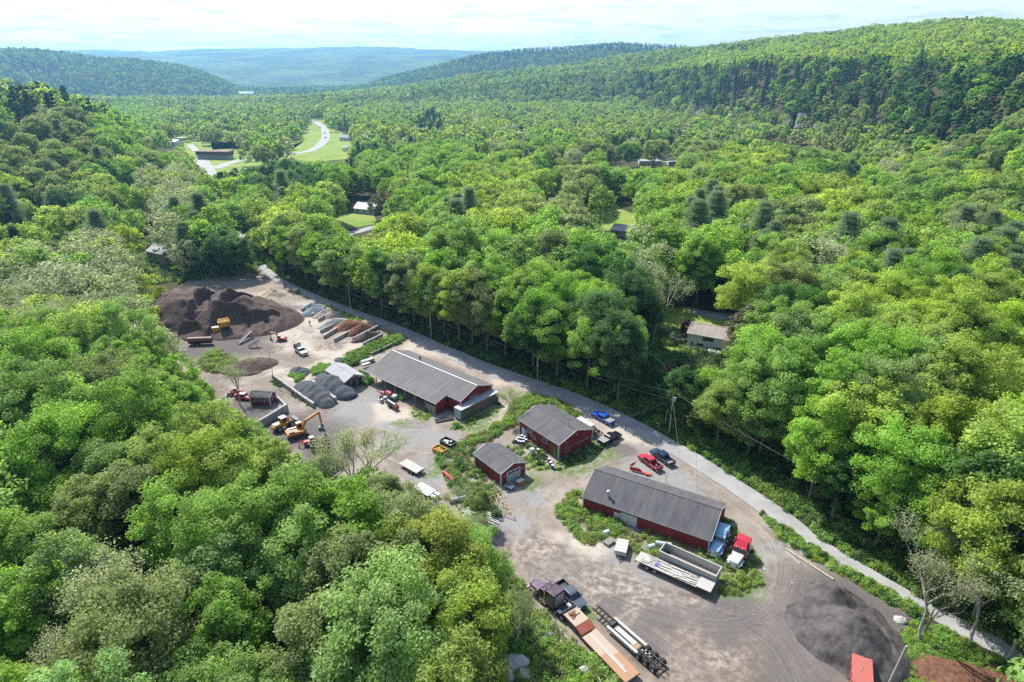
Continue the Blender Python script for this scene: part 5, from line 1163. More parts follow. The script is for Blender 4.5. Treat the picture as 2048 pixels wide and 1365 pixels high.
BLUEG = loose('blue_stone', (0.15, 0.18, 0.19), (0.25, 0.285, 0.29)); TANG = loose('tan_gravel', (0.26, 0.21, 0.175), (0.38, 0.31, 0.26)); GREYG = loose('grey_gravel', (0.26, 0.26, 0.245), (0.38, 0.37, 0.35)); SAND = loose('sand', (0.32, 0.24, 0.17), (0.45, 0.36, 0.27)); WHITEG = loose('white_stone', (0.50, 0.48, 0.45), (0.70, 0.68, 0.64)); DARKB = loose('dark_millings', (0.050, 0.045, 0.044), (0.125, 0.108, 0.10), 0.5)
def heap(name, c, rx, ry, h, rz, mat, lab, cat, group=None, rough=0.12, steps=0, power=1.0, n=64, seed=0, f=None):
    u = np.linspace(-1.15, 1.15, n); gx, gy = np.meshgrid(u, u); X, Y = gx.ravel() * rx, gy.ravel() * ry
    e = np.hypot(gx.ravel() * (1 + fbm(X, Y, rx * 0.7, 2, seed) * 0.25), gy.ravel() * (1 + fbm(X, Y, ry * 0.7, 2, seed + 3) * 0.25))
    z = h * np.clip(1 - e, 0, 1) ** power
    if f is not None: z = f(X, Y, e, z)
    if steps: z = z + np.where(z > 0.05, np.abs(((X / (2 * rx) * steps + fbm(X, Y, 3, 2, 5) * 0.2) % 1.0) - 0.5) * 0.55 * np.clip(z, 0, 1), 0)
    z = z + np.clip(z, 0, 0.6) * fbm(X, Y, max(rx, ry) * 0.22, 4, seed) * rough * h * 1.2
    z = np.where(e > 1.05, -0.15, z) + 0.02
    ii, jj = np.meshgrid(np.arange(n - 1), np.arange(n - 1)); a0 = (jj * n + ii).ravel()
    me = mesh_np(name, np.stack([X, Y, z], 1), np.stack([a0, a0 + 1, a0 + n + 1, a0 + n], 1), mat, True)
    o = link(name, me); o.location = (c[0], c[1], 0.0); o.rotation_euler = (0, 0, rz); return tag(o, lab, cat, group)
# great mulch mound with dug-out faces
mc = G(410, 640); MR = -0.18
BITES = []
for px_, py_, r_, dp_ in ((436, 604, 4.2, 4.4), (490, 606, 4.4, 4.2), (322, 612, 3.2, 2.6), (408, 628, 3.0, 2.6), (515, 636, 3.8, 2.4), (372, 655, 4.0, 2.0), (463, 640, 5.5, 2.6), (548, 628, 2.6, 1.4)):
    w_ = G(px_, py_, 4.0) - mc; c_, s_ = math.cos(MR), math.sin(MR); BITES.append((w_.x * c_ + w_.y * s_, -w_.x * s_ + w_.y * c_, r_, dp_))
def mound(X, Y, e, z):
    z = 8.6 * np.clip((1.0 - e) * 1.7, 0, 1) ** 0.85
    z = z + (fbm(X, Y, 10, 3, 2) * 1.7 + fbm(X, Y, 3.2, 3, 6) * 0.55 + np.abs(fbm(X, Y, 5, 3, 16)) * 1.2) * np.clip(z / 3, 0, 1)
    for bx_, by_, r_, dp in BITES:
        wx, wy = X + fbm(X, Y, 2.5, 2, 8) * 1.0 - bx_, Y + fbm(X, Y, 2.5, 2, 9) * 1.0 - by_
        wy = np.where(wy < 0, wy * 0.4, wy); z = z - dp * np.clip((1.0 - np.hypot(wx, wy) / r_) * 5.5, 0, 1) * np.clip(z / 5.0, 0.2, 1)
    return np.maximum(z, 0)
heap('mulch_mound', mc, 30, 17.5, 6.6, MR, MULCH, 'great dark mulch mound with dug-out faces, biggest heap of the yard', 'mulch mound', None, 0.06, 0, 1, 170, 3, mound)
heap('sand_heap', G(545, 592), 6.2, 5.4, 3.2, 0.3, SAND, 'tan sand heap against the road above the mulch mound', 'sand heap', None, 0.15)
heap('mulch_heap', G(500, 735), 7.4, 5.0, 2.5, 0.5, MULCH, 'low dark mulch heap right of the pale yard tree', 'mulch heap', None, 0.15, 0, 0.7)
heap('debris_heap', G(545, 655), 6.0, 4.5, 1.8, 0.2, TANG, 'tan spoil heap beside the small red digger', 'spoil heap', None, 0.3, 0, 0.8)
heap('debris_heap', G(552, 637), 6.0, 3.4, 2.2, -0.4, MULCH, 'dark ragged heap at the right foot of the mulch mound', 'spoil heap', None, 0.35, 0, 0.8)
BR = 2.33
heap('gravel_heap', G(630, 790), 8.5, 3.6, 2.8, BR, BLACKG, 'stepped black gravel heap between the long block wall and the low divider', 'gravel heap', None, 0.05, 7, 0.62, 80, 1)
heap('gravel_heap', G(668, 776), 8.5, 4.0, 3.3, BR, BLACKG, 'taller black gravel heap right beside the little grey store', 'gravel heap', None, 0.05, 6, 0.62, 80, 2)
heap('gravel_heap', G(600, 745), 3.6, 2.4, 1.3, BR, BLACKG, 'smallest black gravel heap at the upper end of the block wall', 'gravel heap', None, 0.06, 4, 0.7)
heap('gravel_heap', G(683, 722), 2.6, 1.8, 0.9, BR, BLACKG, 'tiny dark gravel heap at the end of the green hedge', 'gravel heap', None, 0.1, 0, 0.7)
def millings(X, Y, e, z):
    b_ = 1.5 * np.clip((1 - e + fbm(X, Y, 3, 3, 40) * 0.12) * 2.6, 0, 1); c1 = 4.4 * np.clip(1 - np.hypot((X + 1.2) / 5.4, (Y + 1.5) / 6.2), 0, 1) ** 0.85 + 0.6
    c2 = 3.0 * np.clip(1 - np.hypot((X - 1.5) / 4.2, (Y - 4.4) / 4.0), 0, 1) ** 0.8 + 0.5
    return np.where(e < 1.04, np.maximum(b_, np.maximum(np.where(c1 > 0.61, c1, 0), np.where(c2 > 0.51, c2, 0))), 0) + np.where(e < 0.9, np.abs(fbm(X, Y, 2.2, 3, 17)) * 0.35, 0)
heap('millings_heap', G(1695, 1262), 7.2, 9.6, 4.3, 0.35, DARKB, 'large dark millings heap beside the road in the near right corner', 'gravel heap', None, 0.10, 0, 0.95, 120, 6, millings)
heap('dirt_bank', G(1985, 1395), 9, 5, 1.6, -0.5, BROWNM, 'brown earth bank at the bottom right corner', 'earth bank', None, 0.2, 0, 0.6)
# stone bins along the road: divider walls and their heaps
bins = [((868, 0), 0)]
def block_wall(a, b, h, w, lab, name='block_wall', group='concrete divider walls', mat=None, cat='wall'):
    a = Vector(a); b = Vector(b); d = b - a; L = d.length; rz = math.atan2(d.y, d.x); o = empty(name, a, rz, lab, cat, group); nb_ = max(2, int(L / 1.5)); m = MB()
    for r_ in range(2):
        for k in range(nb_): m.box(((k + 0.5) * L / nb_ + (0.06 if r_ else 0), random.uniform(-0.05, 0.05), h * (0.25 + 0.5 * r_)), (L / nb_ - 0.04, w, h / 2 - 0.02))
    m.build('blocks', mat or M_CONC, o, 0.03); return o
for (a, b, lab) in [((604, 624), (622, 612), 'short block divider by the blue stone, farthest up the bins'), ((623, 635), (650, 618), 'block divider between blue stone and tan gravel'), ((637, 644), (664, 628), 'third block divider of the bins, counted from the sand heap'),
        ((641, 667), (686, 645), 'long block divider left of the orange mulch, white block at its end'), ((648, 678), (678, 660), 'white-ended block divider just before the orange mulch'), ((669, 685), (714, 660), 'tall block divider between orange and brown mulch'), ((706, 683), (757, 657), 'block divider between the two brown mulch heaps'), ((727, 693), (765, 674), 'last block divider beside the green hedge')]:
    block_wall(G(*a), G(*b), 1.15, 0.5, lab)
for (p, rx, ry, h, m, lab) in [((622, 617), 3.4, 2.0, 1.6, BLUEG, 'dark blue stone heap, first of the bins'), ((628, 627), 4.6, 2.6, 2.0, BLUEG, 'blue-green stone heap in the second bin'), ((648, 632), 3.6, 2.2, 1.7, TANG, 'tan gravel heap next to the blue stone'), ((664, 633), 3.4, 2.2, 1.6, TANG, 'pinkish tan gravel heap, right one of the two'), ((668, 650), 5.2, 2.2, 1.9, GREYG, 'long grey gravel heap behind a block divider'),
        ((695, 655), 5.6, 2.5, 2.1, ORANGEM, 'orange-brown mulch heap between block dividers'), ((724, 664), 5.2, 2.5, 2.2, BROWNM, 'reddish dark brown mulch heap in the bins'), ((735, 677), 4.8, 2.1, 1.9, MULCH, 'blackish brown mulch heap nearest the last divider'), ((776, 678), 4.5, 1.8, 0.7, BROWNM, 'low reddish soil heap behind the green hedge'), ((706, 705), 3.6, 1.6, 0.8, SAND, 'low pale sand heap below the bins')]:
    heap('bin_heap', G(*p), rx * 1.12, ry * 1.12, h * 1.25, 0.72, m, lab, 'material heap', 'heaps in the roadside bins', 0.12, 0, 0.8, 48, int(p[0]))
block_wall(G(546, 757), G(628, 816), 1.3, 0.6, 'long block wall left of the black gravel heaps', 'block_wall', None)
block_wall(G(626, 771), G(672, 806), 1.5, 0.7, 'low block divider between the two big black gravel heaps', 'block_wall', None)
block_wall(G(510, 862), G(575, 822), 1.9, 0.6, 'tall grey timber-like block wall below the tiny red office', 'block_wall', None, M_CONC)
block_wall(G(575, 820), G(556, 800), 1.0, 0.5, 'short block wall end behind the tiny red office', 'block_wall', None)
block_wall(G(480, 826), G(505, 845), 0.6, 0.4, 'low kerb-like wall left of the tiny red office', 'block_wall', None)
block_wall(G(742, 712), G(800, 685), 0.9, 0.35, 'low concrete wall along the near side of the hedge', 'block_wall', None)

# ------------------------------------------------------------------ vehicles
def wheel(parent, c, r=0.40, w=0.28, dual=False, name='wheel'):
    o = MB().wheelc((0, 0, 0), r, w).build(name, TYRE, parent, 0.03, c); s = 1 if c[1] > 0 else -1
    MB().wheelc((0, s * (w / 2 - 0.03), 0), r * 0.55, 0.09, 12).build('rim', RIM, o)
    return o
def face(a, b): d = Vector(b) - Vector(a); return math.atan2(d.y, d.x)
def put(rear, front, z=0.05): r_, f_ = G(*rear), G(*front); c = (r_ + f_) / 2; c.z = z; return c, face(r_, f_)
def pickup(rear, front, col, lab, tonneau=None, L=5.9, liner=BLACK, dump=False, cargo_=None):
    c, rz = put(rear, front); o = empty('pickup_truck', c, rz, lab, 'pickup truck', 'pickup trucks parked in the yard'); P = paint(col, 0.25, 0.1, 0.10, 0.5, 0.4); h = L / 2
    MB().prof([(-h + 1.95, 0.45), (h - 0.15, 0.45), (h, 0.62), (h, 0.98), (h - 0.25, 1.08), (h - 1.45, 1.17), (h - 1.5, 1.1), (-h + 1.95, 1.1)], 0.98, [0.95, 0.93, 0.93, 0.93, 0.88, 0.93, 0.97, 0.98]).build('body', P, o, 0.05)
    MB().prof([(-h + 1.93, 1.1), (h - 1.52, 1.1), (h - 2.15, 1.72), (h - 2.55, 1.80), (-h + 2.35, 1.80), (-h + 1.98, 1.66)], 0, [0.96, 0.96, 0.80, 0.76, 0.76, 0.82]).build('cab', P, o, 0.05)
    g = MB(); g.add([(h - 1.56, -0.86, 1.17), (h - 1.56, 0.86, 1.17), (h - 2.13, 0.74, 1.70), (h - 2.13, -0.74, 1.70)], [(0, 1, 2, 3)]); g.build('windscreen', GLASS, o, 0, (0.03, 0, 0.02))
    g = MB(); g.add([(-h + 1.92, -0.84, 1.2), (-h + 1.92, 0.84, 1.2), (-h + 1.97, 0.74, 1.6), (-h + 1.97, -0.74, 1.6)], [(3, 2, 1, 0)]); g.build('rear_window', GLASS, o, 0, (-0.03, 0, 0))
    for s in (-1, 1):
        g = MB(); g.add([(-h + 2.1, s * 0.975, 1.16), (h - 1.75, s * 0.975, 1.16), (h - 2.25, s * 0.815, 1.66), (-h + 2.15, s * 0.815, 1.66)], [(0, 1, 2, 3)]); g.build('side_window', GLASS, o)
        BX('mirror', (h - 1.75, s * 1.12, 1.22), (0.12, 0.22, 0.20), BLACK, o); BX('headlight', (h - 0.02, s * 0.68, 0.88), (0.12, 0.38, 0.18), LAMP, o); BX('tail_light', (-h + 0.01, s * 0.86, 0.9), (0.06, 0.14, 0.36), REDLAMP, o)
        for x in (h - 1.0, -h + 1.25): wheel(o, (x, s * 0.84, 0.39), 0.39, 0.27)
    bd = MB(); y = 0.95
    if dump: bd = MB()
    for s in (-1, 1): bd.box((-h + 0.98, s * 0.92, 0.86), (1.94, 0.10, 0.50))
    bd.box((-h + 0.04, 0, 0.86), (0.10, 1.74, 0.50)); bd.box((-h + 1.90, 0, 0.86), (0.08, 1.74, 0.50)); bd.box((-h + 0.98, 0, 0.58), (1.9, 1.86, 0.10)); bd.build('bed', P, o, 0.02)
    BX('bed_liner', (-h + 0.98, 0, 0.65), (1.74, 1.72, 0.04), liner, o)
    if tonneau: BX('bed_cover', (-h + 0.98, 0, 1.14), (1.98, 1.92, 0.06), tonneau, o)
    BX('grille', (h + 0.0, 0, 0.80), (0.06, 0.92, 0.30), BLACK, o); BX('bumper', (h + 0.06, 0, 0.50), (0.18, 1.84, 0.22), CHROME, o); BX('bumper', (-h - 0.07, 0, 0.52), (0.16, 1.80, 0.2), CHROME, o)
    if cargo_:
        m = MB(); [m.beam((-h + 0.3 + random.random() * 1.2, random.uniform(-0.6, 0.6), 0.75), (-h + 0.5 + random.random() * 1.2, random.uniform(-0.6, 0.6), 0.95 + random.random() * 0.3), 0.12, 0.12) for _ in range(6)]; m.build('tools', cargo_, o)
    return o
TON = paint((0.24, 0.24, 0.24), 0.7, 0, 0.2)
pickup((1222, 851), (1190, 833), (0.01, 0.10, 0.55), 'bright blue pickup with a grey bed cover, on the apron near the road', TON)
pickup((1202, 891), (1236, 874), (0.008, 0.008, 0.010), 'black pickup with a grey bed cover, by the workshop gable', TON)
pickup((1317, 943), (1283, 918), (0.45, 0.012, 0.045), 'crimson pickup with an open bed, between the plough and the blue pickup', None, 5.7, BLACK, False, GREY)
pickup((1343, 934), (1306, 907), (0.010, 0.030, 0.085), 'dark navy pickup with an open bed beside the crimson pickup', None, 5.9, GREY)
pickup((1120, 1176), (1163, 1220), (0.07, 0.085, 0.11), 'slate grey pickup parked tight against the purple truck', None, 6.0, BLACK)
o = pickup((590, 698), (615, 716), (0.50, 0.50, 0.47), 'white pickup with its dark dump bed raised, in the middle of the yard', None, 5.6, BLACK)
m = MB(); m.box((-1.9, 0, 1.75), (0.12, 1.9, 1.3)); m.box((-2.3, -0.9, 1.6), (0.8, 0.08, 0.9)); m.box((-2.3, 0.9, 1.6), (0.8, 0.08, 0.9)); m.build('dump_body', BLACK, o); BX('dump_panel', (-1.82, 0, 1.75), (0.04, 1.4, 0.7), WHITE, o)
def car(rear, front, col, lab, L=4.5, group=None, small=False, pos=None):
    if pos: c, rz = pos
    else: c, rz = put(rear, front)
    o = empty('parked_car' if not small else 'road_car', c, rz, lab, 'car', group); P = paint(col, 0.25, 0.1, 0.1, 0.5, 0.4); h = L / 2
    MB().prof([(-h, 0.35), (h - 0.1, 0.35), (h, 0.55), (h - 0.05, 0.78), (h - 1.15, 0.95), (-h + 0.6, 0.97), (-h, 0.88)], 0, [0.86, 0.84, 0.8, 0.8, 0.88, 0.88, 0.82]).build('body', P, o, 0.05)
    MB().prof([(-h + 0.35, 0.95), (h - 1.1, 0.94), (h - 1.85, 1.42), (-h + 1.1, 1.46)], 0, [0.84, 0.85, 0.64, 0.64]).build('cabin', GLASS, o, 0.04); BX('roof', (-0.2, 0, 1.46), (L * 0.36, 1.22, 0.06), paint(tuple(min(1, k * 1.0 + 0.25) for k in col), 0.3) if not small else P, o, 0, 0.02)
    for s in (-1, 1):
        for x in (h - 0.85, -h + 0.85): wheel(o, (x, s * 0.76, 0.32), 0.32, 0.2)
        if not small: BX('headlight', (h - 0.03, s * 0.6, 0.68), (0.08, 0.3, 0.12), LAMP, o)
    return o
car((474, 796), (502, 800), (0.38, 0.02, 0.04), 'red car with a pale roof beside the tiny red office', 4.3)
hw = [GT(647, 288), GT(650, 262), GT(643, 252), GT(637, 246)]
for k, (px, py, lab) in enumerate([(657, 277, 'dark car on the highway, nearest of the three'), (656, 268, 'dark car on the highway, middle one of the three'), (646, 257, 'dark car on the highway, farthest of the three')]):
    g = GT(px - 6, py); car(None, None, (0.03, 0.03, 0.035), lab, 4.6, 'cars on the highway', True, (Vector((g.x, g.y, T1(g.x, g.y) + 0.2)), 1.6))
# semi tractors
def semi(rear, front, col, hood, sleeper, lab, L=8.2, lift=0.0, roofcol=None):
    c, rz = put(rear, front); o = empty('semi_truck', c, rz, lab, 'semi truck', 'semi truck tractors'); P = paint(col, 0.3, 0.15, 0.12, 0.5, 0.3); Hd = paint(hood, 0.3, 0.1, 0.12, 0.5, 0.3); Rf = paint(roofcol, 0.3) if roofcol else P; h = L / 2
    MB().prof([(h - 2.3, 0.7), (h - 0.1, 0.7), (h, 1.0), (h - 0.05, 1.45), (h - 0.3, 1.6), (h - 2.3, 1.85)], 0, [0.95, 0.75, 0.72, 0.68, 0.70, 0.95]).build('hood', Hd, o, 0.06)
    BX('grille', (h + 0.02, 0, 1.1), (0.06, 0.95, 0.7), CHROME, o); BX('bumper', (h + 0.12, 0, 0.62), (0.2, 2.3, 0.32), CHROME, o)
    MB().prof([(h - 3.9, 0.7), (h - 2.3, 0.7), (h - 2.3, 1.85), (h - 2.65, 2.55), (h - 3.9, 2.65)], 0, [1.12, 1.12, 1.1, 0.98, 0.98]).build('cab', P, o, 0.05)
    g = MB(); g.add([(h - 2.29, -0.95, 1.92), (h - 2.29, 0.95, 1.92), (h - 2.60, 0.86, 2.46), (h - 2.60, -0.86, 2.46)], [(0, 1, 2, 3)]); g.build('windscreen', GLASS, o, 0, (0.04, 0, 0))
    x1 = h - 3.9
    if sleeper:
        MB().prof([(x1 - sleeper, 0.75), (x1, 0.75), (x1, 2.7), (x1 - 0.15, 3.15), (x1 - sleeper, 3.25)], 0, [1.18, 1.18, 1.12, 1.05, 1.08]).build('sleeper', Rf, o, 0.06)
        MB().prof([(x1 - 0.1, 2.68), (x1 + 0.7, 2.62), (x1 - 0.1, 3.15)], 0, [1.0, 0.85, 0.95]).build('roof_fairing', Rf, o, 0.04)
        BX('rear_panel', (x1 - sleeper - 0.03, 0, 1.9), (0.05, 1.9, 2.0), SILVER, o)
    x2 = x1 - sleeper
    m = MB(); [m.box((-0.3, s * 0.42, 0.72), (L - 1.2, 0.12, 0.26)) for s in (-1, 1)]; m.box((-h + 0.4, 0, 0.7), (0.12, 0.8, 0.2)); m.box((x2 - 0.6, 0, 0.8), (0.9, 0.84, 0.1)); m.build('chassis', DARK, o)
    MB().tube((-h + 1.75, 0, 0.9), (-h + 1.75, 0, 1.02), 0.48, 0.48, 14).build('fifth_wheel', BLACK, o)
    for s in (-1, 1):
        wheel(o, (h - 1.0, s * 1.0, 0.5), 0.5, 0.3, name='front_wheel')
        for x in (-h + 1.1, -h + 2.4): wheel(o, (x, s * 0.92, 0.5), 0.5, 0.55, name='rear_wheel')
        MB().tube((x1 - 0.3, s * 1.0, 0.62), (x1 + 1.2, s * 1.0, 0.62), 0.3, 0.3, 12).build('fuel_tank', CHROME, o); MB().tube((x1 + 0.02, s * 1.22, 0.9), (x1 + 0.02, s * 1.22, 3.4), 0.09, 0.09, 8).build('exhaust_stack', CHROME, o)
        BX('mirror', (h - 2.5, s * 1.38, 2.05), (0.1, 0.16, 0.5), CHROME, o); BX('headlight', (h - 0.1, s * 0.86, 1.0), (0.16, 0.3, 0.2), LAMP, o)
        MB().prof([(h - 1.75, 0.85), (h - 0.3, 0.85), (h - 0.35, 1.15), (h - 0.8, 1.3), (h - 1.5, 1.25)], 0.0, [0.0] * 5).v
        q = MB(); q.box((h - 1.0, s * 1.0, 1.12), (1.5, 0.42, 0.14)); q.box((h - 1.85, s * 1.0, 0.8), (0.3, 0.4, 0.5)); q.build('fender', Hd, o, 0.05)
        BX('rear_fender', (-h + 1.75, s * 0.95, 1.10), (0.7, 0.6, 0.05), SILVER, o)
        g = MB(); g.add([(h - 3.5, s * 1.13, 1.75), (h - 2.5, s * 1.13, 1.75), (h - 2.75, s * 1.05, 2.4), (h - 3.5, s * 1.05, 2.4)], [(0, 1, 2, 3)]); g.build('side_window', GLASS, o)
    m = MB(); [m.tube((h - 2.9, y, 2.66), (h - 2.6, y, 2.66), 0.07, 0.1, 8) for y in (-0.5, 0.5)]; m.build('air_horn', CHROME, o)
    return o
semi((1137, 1236), (1072, 1182), (0.060, 0.026, 0.045), (0.11, 0.055, 0.085), 1.9, 'purple semi truck with a tall sleeper, hitched to the orange-decked lowboy', 8.6)
semi((1449, 1064), (1426, 1118), (0.22, 0.40, 0.56), (0.22, 0.40, 0.56), 1.7, 'light blue semi truck tight beside the barn gable', 7.4)
semi((1492, 1090), (1464, 1142), (0.50, 0.012, 0.03), (0.50, 0.50, 0.47), 1.5, 'red semi truck with a white hood standing among the weeds', 7.0)
# lowboy trailer with rusty plates
TANM = paint((0.42, 0.33, 0.25), 0.8, 0, 0.3, 0.1); ORPL = paint((0.38, 0.21, 0.12), 0.8, 0, 0.3, 0.1); BRICKP = paint((0.28, 0.075, 0.045), 0.75, 0, 0.3, 0.1); CREAMP = paint((0.62, 0.58, 0.50), 0.7, 0, 0.3)
c, rz = put((1297, 1381), (1146, 1222)); r_ = G(1262, 1352, 0.9); f_ = G(1140, 1224, 1.1); d = f_ - r_; d.z = 0; Lt = d.length + 0.6; rz = math.atan2(d.y, d.x); o = empty('lowboy_trailer', Vector(((r_.x + f_.x) / 2, (r_.y + f_.y) / 2, 0.05)), rz, 'lowboy trailer with a long tan and rusty orange deck behind the purple truck', 'lowboy trailer'); h = Lt / 2
BX('gooseneck', (h - 1.6, 0, 1.22), (2.9, 2.5, 0.3), TANM, o); m = MB(); m.add([(h - 4.4, -1.3, 0.95), (h - 3.05, -1.3, 1.42), (h - 3.05, 1.3, 1.42), (h - 4.4, 1.3, 0.95), (h - 4.4, -1.3, 0.75), (h - 3.05, -1.3, 1.1), (h - 3.05, 1.3, 1.1), (h - 4.4, 1.3, 0.75)], [(0, 1, 2, 3)[::-1], (4, 5, 6, 7), (0, 4, 5, 1)[::-1], (3, 2, 6, 7)[::-1], (0, 3, 7, 4)[::-1], (1, 5, 6, 2)[::-1]]); m.build('ramp_plate', BRICKP, o)
Ld = Lt - 4.6; BX('deck', (-h + Ld / 2, 0, 0.70), (Ld, 2.6, 0.18), TANM, o)
for k, (x0, x1, y0, y1) in enumerate([(0.0, 0.46, -1.3, 0.15), (0.0, 0.56, 0.2, 1.3)]):
    BX('rusty_plate', (-h + Ld * (x0 + x1) / 2, (y0 + y1) / 2, 0.81), (Ld * (x1 - x0), y1 - y0, 0.04), ORPL, o)
m = MB(); m.box((-h + Ld * 0.54, 0.16, 0.86), (Ld * 0.84, 0.22, 0.05)); m.box((-h + Ld * 0.58, -0.12, 0.86), (Ld * 0.78, 0.10, 0.05)); m.build('rail_strip', CREAMP, o)
m = MB(); [m.box((-h + Ld / 2, s * 1.28, 0.55), (Ld, 0.08, 0.3)) for s in (-1, 1)]; [m.box((-h + (k + 0.5) * Ld / 12, 0, 0.55), (0.12, 2.4, 0.2)) for k in range(12)]; m.build('frame', BRICKP, o)
for x in (-h + 1.2, -h + 2.4):
    for s in (-1, 1): wheel(o, (x, s * 1.02, 0.36), 0.36, 0.5)
m = MB(); [m.tube((h - 2.2 + random.random() * 1.4, random.uniform(-0.9, 0.9), 1.42), (h - 1.6 + random.random(), random.uniform(-0.9, 0.9), 1.5), 0.05, 0.05, 6) for _ in range(8)]; m.box((h - 1.0, 0.4, 1.5), (0.5, 0.4, 0.25)); m.build('chains', RUST, o); BX('headboard', (h - 0.1, 0, 1.5), (0.15, 2.4, 0.25), BLACK, o)
# extendable chassis trailer: two white beams, gooseneck frame, three axles
r_ = G(1325, 1335, 0.9); f_ = G(1190, 1216, 1.0); d = f_ - r_; Lt = math.hypot(d.x, d.y); rz = math.atan2(d.y, d.x); o = empty('beam_trailer', Vector(((r_.x + f_.x) / 2, (r_.y + f_.y) / 2, 0.05)), rz, 'black beam trailer with two long white rails and three rear axles', 'trailer'); h = Lt / 2; WB = paint((0.45, 0.44, 0.41), 0.6, 0, 0.35)
for s, a, b in ((1, -h + 3.6, h - 3.4), (-1, -h + 3.6, h - 3.0)): BX('rail', ((a + b) / 2, s * 0.95, 0.82), (b - a, 0.42, 0.28), WB, o)
BX('centre_plate', (0.3, 0, 0.78), (3.8, 0.8, 0.10), WB, o); BX('rusty_plate', (-h + 4.6, 0.05, 0.74), (1.1, 1.0, 0.08), ORPL, o)
m = MB(); [m.box((h - 1.9, s * 0.45, 1.15), (3.8, 0.14, 0.3)) for s in (-1, 1)]; [m.box((h - 0.4 - k * 0.7, 0, 1.12), (0.14, 1.3, 0.22)) for k in range(6)]; [m.box((-0.4, s * 0.62, 0.62), (Lt - 5.4, 0.14, 0.34)) for s in (-1, 1)]; [m.box((-h + 1.9, s * 0.45, 0.86), (4.0, 0.16, 0.26)) for s in (-1, 1)]; [m.box((-h + 0.6 + k * 0.65, 0, 0.84), (0.14, 1.7 + 0.5 * (k % 2), 0.18)) for k in range(6)]; m.box((h - 3.7, 0, 0.9), (0.5, 1.3, 0.6)); m.build('frame', BLACK, o)
m = MB(); [m.box((-h + 2.1 + 0.32 * k, 0.15 * (-1) ** k, 1.0), (0.2, 0.2, 0.06)) for k in range(5)]; m.build('valves', WB, o)
for x in (-h + 0.7, -h + 2.0, -h + 3.3):
    for s in (-1, 1): wheel(o, (x, s * 0.98, 0.5), 0.5, 0.5)
# flatbed with planks
WPL = paint((0.40, 0.38, 0.34), 0.75, 0, 0.35)
r_ = G(1276, 1112, 1.1); f_ = G(1426, 1178, 1.1); d = f_ - r_; Lt = math.hypot(d.x, d.y); rz = math.atan2(d.y, d.x); o = empty('flatbed_trailer', Vector(((r_.x + f_.x) / 2, (r_.y + f_.y) / 2, 0.05)), rz, 'long white flatbed trailer strewn with boards, in front of the barn', 'flatbed trailer'); h = Lt / 2
BX('deck', (-1.1, 0, 1.05), (Lt - 2.2, 2.4, 0.16), WPL, o); BX('upper_deck', (h - 1.15, 0, 1.3), (2.3, 2.5, 0.14), WPL, o)
m = MB(); [m.box((-0.5, s * 0.5, 0.8), (Lt - 2, 0.14, 0.34)) for s in (-1, 1)]; m.box((-h + 0.05, 0, 0.85), (0.1, 2.4, 0.5)); m.build('frame', DARK, o)
for x in (-h + 2.1, -h + 3.4):
    for s in (-1, 1): wheel(o, (x, s * 0.95, 0.46), 0.46, 0.45)
m = MB(); 
for _ in range(34):
    x = random.uniform(-h + 1, h - 2.6); y = random.uniform(-1.0, 1.0); L_ = random.uniform(1.0, 3.4); a = random.uniform(-0.12, 0.12); zz = 1.17 + random.random() * 0.12; m.beam((x - L_ / 2, y - L_ / 2 * a, zz), (x + L_ / 2, y + L_ / 2 * a, zz), random.uniform(0.1, 0.24), 0.05)
ld = m.build('board_load', paint((0.47, 0.43, 0.38), 0.8, 0, 0.3)); ld.parent = o
m = MB(); 
for _ in range(10): x = random.uniform(-h + 0.6, h - 3); y = random.uniform(-1, 1); m.beam((x, y, 1.24), (x + random.uniform(0.5, 1.5), y + random.uniform(-0.3, 0.3), 1.24), 0.12, 0.05)
m.build('dark_scrap', GREY, o); BX('blue_tarp', (-h + 3.6, -0.3, 1.22), (1.0, 0.7, 0.08), BLUEP, o); BX('rack', (h - 3.6, 1.25, 1.0), (1.2, 0.1, 0.3), WHITE, o)
# long open dump trailer body
ALU = paint((0.42, 0.42, 0.40), 0.5, 0.2, 0.45)
r_ = G(1336, 1120, 0.6); f_ = G(1424, 1160, 0.6); an = math.atan2((f_ - r_).y, (f_ - r_).x); o = empty('dump_trailer', Vector(((r_.x + f_.x) / 2, (r_.y + f_.y) / 2 + 0.5, 0.05)), an, 'open grey dump trailer body between the flatbed and the barn', 'dump trailer'); L_ = 9.4; W_ = 2.4; H_ = 1.75; m = MB(); h = L_ / 2
for s in (-1, 1): m.box((0, s * W_ / 2, 0.55 + H_ / 2), (L_, 0.08, H_))
m.box((-h, 0, 0.55 + H_ / 2), (0.08, W_ - 0.1, H_)); m.box((h, 0, 0.55 + H_ / 2), (0.08, W_ - 0.1, H_)); m.box((0, 0, 0.56), (L_, W_, 0.1)); m.build('body', ALU, o)
m = MB(); 
for s in (-1, 1):
    [m.box((-h + 0.3 + k * 0.8, s * (W_ / 2 + 0.07), 0.5 + H_ / 2), (0.12, 0.08, H_ - 0.1)) for k in range(12)]; m.box((0, s * (W_ / 2 + 0.03), 0.55 + H_), (L_ + 0.2, 0.2, 0.14))
m.box((-h, 0, 0.55 + H_), (0.16, W_, 0.14)); m.box((h, 0, 0.55 + H_), (0.16, W_, 0.14)); m.build('ribs', ALU, o); BX('dirt_load', (0.4, 0, 0.75), (L_ - 1.4, W_ - 0.2, 0.3), TANM, o)
for x in (-h + 0.9, -h + 2.1):
    for s in (-1, 1): wheel(o, (x, s * 0.9, 0.45), 0.45, 0.4)
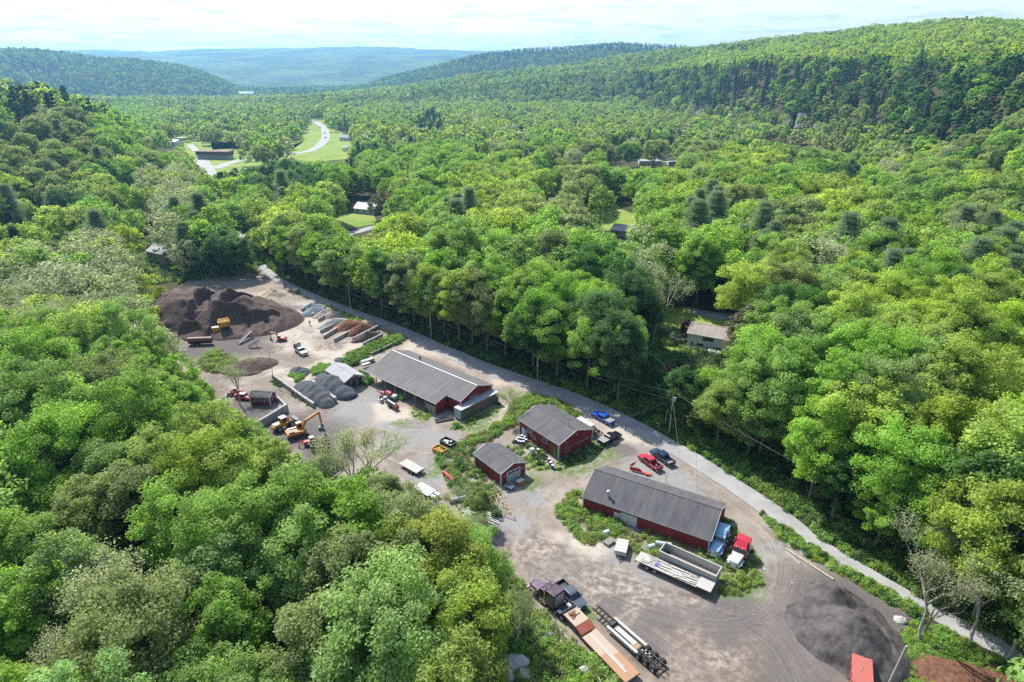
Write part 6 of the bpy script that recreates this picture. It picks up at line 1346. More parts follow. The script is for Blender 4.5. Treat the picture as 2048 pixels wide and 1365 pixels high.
# small flat trailers
def flat(a, b, w, lab, mat, ramp=False):
    A, B = G(*a, 0.8), G(*b, 0.8); d = B - A; L_ = math.hypot(d.x, d.y); o = empty('flat_trailer', Vector(((A.x + B.x) / 2, (A.y + B.y) / 2, 0.05)), math.atan2(d.y, d.x), lab, 'flat trailer', 'small flat trailers at the wood edge'); h = L_ / 2
    BX('deck', (0, 0, 0.75), (L_, w, 0.12), mat, o); m = MB(); [m.box((0, s * w * 0.35, 0.6), (L_, 0.12, 0.2)) for s in (-1, 1)]; m.box((h + 0.5, 0, 0.6), (1.0, 0.12, 0.12)); m.box((h - 0.05, 0, 0.86), (0.1, w, 0.12)); m.build('frame', BLACK, o)
    for x in (0.3, 1.2):
        for s in (-1, 1): wheel(o, (x, s * (w / 2 + 0.14), 0.38), 0.38, 0.22)
    if ramp: m = MB(); m.box((h + 0.6, 0.5, 0.8), (1.1, 0.7, 0.08)); m.box((h + 0.6, -0.5, 0.8), (1.1, 0.7, 0.08)); m.build('ramp', mat, o)
    return o
flat((806, 923), (842, 943), 2.2, 'pale flat trailer partly under the leaves, upper one of the pair', WPL); flat((834, 970), (866, 988), 2.3, 'white flat trailer with folded ramps, lower one of the pair', WHITE, True)
# boxes, dumpsters, camper
def skip(c, L_, W_, H_, rz, mat, lab, name='dumpster', fill=None, cat='dumpster'):
    o = empty(name, c, rz, lab, cat); m = MB()
    for s in (-1, 1): m.box((0, s * W_ / 2, H_ / 2 + 0.1), (L_, 0.07, H_)); m.box((s * L_ / 2, 0, H_ / 2 + 0.1), (0.07, W_ - 0.08, H_))
    m.box((0, 0, 0.14), (L_ - 0.1, W_ - 0.1, 0.08)); m.build('body', mat, o); m = MB()
    for s in (-1, 1): m.box((0, s * (W_ / 2 + 0.02), H_ + 0.12), (L_ + 0.16, 0.14, 0.1)); m.box((s * (L_ / 2 + 0.02), 0, H_ + 0.12), (0.14, W_ - 0.1, 0.1)); [m.box((x * L_ / 2, s * (W_ / 2 + 0.05), H_ / 2), (0.1, 0.06, H_ - 0.1)) for x in (-0.6, 0, 0.6)]
    m.build('rim', mat, o)
    if fill: 
        m = MB(); [m.box((random.uniform(-L_ / 2.6, L_ / 2.6), random.uniform(-W_ / 3, W_ / 3), H_ * 0.7 + random.random() * 0.3), (0.5, 0.4, 0.3), random.random() * 3) for _ in range(8)]; m.build('rubbish', fill, o)
    return o
skip(G(897, 893), 3.3, 1.9, 1.2, 2.45, BLACK, 'black dumpster full of white rubbish at the end of the shrubs', fill=WHITE)
skip(G(880, 905), 2.8, 1.7, 0.9, 2.5, paint((0.60, 0.26, 0.01), 0.5, 0, 0.2), 'bright orange hopper trailer beside the black dumpster', 'hopper', ORANGE, 'hopper')
skip(G(640, 897), 3.8, 2.2, 1.5, 0.55, BLACK, 'black dump box with a white rim below the red backhoe', 'dump_box', None, 'dump box')
o = empty('red_container', G(1722, 1352, 1.2) - Vector((0, 0, 1.15)), 1.12, 'flat-topped red container at the bottom edge beside the cut pole', 'container'); RC = paint((0.40, 0.10, 0.08), 0.55, 0, 0.15)
MB().box((0, 0, 1.1), (4.6, 2.3, 1.9)).build('body', RC, o, 0.03); MB().box((0, 0, 2.12), (4.75, 2.45, 0.1)).build('lid', RC, o, 0.02); m = MB(); [m.box((x, s * 1.19, 1.1), (0.1, 0.08, 1.8)) for x in (-1.8, -0.6, 0.6, 1.8) for s in (-1, 1)]; m.build('ribs', RC, o); MB().beam((-0.3, 0.2, 2.2), (0.7, -0.1, 2.2), 0.05, 0.04).build('rod', GREY, o)
o = empty('enclosed_trailer', G(1168, 862), 2.2, 'white enclosed trailer behind the workshop roof, next to the blue pickup', 'trailer'); MB().box((0, 0, 1.3), (4.6, 2.1, 1.9)).build('body', WHITE, o, 0.05); MB().box((0, 0, 2.29), (4.64, 2.14, 0.06)).build('roof', WHITE, o); BX('rear_door', (-2.33, 0, 1.25), (0.05, 1.9, 1.7), SILVER, o)
for s in (-1, 1): wheel(o, (0.1, s * 1.08, 0.36), 0.36, 0.22)
o = empty('tow_truck_frame', G(1190, 868), 2.2, 'dark skeletal equipment trailer between the workshop and the black pickup', 'equipment trailer'); m = MB(); [m.box((0, s * 0.8, 0.7), (3.8, 0.12, 0.2)) for s in (-1, 1)]; [m.box((-1.7 + k * 0.85, 0, 0.72), (0.12, 1.6, 0.16)) for k in range(5)]; m.tube((-1, -0.6, 0.8), (0.8, 0.6, 1.7), 0.08); m.tube((1, -0.6, 0.8), (-0.2, 0.3, 1.6), 0.08); m.build('frame', BLACK, o); BX('engine', (0.7, 0, 1.1), (1.0, 0.9, 0.7), DARK, o)
for s in (-1, 1): wheel(o, (0, s * 1.0, 0.36), 0.36, 0.24)
o = empty('popup_camper', G(1243, 1103), 1.25, 'cream folded camper trailer with a ribbed roof in front of the barn', 'camper'); MB().box((0, 0, 0.75), (3.2, 1.9, 0.7)).build('body', paint((0.50, 0.48, 0.42)), o, 0.05); MB().box((0, 0, 1.2), (3.35, 2.05, 0.2), 0, 0.94).build('lid', paint((0.48, 0.46, 0.41)), o, 0.04); m = MB(); m.tube((-1.6, 0, 0.5), (-2.9, 0, 0.45), 0.06); m.tube((-1.6, 0.6, 0.5), (-2.7, 0, 0.45), 0.05); m.tube((-1.6, -0.6, 0.5), (-2.7, 0, 0.45), 0.05); m.build('hitch', BLACK, o)
m = MB(); [m.box((x, 0, 1.315), (0.05, 1.9, 0.03)) for x in (-1, 0, 1)]; m.build('lid_seam', GREY, o)
for s in (-1, 1): wheel(o, (0, s * 0.98, 0.34), 0.34, 0.2)
def pallets(c, rz, n, lab, mat=WOODG):
    o = empty('pallet_stack', c, rz, lab, 'pallets'); m = MB()
    for k in range(n): [m.box((x, 0, 0.1 + k * 0.15), (0.14, 1.2, 0.03)) for x in np.linspace(-0.85, 0.85, 8)]; [m.box((0, y, 0.05 + k * 0.15), (1.8, 0.1, 0.08)) for y in (-0.5, 0, 0.5)]
    m.build('slats', mat, o)
pallets(G(1218, 1087), 0.7, 4, 'weathered pallet stack left of the cream camper'); pallets(G(1292, 1100), 0.5, 2, 'low grey pallet stack right of the cream camper', GREY)
for (px, py, rz, mat, lab, L_) in [((1212), 1070, 0.5, WHITE, 'short white tank lying in the weeds by the barn', 1.2), (1326, 1093, 2.9, paint((0.45, 0.50, 0.55)), 'pale blue tank lying at the barn wall', 2.6), (1302, 1098, 0.4, paint((0.50, 0.52, 0.54)), 'small grey tank near the low pallets', 1.2), (915, 1003, 0.35, paint((0.42, 0.47, 0.44)), 'long grey-green tank under the shrubs left of the garage', 3.2)]:
    o = empty('tank', G(px, py), rz, lab, 'tank'); MB().tube((-L_ / 2, 0, 0.5), (L_ / 2, 0, 0.5), 0.4, 0.4, 14).build('shell', mat, o); m = MB(); m.box((-L_ / 3, 0, 0.1), (0.12, 0.7, 0.25)); m.box((L_ / 3, 0, 0.1), (0.12, 0.7, 0.25)); m.build('cradle', DARK, o)
# red steel roll at the shrubs: ribbed
A, B = G(888, 945, 0.5), G(907, 962, 0.5); o = empty('red_drum_roll', (A + B) / 2 - Vector((0, 0, 0.5)), face(A, B), 'red ribbed steel drum lying beside the shrubs', 'steel drum'); L_ = (B - A).length; MB().tube((-L_ / 2, 0, 0.5), (L_ / 2, 0, 0.5), 0.45, 0.45, 14).build('drum', paint((0.42, 0.02, 0.05)), o); m = MB(); [m.tube((-L_ / 2 + (k + 0.5) * L_ / 6, 0, 0.5), (-L_ / 2 + (k + 0.5) * L_ / 6 + 0.12, 0, 0.5), 0.52, 0.52, 14) for k in range(6)]; m.build('ribs', REDM, o)
# snow plough on the ground
o = empty('snow_plough', G(1270, 944), -0.45, 'red snow plough blade and frame on the gravel by the crimson pickup', 'snow plough'); RP = paint((0.62, 0.03, 0.02), 0.5, 0, 0.15); m = MB(); n = 8
vs = [(x, 0.55 * math.cos(a_) - 0.3, 0.5 + 0.45 * math.sin(a_)) for x in (-1.2, 1.2) for a_ in np.linspace(-0.9, 1.2, n)]; m.add(vs, [(i, i + 1, n + i + 1, n + i) for i in range(n - 1)] + [(i, n + i, n + i + 1, i + 1) for i in range(n - 1)]); m.build('blade', RP, o)
m = MB(); m.beam((1.2, 0, 0.4), (3.1, -0.2, 0.3), 0.5, 0.12); m.beam((2.3, -0.5, 0.35), (3.4, 0.3, 0.35), 0.2, 0.15); m.build('frame', RP, o); m = MB(); m.beam((-1.1, 1.0, 0.3), (-0.4, 1.9, 1.2), 0.25, 0.2); m.beam((-1.5, 1.2, 0.3), (-0.8, 1.5, 1.0), 0.2, 0.2); m.build('spreader', RUST, o)
o = MB(); n = 20; pts = [(0.35 * math.cos(6.283 * i / n), 0, 2.0 + 0.35 * math.sin(6.283 * i / n)) for i in range(n + 1)]; o.path(pts, 0.03); o.tube((0, 0, 0), (0, 0, 1.65), 0.04); o.box((0, 0, 0.02), (0.5, 0.5, 0.06)); o = o.build('ring_post', GREY); o.location = G(1331, 966); tag(o, 'thin grey post with a hoop on the gravel behind the barn', 'post')

# ------------------------------------------------------------------ machines
def excavator(c, rz, lab, P, s=1.0, tip=(5.4, 3.6), track=True, name='excavator'):
    o = empty(name, c, rz, lab, 'excavator'); o.scale = (s, s, s)
    for y in (-1.15, 1.15):
        tr_ = MB().prof([(-1.9, 0.15), (1.9, 0.15), (2.2, 0.45), (1.9, 0.85), (-1.9, 0.85), (-2.2, 0.45)], 0, [0.28] * 6).build('track', DARK, o, 0.05, (0, y, 0))
    BX('undercarriage', (0, 0, 0.75), (2.4, 1.7, 0.4), DARK, o)
    MB().prof([(-2.4, 1.0), (1.4, 1.0), (1.4, 1.5), (0.2, 1.75), (-2.0, 1.85), (-2.6, 1.6), (-2.6, 1.1)], 0, [1.3] * 7).build('house', P, o, 0.06)
    BX('engine_cover', (-1.55, -0.55, 1.93), (1.3, 1.1, 0.16), GREY, o); BX('deck_plate', (-0.9, 0.85, 1.93), (2.4, 0.5, 0.12), WHITE, o)
    cb = MB().prof([(-0.1, 1.55), (1.35, 1.55), (1.45, 2.3), (1.1, 2.95), (0.0, 2.95)], 0, [0.45, 0.45, 0.45, 0.42, 0.42]).build('cab', P, o, 0.04, (0, 0.8, 0)); m = MB(); m.box((1.42, 0, 2.2), (0.04, 0.75, 1.0)); m.box((0.65, 0.455, 2.3), (1.0, 0.03, 0.8)); m.box((0.65, -0.455, 2.3), (1.0, 0.03, 0.8)); m.build('glass', GLASS, cb)
    BX('cab_roof', (0.55, 0.8, 3.0), (1.2, 0.9, 0.08), WHITE, o)
    el = (2.4, 4.3); tp = (tip[0], tip[1]); BM = MB(); BM.beam((1.0, -0.15, 1.6), (el[0] - 0.3, -0.15, el[1] - 0.6), 0.42, 0.62); BM.beam((el[0] - 0.5, -0.15, el[1] - 0.85), (tp[0], -0.15, tp[1] + 1.1), 0.40, 0.52); BM.build('boom', P, o, 0.03)
    MB().beam((tp[0] - 0.1, -0.15, tp[1] + 1.3), (tp[0] + 0.15, -0.15, 1.5), 0.34, 0.42).build('stick', P, o, 0.03)
    m = MB(); m.tube((1.5, 0.1, 1.6), (el[0], 0.1, el[1] - 1.1), 0.08); m.tube((el[0], -0.15, el[1]), (tp[0] + 0.2, -0.15, tp[1] + 1.6), 0.07); m.build('hydraulic_ram', CHROME, o)
    x = tp[0] + 0.15; MB().prof([(x - 0.3, 1.5), (x + 0.35, 1.5), (x + 0.45, 0.9), (x, 0.35), (x - 0.75, 0.4), (x - 0.9, 0.9), (x - 0.5, 0.75), (x - 0.2, 0.9)], 0.55).build('bucket', GREY, o)
    return o
g = G(597, 872); g2 = G(640, 868); excavator(g, face(G(580, 874), G(655, 852)), 'orange tracked excavator with its boom bent over the yard', ORANGE, 0.95)
def loader(c, rz, lab, P, s=1.0, bucket=GREY, roof=WHITE, cat='wheel loader', name='wheel_loader', hoe=False):
    o = empty(name, c, rz, lab, cat); o.scale = (s, s, s)
    MB().prof([(-2.9, 0.8), (-0.2, 0.8), (-0.2, 1.9), (-2.6, 1.8), (-3.0, 1.4)], 0, [0.75] * 5).build('engine_hood', P, o, 0.06); BX('hood_top', (-2.0, 0, 1.87), (1.2, 1.2, 0.08), WHITE if P is CAT else P, o)
    BX('front_frame', (1.0, 0, 1.0), (2.0, 0.8, 0.7), P, o); cb = BX('cab', (-0.1, 0, 2.25), (1.3, 1.3, 1.3), GLASS, o, 0, 0.05); BX('cab_roof', (-0.1, 0, 2.97), (1.6, 1.55, 0.14), roof, o, 0, 0.04)
    m = MB(); [m.box((x, y, 2.2), (0.1, 0.1, 1.5)) for x in (-0.75, 0.55) for y in (-0.65, 0.65)]; m.build('cab_post', P, o)
    for x in (-1.7, 1.5):
        for y in (-1.05, 1.05): wheel(o, (x, y, 0.78), 0.78, 0.55)
    m = MB(); [m.beam((0.8, y, 1.7), (2.9, y, 0.9), 0.18, 0.3) for y in (-0.5, 0.5)]; m.box((2.0, 0, 1.3), (0.3, 1.2, 0.25)); m.build('lift_arm', RUST if P is CAT else P, o)
    MB().prof([(2.8, 0.25), (3.9, 0.2), (3.9, 0.3), (3.1, 0.5), (2.95, 1.2), (3.4, 1.5), (3.35, 1.6), (2.7, 1.3)], 1.35).build('bucket', bucket, o)
    if hoe: m = MB(); m.beam((-2.9, 0, 1.2), (-3.7, 0, 2.6), 0.22, 0.3); m.beam((-3.7, 0, 2.6), (-4.5, 0, 1.0), 0.2, 0.26); m.box((-4.5, 0, 0.8), (0.6, 0.6, 0.5)); m.build('backhoe', P, o)
    return o
loader(G(569, 856), face(G(548, 862), G(594, 842)), 'yellow wheel loader with a white cab roof left of the orange excavator', CAT, 0.95)
loader(G(625, 889), face(G(612, 893), G(640, 886)), 'red backhoe tractor with a pale roof, below the orange excavator', REDM, 0.62, cat='tractor', name='backhoe_tractor', hoe=True)
loader(G(471, 790), face(G(485, 788), G(455, 792)), 'red tractor with a grey cab left above the red car', REDM, 0.62, GREY, GREY, 'tractor', 'tractor')
excavator(G(563, 682), face(G(568, 680), G(522, 678)), 'small red digger working below the mulch mound', REDM, 0.62, (5.2, 2.6)); 
o = empty('screener', G(452, 668), 0.5, 'tall yellow screening machine at the foot of the mulch mound', 'screening machine'); m = MB(); [m.tube((x, y, 0), (x * 0.8, y * 0.8, 4.6), 0.13) for x in (-1.5, 1.5) for y in (-1.1, 1.1)]; m.beam((-1.5, -1, 4.5), (1.5, -1, 4.5), 0.3, 0.3); m.beam((-1.5, 1, 4.5), (1.5, 1, 4.5), 0.3, 0.3); m.build('gantry', CAT, o); MB().box((0, 0, 3.4), (2.6, 1.9, 1.6), 0, 1.25).build('hopper', CAT, o); BX('engine_box', (-2.6, 0, 1.9), (2.0, 1.5, 1.6), CAT, o); BX('roof', (-2.8, 0, 2.76), (1.5, 1.3, 0.1), WHITE, o); MB().beam((0.8, 0, 1.6), (3.6, -1.8, 0.8), 0.8, 0.16).build('conveyor', DARK, o)
for x in (-2.6, 0.5):
    for s in (-1, 1): wheel(o, (x, s * 1.2, 0.5), 0.5, 0.35)
for (a, b, w, lab) in [((478, 690), (505, 673), 0.9, 'dark conveyor ramp slanting up beside the mulch mound'), ((497, 697), (520, 693), 0.8, 'flat dark conveyor section near the small red digger')]:
    A, B = G(*a), G(*b); o = empty('conveyor', A, face(A, B), lab, 'conveyor', 'conveyors by the mound'); L_ = (B - A).length; MB().beam((0, 0, 0.5), (L_, 0, 1.8), w, 0.12).build('belt', DARK, o); m = MB(); m.beam((0, w / 2, 0.6), (L_, w / 2, 1.9), 0.08, 0.25); m.beam((0, -w / 2, 0.6), (L_, -w / 2, 1.9), 0.08, 0.25); m.tube((L_ * 0.7, w / 2, 0), (L_ * 0.7, w / 2, 1.4), 0.06); m.tube((L_ * 0.7, -w / 2, 0), (L_ * 0.7, -w / 2, 1.4), 0.06); m.build('frame', GREY, o)
o = empty('steel_tank_trailer', G(402, 690), 0.1, 'long rusty-ended dark trailer at the left foot of the mulch mound', 'trailer'); MB().tube((-3.4, 0, 1.7), (3.4, 0, 1.7), 0.75, 0.75, 14).build('tank', paint((0.22, 0.10, 0.07)), o); BX('frame', (0, 0, 0.8), (6.6, 1.4, 0.3), DARK, o)
for x in (-2, -0.8):
    for s in (-1, 1): wheel(o, (x, s * 0.8, 0.45), 0.45, 0.3)
# machines in front of the long shed
o = empty('tar_kettle', G(784, 815), face(G(770, 806), G(795, 822)), 'black tank trailer on the ground in front of the long shed', 'tank trailer'); MB().tube((-1.5, 0, 0.95), (1.7, 0, 0.95), 0.62, 0.62, 16).build('tank', paint((0.03, 0.035, 0.045), 0.25), o); BX('rusty_end', (2.0, 0, 0.8), (0.5, 1.2, 1.0), RUST, o, 0, 0.04); m = MB(); m.box((0.2, 0, 0.35), (3.4, 1.0, 0.14)); m.tube((-1.7, 0, 0.4), (-3.0, 0, 0.4), 0.06); m.build('frame', DARK, o)
for s in (-1, 1): wheel(o, (0, s * 0.72, 0.34), 0.34, 0.22)
o = empty('cement_mixer', G(776, 797), 2.7, 'red and white mixing machine in front of the long shed', 'mixing machine'); MB().tube((-0.9, 0, 1.2), (0.4, 0, 1.7), 0.75, 0.5, 14).build('drum', paint((0.50, 0.09, 0.07)), o, 0.05); MB().tube((1.0, 0.2, 1.1), (2.0, 0.2, 1.5), 0.6, 0.35, 12).build('hopper', paint((0.50, 0.09, 0.07)), o, 0.05); BX('engine_box', (-1.9, 0, 0.9), (1.2, 1.3, 0.8), WHITE, o, 0, 0.05); m = MB(); m.beam((-2.6, -0.6, 0.5), (2.2, -0.6, 0.5), 0.14, 0.2); m.beam((-2.6, 0.6, 0.5), (2.2, 0.6, 0.5), 0.14, 0.2); m.beam((0, 0.9, 1.4), (2.6, 1.2, 2.1), 0.12, 0.12); m.build('frame', DARK, o)
for x in (-1.2, 1.4):
    for s in (-1, 1): wheel(o, (x, s * 0.85, 0.4), 0.4, 0.26)
o = empty('small_mixer', G(766, 803), 0.3, 'white spoked implement with black wheels left of the black tank trailer', 'implement'); m = MB(); m.beam((-1.4, 0, 0.5), (1.2, 0, 0.6), 0.2, 0.2); m.beam((-0.4, -1, 0.6), (-0.2, 1, 0.6), 0.2, 0.16); m.box((0.6, 0, 0.95), (0.8, 0.7, 0.5)); m.build('frame', WHITE, o)
for s in (-1, 1): wheel(o, (-0.3, s * 1.0, 0.45), 0.45, 0.2)
o = empty('lumber_bundle', G(735, 724, 0.4), 0.75, 'pale sheet pile and boards between the hedge and the long shed', 'lumber'); m = MB(); [m.box((0, 0, 0.15 + k * 0.16), (4.2 - k * 0.2, 1.2, 0.13), random.uniform(-0.05, 0.05)) for k in range(4)]; m.build('boards', WPL, o); BX('sheet', (-1.6, -1.9, 0.6), (2.4, 1.0, 0.1), WHITE, o)

# barrels, tyres and junk between garage and workshop
def barrel(px, py, lab, mat=BLUEP, top=WHITE, z=0):
    o = empty('barrel', G(px, py) + Vector((0, 0, z)), random.random() * 3, lab, 'barrel', 'barrels beside the workshop'); m = MB().tube((0, 0, 0), (0, 0, 0.88), 0.29, 0.29, 14); m.tube((0, 0, 0.28), (0, 0, 0.32), 0.31, 0.31, 14); m.tube((0, 0, 0.58), (0, 0, 0.62), 0.31, 0.31, 14); m.build('drum', mat, o); MB().tube((0, 0, 0.885), (0, 0, 0.93), 0.30, 0.30, 14).build('lid', top, o)
for k, (x, y) in enumerate([(1033, 886), (1037, 889), (1042, 890), (1047, 890), (1036, 882), (1041, 883), (1047, 884), (1052, 886), (1044, 878), (1050, 880)]):
    barrel(x, y, ['blue white-lidded barrel in the cluster by the workshop', 'blue barrel at the front of the cluster by the workshop'][k < 4] + ', ' + ['leftmost', 'second from left', 'third from left', 'rightmost in front', 'left in second row', 'middle of second row', 'right in second row', 'far right end', 'left in back row', 'right in back row'][k])
barrel(1101, 932, 'lone blue white-lidded barrel, farther one of two at the grass edge'); barrel(1105, 938, 'lone blue white-lidded barrel, nearer one of two at the grass edge')
barrel(1076, 906, 'dark barrel with a pale lid beside the white fridge', DARK, WHITE); barrel(1098, 925, 'dark barrel with a white lid near the creeper', DARK, WHITE)
o = empty('fridge', G(1064, 911), 0.4, 'white fridge standing in the weeds left of the workshop', 'fridge'); BX('body', (0, 0, 0.85), (0.85, 0.8, 1.7), WHITE, o, 0, 0.04); BX('door', (0.0, -0.42, 0.85), (0.78, 0.05, 1.6), WHITE, o); BX('handle', (0.32, -0.47, 0.95), (0.04, 0.05, 0.5), GREY, o)
for k, (x, y, lab) in enumerate([(1077, 920, 'loose tyre at the left of the white junk'), (1084, 915, 'loose tyre lying at the top of the white junk'), (1078, 926, 'loose tyre lying lowest on the white junk'), (1088, 922, 'loose tyre at the right of the white junk'), (1092, 918, 'loose tyre next to the folded white panel'), (1060, 898, 'loose tyre propped right of the blue barrels')]):
    n = 16; m = MB(); vs = []
    for a_ in range(n): 
        t_ = 6.283 * a_ / n; vs += [((0.36 + 0.14 * math.cos(b_)) * math.cos(t_), (0.36 + 0.14 * math.cos(b_)) * math.sin(t_), 0.14 + 0.12 * math.sin(b_)) for b_ in np.linspace(0, 6.283, 7)[:-1]]
    m.add(vs, [(a_ * 6 + b_, a_ * 6 + (b_ + 1) % 6, ((a_ + 1) % n) * 6 + (b_ + 1) % 6, ((a_ + 1) % n) * 6 + b_) for a_ in range(n) for b_ in range(6)]); o = m.build('loose_tyre', TYRE); o.location = G(x, y) + Vector((0, 0, 0.3)); o.rotation_euler = (0.3, 0.2 * k, 0); tag(o, lab, 'tyre', 'loose tyres by the workshop')
for (x, y, s, c_, lab) in [(1082, 922, (2.6, 1.6, 0.3), WHITE, 'heap of flattened white junk between the tyres'), (1100, 897, (1.3, 1.0, 0.9), paint((0.5, 0.5, 0.46)), 'pale boxy cabinet beside the creeper on the workshop wall'), (1062, 885, (1.8, 1.4, 0.7), RUST, 'rusty scrap clutter right of the blue barrels'), (1070, 892, (1.4, 1.2, 0.6), GREY, 'grey scrap clutter in front of the workshop windows'), (925, 935, (2.0, 1.2, 0.6), STONE, 'pale rubble in the weeds left of the garage')]:
    o = empty('scrap_pile', G(x, y), 0.5, lab, 'scrap'); m = MB(); [m.box((random.uniform(-.5, .5) * s[0], random.uniform(-.5, .5) * s[1], random.uniform(0.15, 1) * s[2] * 0.6 + 0.1), (random.uniform(0.2, 0.7), random.uniform(0.2, 0.6), random.uniform(0.05, 0.5) * s[2] + 0.05), random.random() * 3) for _ in range(9)]; m.build('pieces', c_, o)
o = empty('deep_freezer', G(1040, 969), 0.65, 'white chest freezer with an orange side outside the garage door', 'freezer'); BX('body', (0, 0, 0.5), (1.5, 0.9, 0.8), paint((0.42, 0.13, 0.04)), o, 0, 0.04); BX('lid', (0, 0, 0.95), (1.55, 0.95, 0.12), WHITE, o, 0, 0.03)
o = empty('work_cart', G(1019, 978), -0.6, 'small cart with a blue-grey load at the garage corner', 'cart'); BX('tray', (0, 0, 0.6), (1.7, 1.1, 0.12), WHITE, o); m = MB(); [m.box((random.uniform(-.6, .6), random.uniform(-.4, .4), 0.75), (0.5, 0.35, 0.2), random.random()) for _ in range(5)]; m.build('load', paint((0.20, 0.27, 0.36)), o)
for x in (-0.6, 0.6):
    for s in (-1, 1): wheel(o, (x, s * 0.5, 0.25), 0.25, 0.12)
# roof trusses lying in a stack
TW = paint((0.36, 0.30, 0.19), 0.8, 0, 0.3, 0.1); a_ = G(940, 985); o = empty('roof_trusses', G(985, 1000), -0.35, 'pale timber roof trusses spread on the ground beside the garage', 'roof trusses')
for k in range(4):
    m = MB(); z = 0.15 + k * 0.14; dx, dy, sk = k * 1.2 - 1.8, -0.7 * k + 1.0, 0.5 * k; P_ = [Vector((-4.2 + dx, -1.4 + dy, z)), Vector((4.0 + dx, -1.4 + dy - sk, z)), Vector((dx, 1.8 + dy + sk, z + 0.3))]
    for i in range(3): m.beam(P_[i], P_[(i + 1) % 3], 0.13, 0.09)
    for f0, f1 in ((0.25, 0.5), (0.5, 0.5), (0.5, 0.25), (0.75, 0.25)):
        m.beam(P_[0].lerp(P_[1], f0), P_[2].lerp(P_[0] if f1 < 0.5 or f0 < 0.4 else P_[1], f1), 0.1, 0.08)
    m.build('truss', TW, o)
o = empty('broken_planks', G(960, 1035), -0.6, 'long grey planks lying below the roof trusses', 'planks'); m = MB(); [m.beam((-3.6 + random.random(), -2 + k * 0.45, 0.1 + random.random() * 0.2), (3.2 + random.random(), -2.2 + k * 0.5, 0.1 + random.random() * 0.2), 0.22, 0.06) for k in range(9)]; m.build('plank', paint((0.46, 0.45, 0.42), 0.85), o)
# logs beside the lowboy
for k, (a, b, r_, lab) in enumerate([((1130, 1270), (1172, 1318), 0.18, 'longest pale log beside the lowboy trailer, thick end up the slope'), ((1135, 1290), (1180, 1345), 0.12, 'thin pale log left of the longest log'), ((1143, 1290), (1200, 1335), 0.10, 'crooked pale log lying across the others'), ((1160, 1300), (1185, 1330), 0.12, 'short pale log in the middle of the pile'), ((1175, 1320), (1222, 1395), 0.09, 'slim pale log reaching the bottom edge'), ((1198, 1330), (1222, 1372), 0.08, 'thin bare pole nearest the lowboy trailer')]):
    A, B = G(*a, 0.25), G(*b, 0.2 + 0.12 * k); m = MB(); n = 5; pts = [A.lerp(B, i / n) + Vector((random.uniform(-.1, .1), random.uniform(-.1, .1), 0)) for i in range(n + 1)]
    for i in range(n): m.tube(pts[i], pts[i + 1], r_ * (1 - i * 0.1), r_ * (0.9 - i * 0.1), 8)
    tag(m.build('log', LOGM), lab, 'log', 'logs by the lowboy')
o = MB().tube((0, 0, 0), (0, 0, 0.5), 0.42, 0.38, 12).build('stump', LOGM); o.location = G(1124, 1290); tag(o, 'round pale stump left of the log pile', 'stump')
for k, (x, y, r_, lab) in enumerate([(1095, 1270, 0.9, 'cluster-top pale boulder near the purple truck'), (1030, 1330, 1.6, 'large white rock face at the bottom edge'), (1010, 1350, 1.3, 'white rock left of the big one at the bottom edge'), (1050, 1352, 1.2, 'white rock right of the big one at the bottom edge'), (1105, 1283, 0.6, 'small boulder beside the stump'), (1170, 1340, 0.7, 'grey boulder under the crooked log'), (1800, 1242, 0.8, 'pale boulder at the head of the cut pole'), (915, 1200, 2.0, 'grey rock outcrop in the lower wood edge')]):
    d = rdir(60); me = bpy.data.meshes.new('boulder'); import bmesh
    bm = bmesh.new(); bmesh.ops.create_icosphere(bm, subdivisions=3, radius=1)
    for v in bm.verts: q = v.co; f_ = 1 + 0.28 * float(fbm(q.x * 2 + k, q.y * 2 + q.z, 0.8, 3, k)[()] if hasattr(fbm(q.x, q.y, 1), 'shape') else 0); v.co = Vector((q.x * 1.2, q.y, q.z * 0.7)) * f_ * r_
    bm.to_mesh(me); bm.free(); me.materials.append(STONE); o = link('boulder', me); o.location = G(x, y); tag(o, lab, 'boulder', 'pale boulders')
A, B = G(1570, 1097, 0.2), G(1668, 1160, 0.2); m = MB(); n = 4
for i in range(n): m.tube(A.lerp(B, i / n), A.lerp(B, (i + 0.97) / n), 0.16, 0.16, 8)
tag(m.build('guard_log', LOGM), 'long peeled log lying along the yard edge beside the roadside strip', 'log')
A, B = G(1571, 1103, 0.12), G(1600, 1128, 0.12); tag(MB().tube(A, B, 0.12, 0.10, 8).build('guard_log', LOGM), 'short thin log beside the head of the long guard log', 'log')

# ------------------------------------------------------------------ poles and lines
POLE = paint((0.42, 0.37, 0.31), 0.9, 0, 0.4, 0.1)
def pole(px, py, h, lab, r=0.15, arms=0, can=False, lean=(0, 0), name='utility_pole', zoff=0):
    g = G(px, py); o = empty(name, g, 0, lab, 'utility pole', 'utility poles along the road' if name == 'utility_pole' else None); t_ = (lean[0], lean[1], h); MB().tube((0, 0, -0.3), t_, r, r * 0.7, 10).build('pole', POLE, o)
    if can: MB().tube((0.38, -0.1, h - 1.9), (0.38, -0.1, h - 1.0), 0.24, 0.24, 12).build('transformer', paint((0.50, 0.52, 0.53)), o); BX('bracket', (0.2, -0.05, h - 1.2), (0.3, 0.08, 0.1), GREY, o)
    if arms: MB().box((0, 0, h - 0.5), (0.12, 2.2, 0.12), 0.7).build('crossarm', POLE, o)
    MB().tube((t_[0], t_[1], h), (t_[0], t_[1], h + 0.18), 0.07, 0.05, 8).build('insulator', LAMP, o)
    return g + Vector(t_)
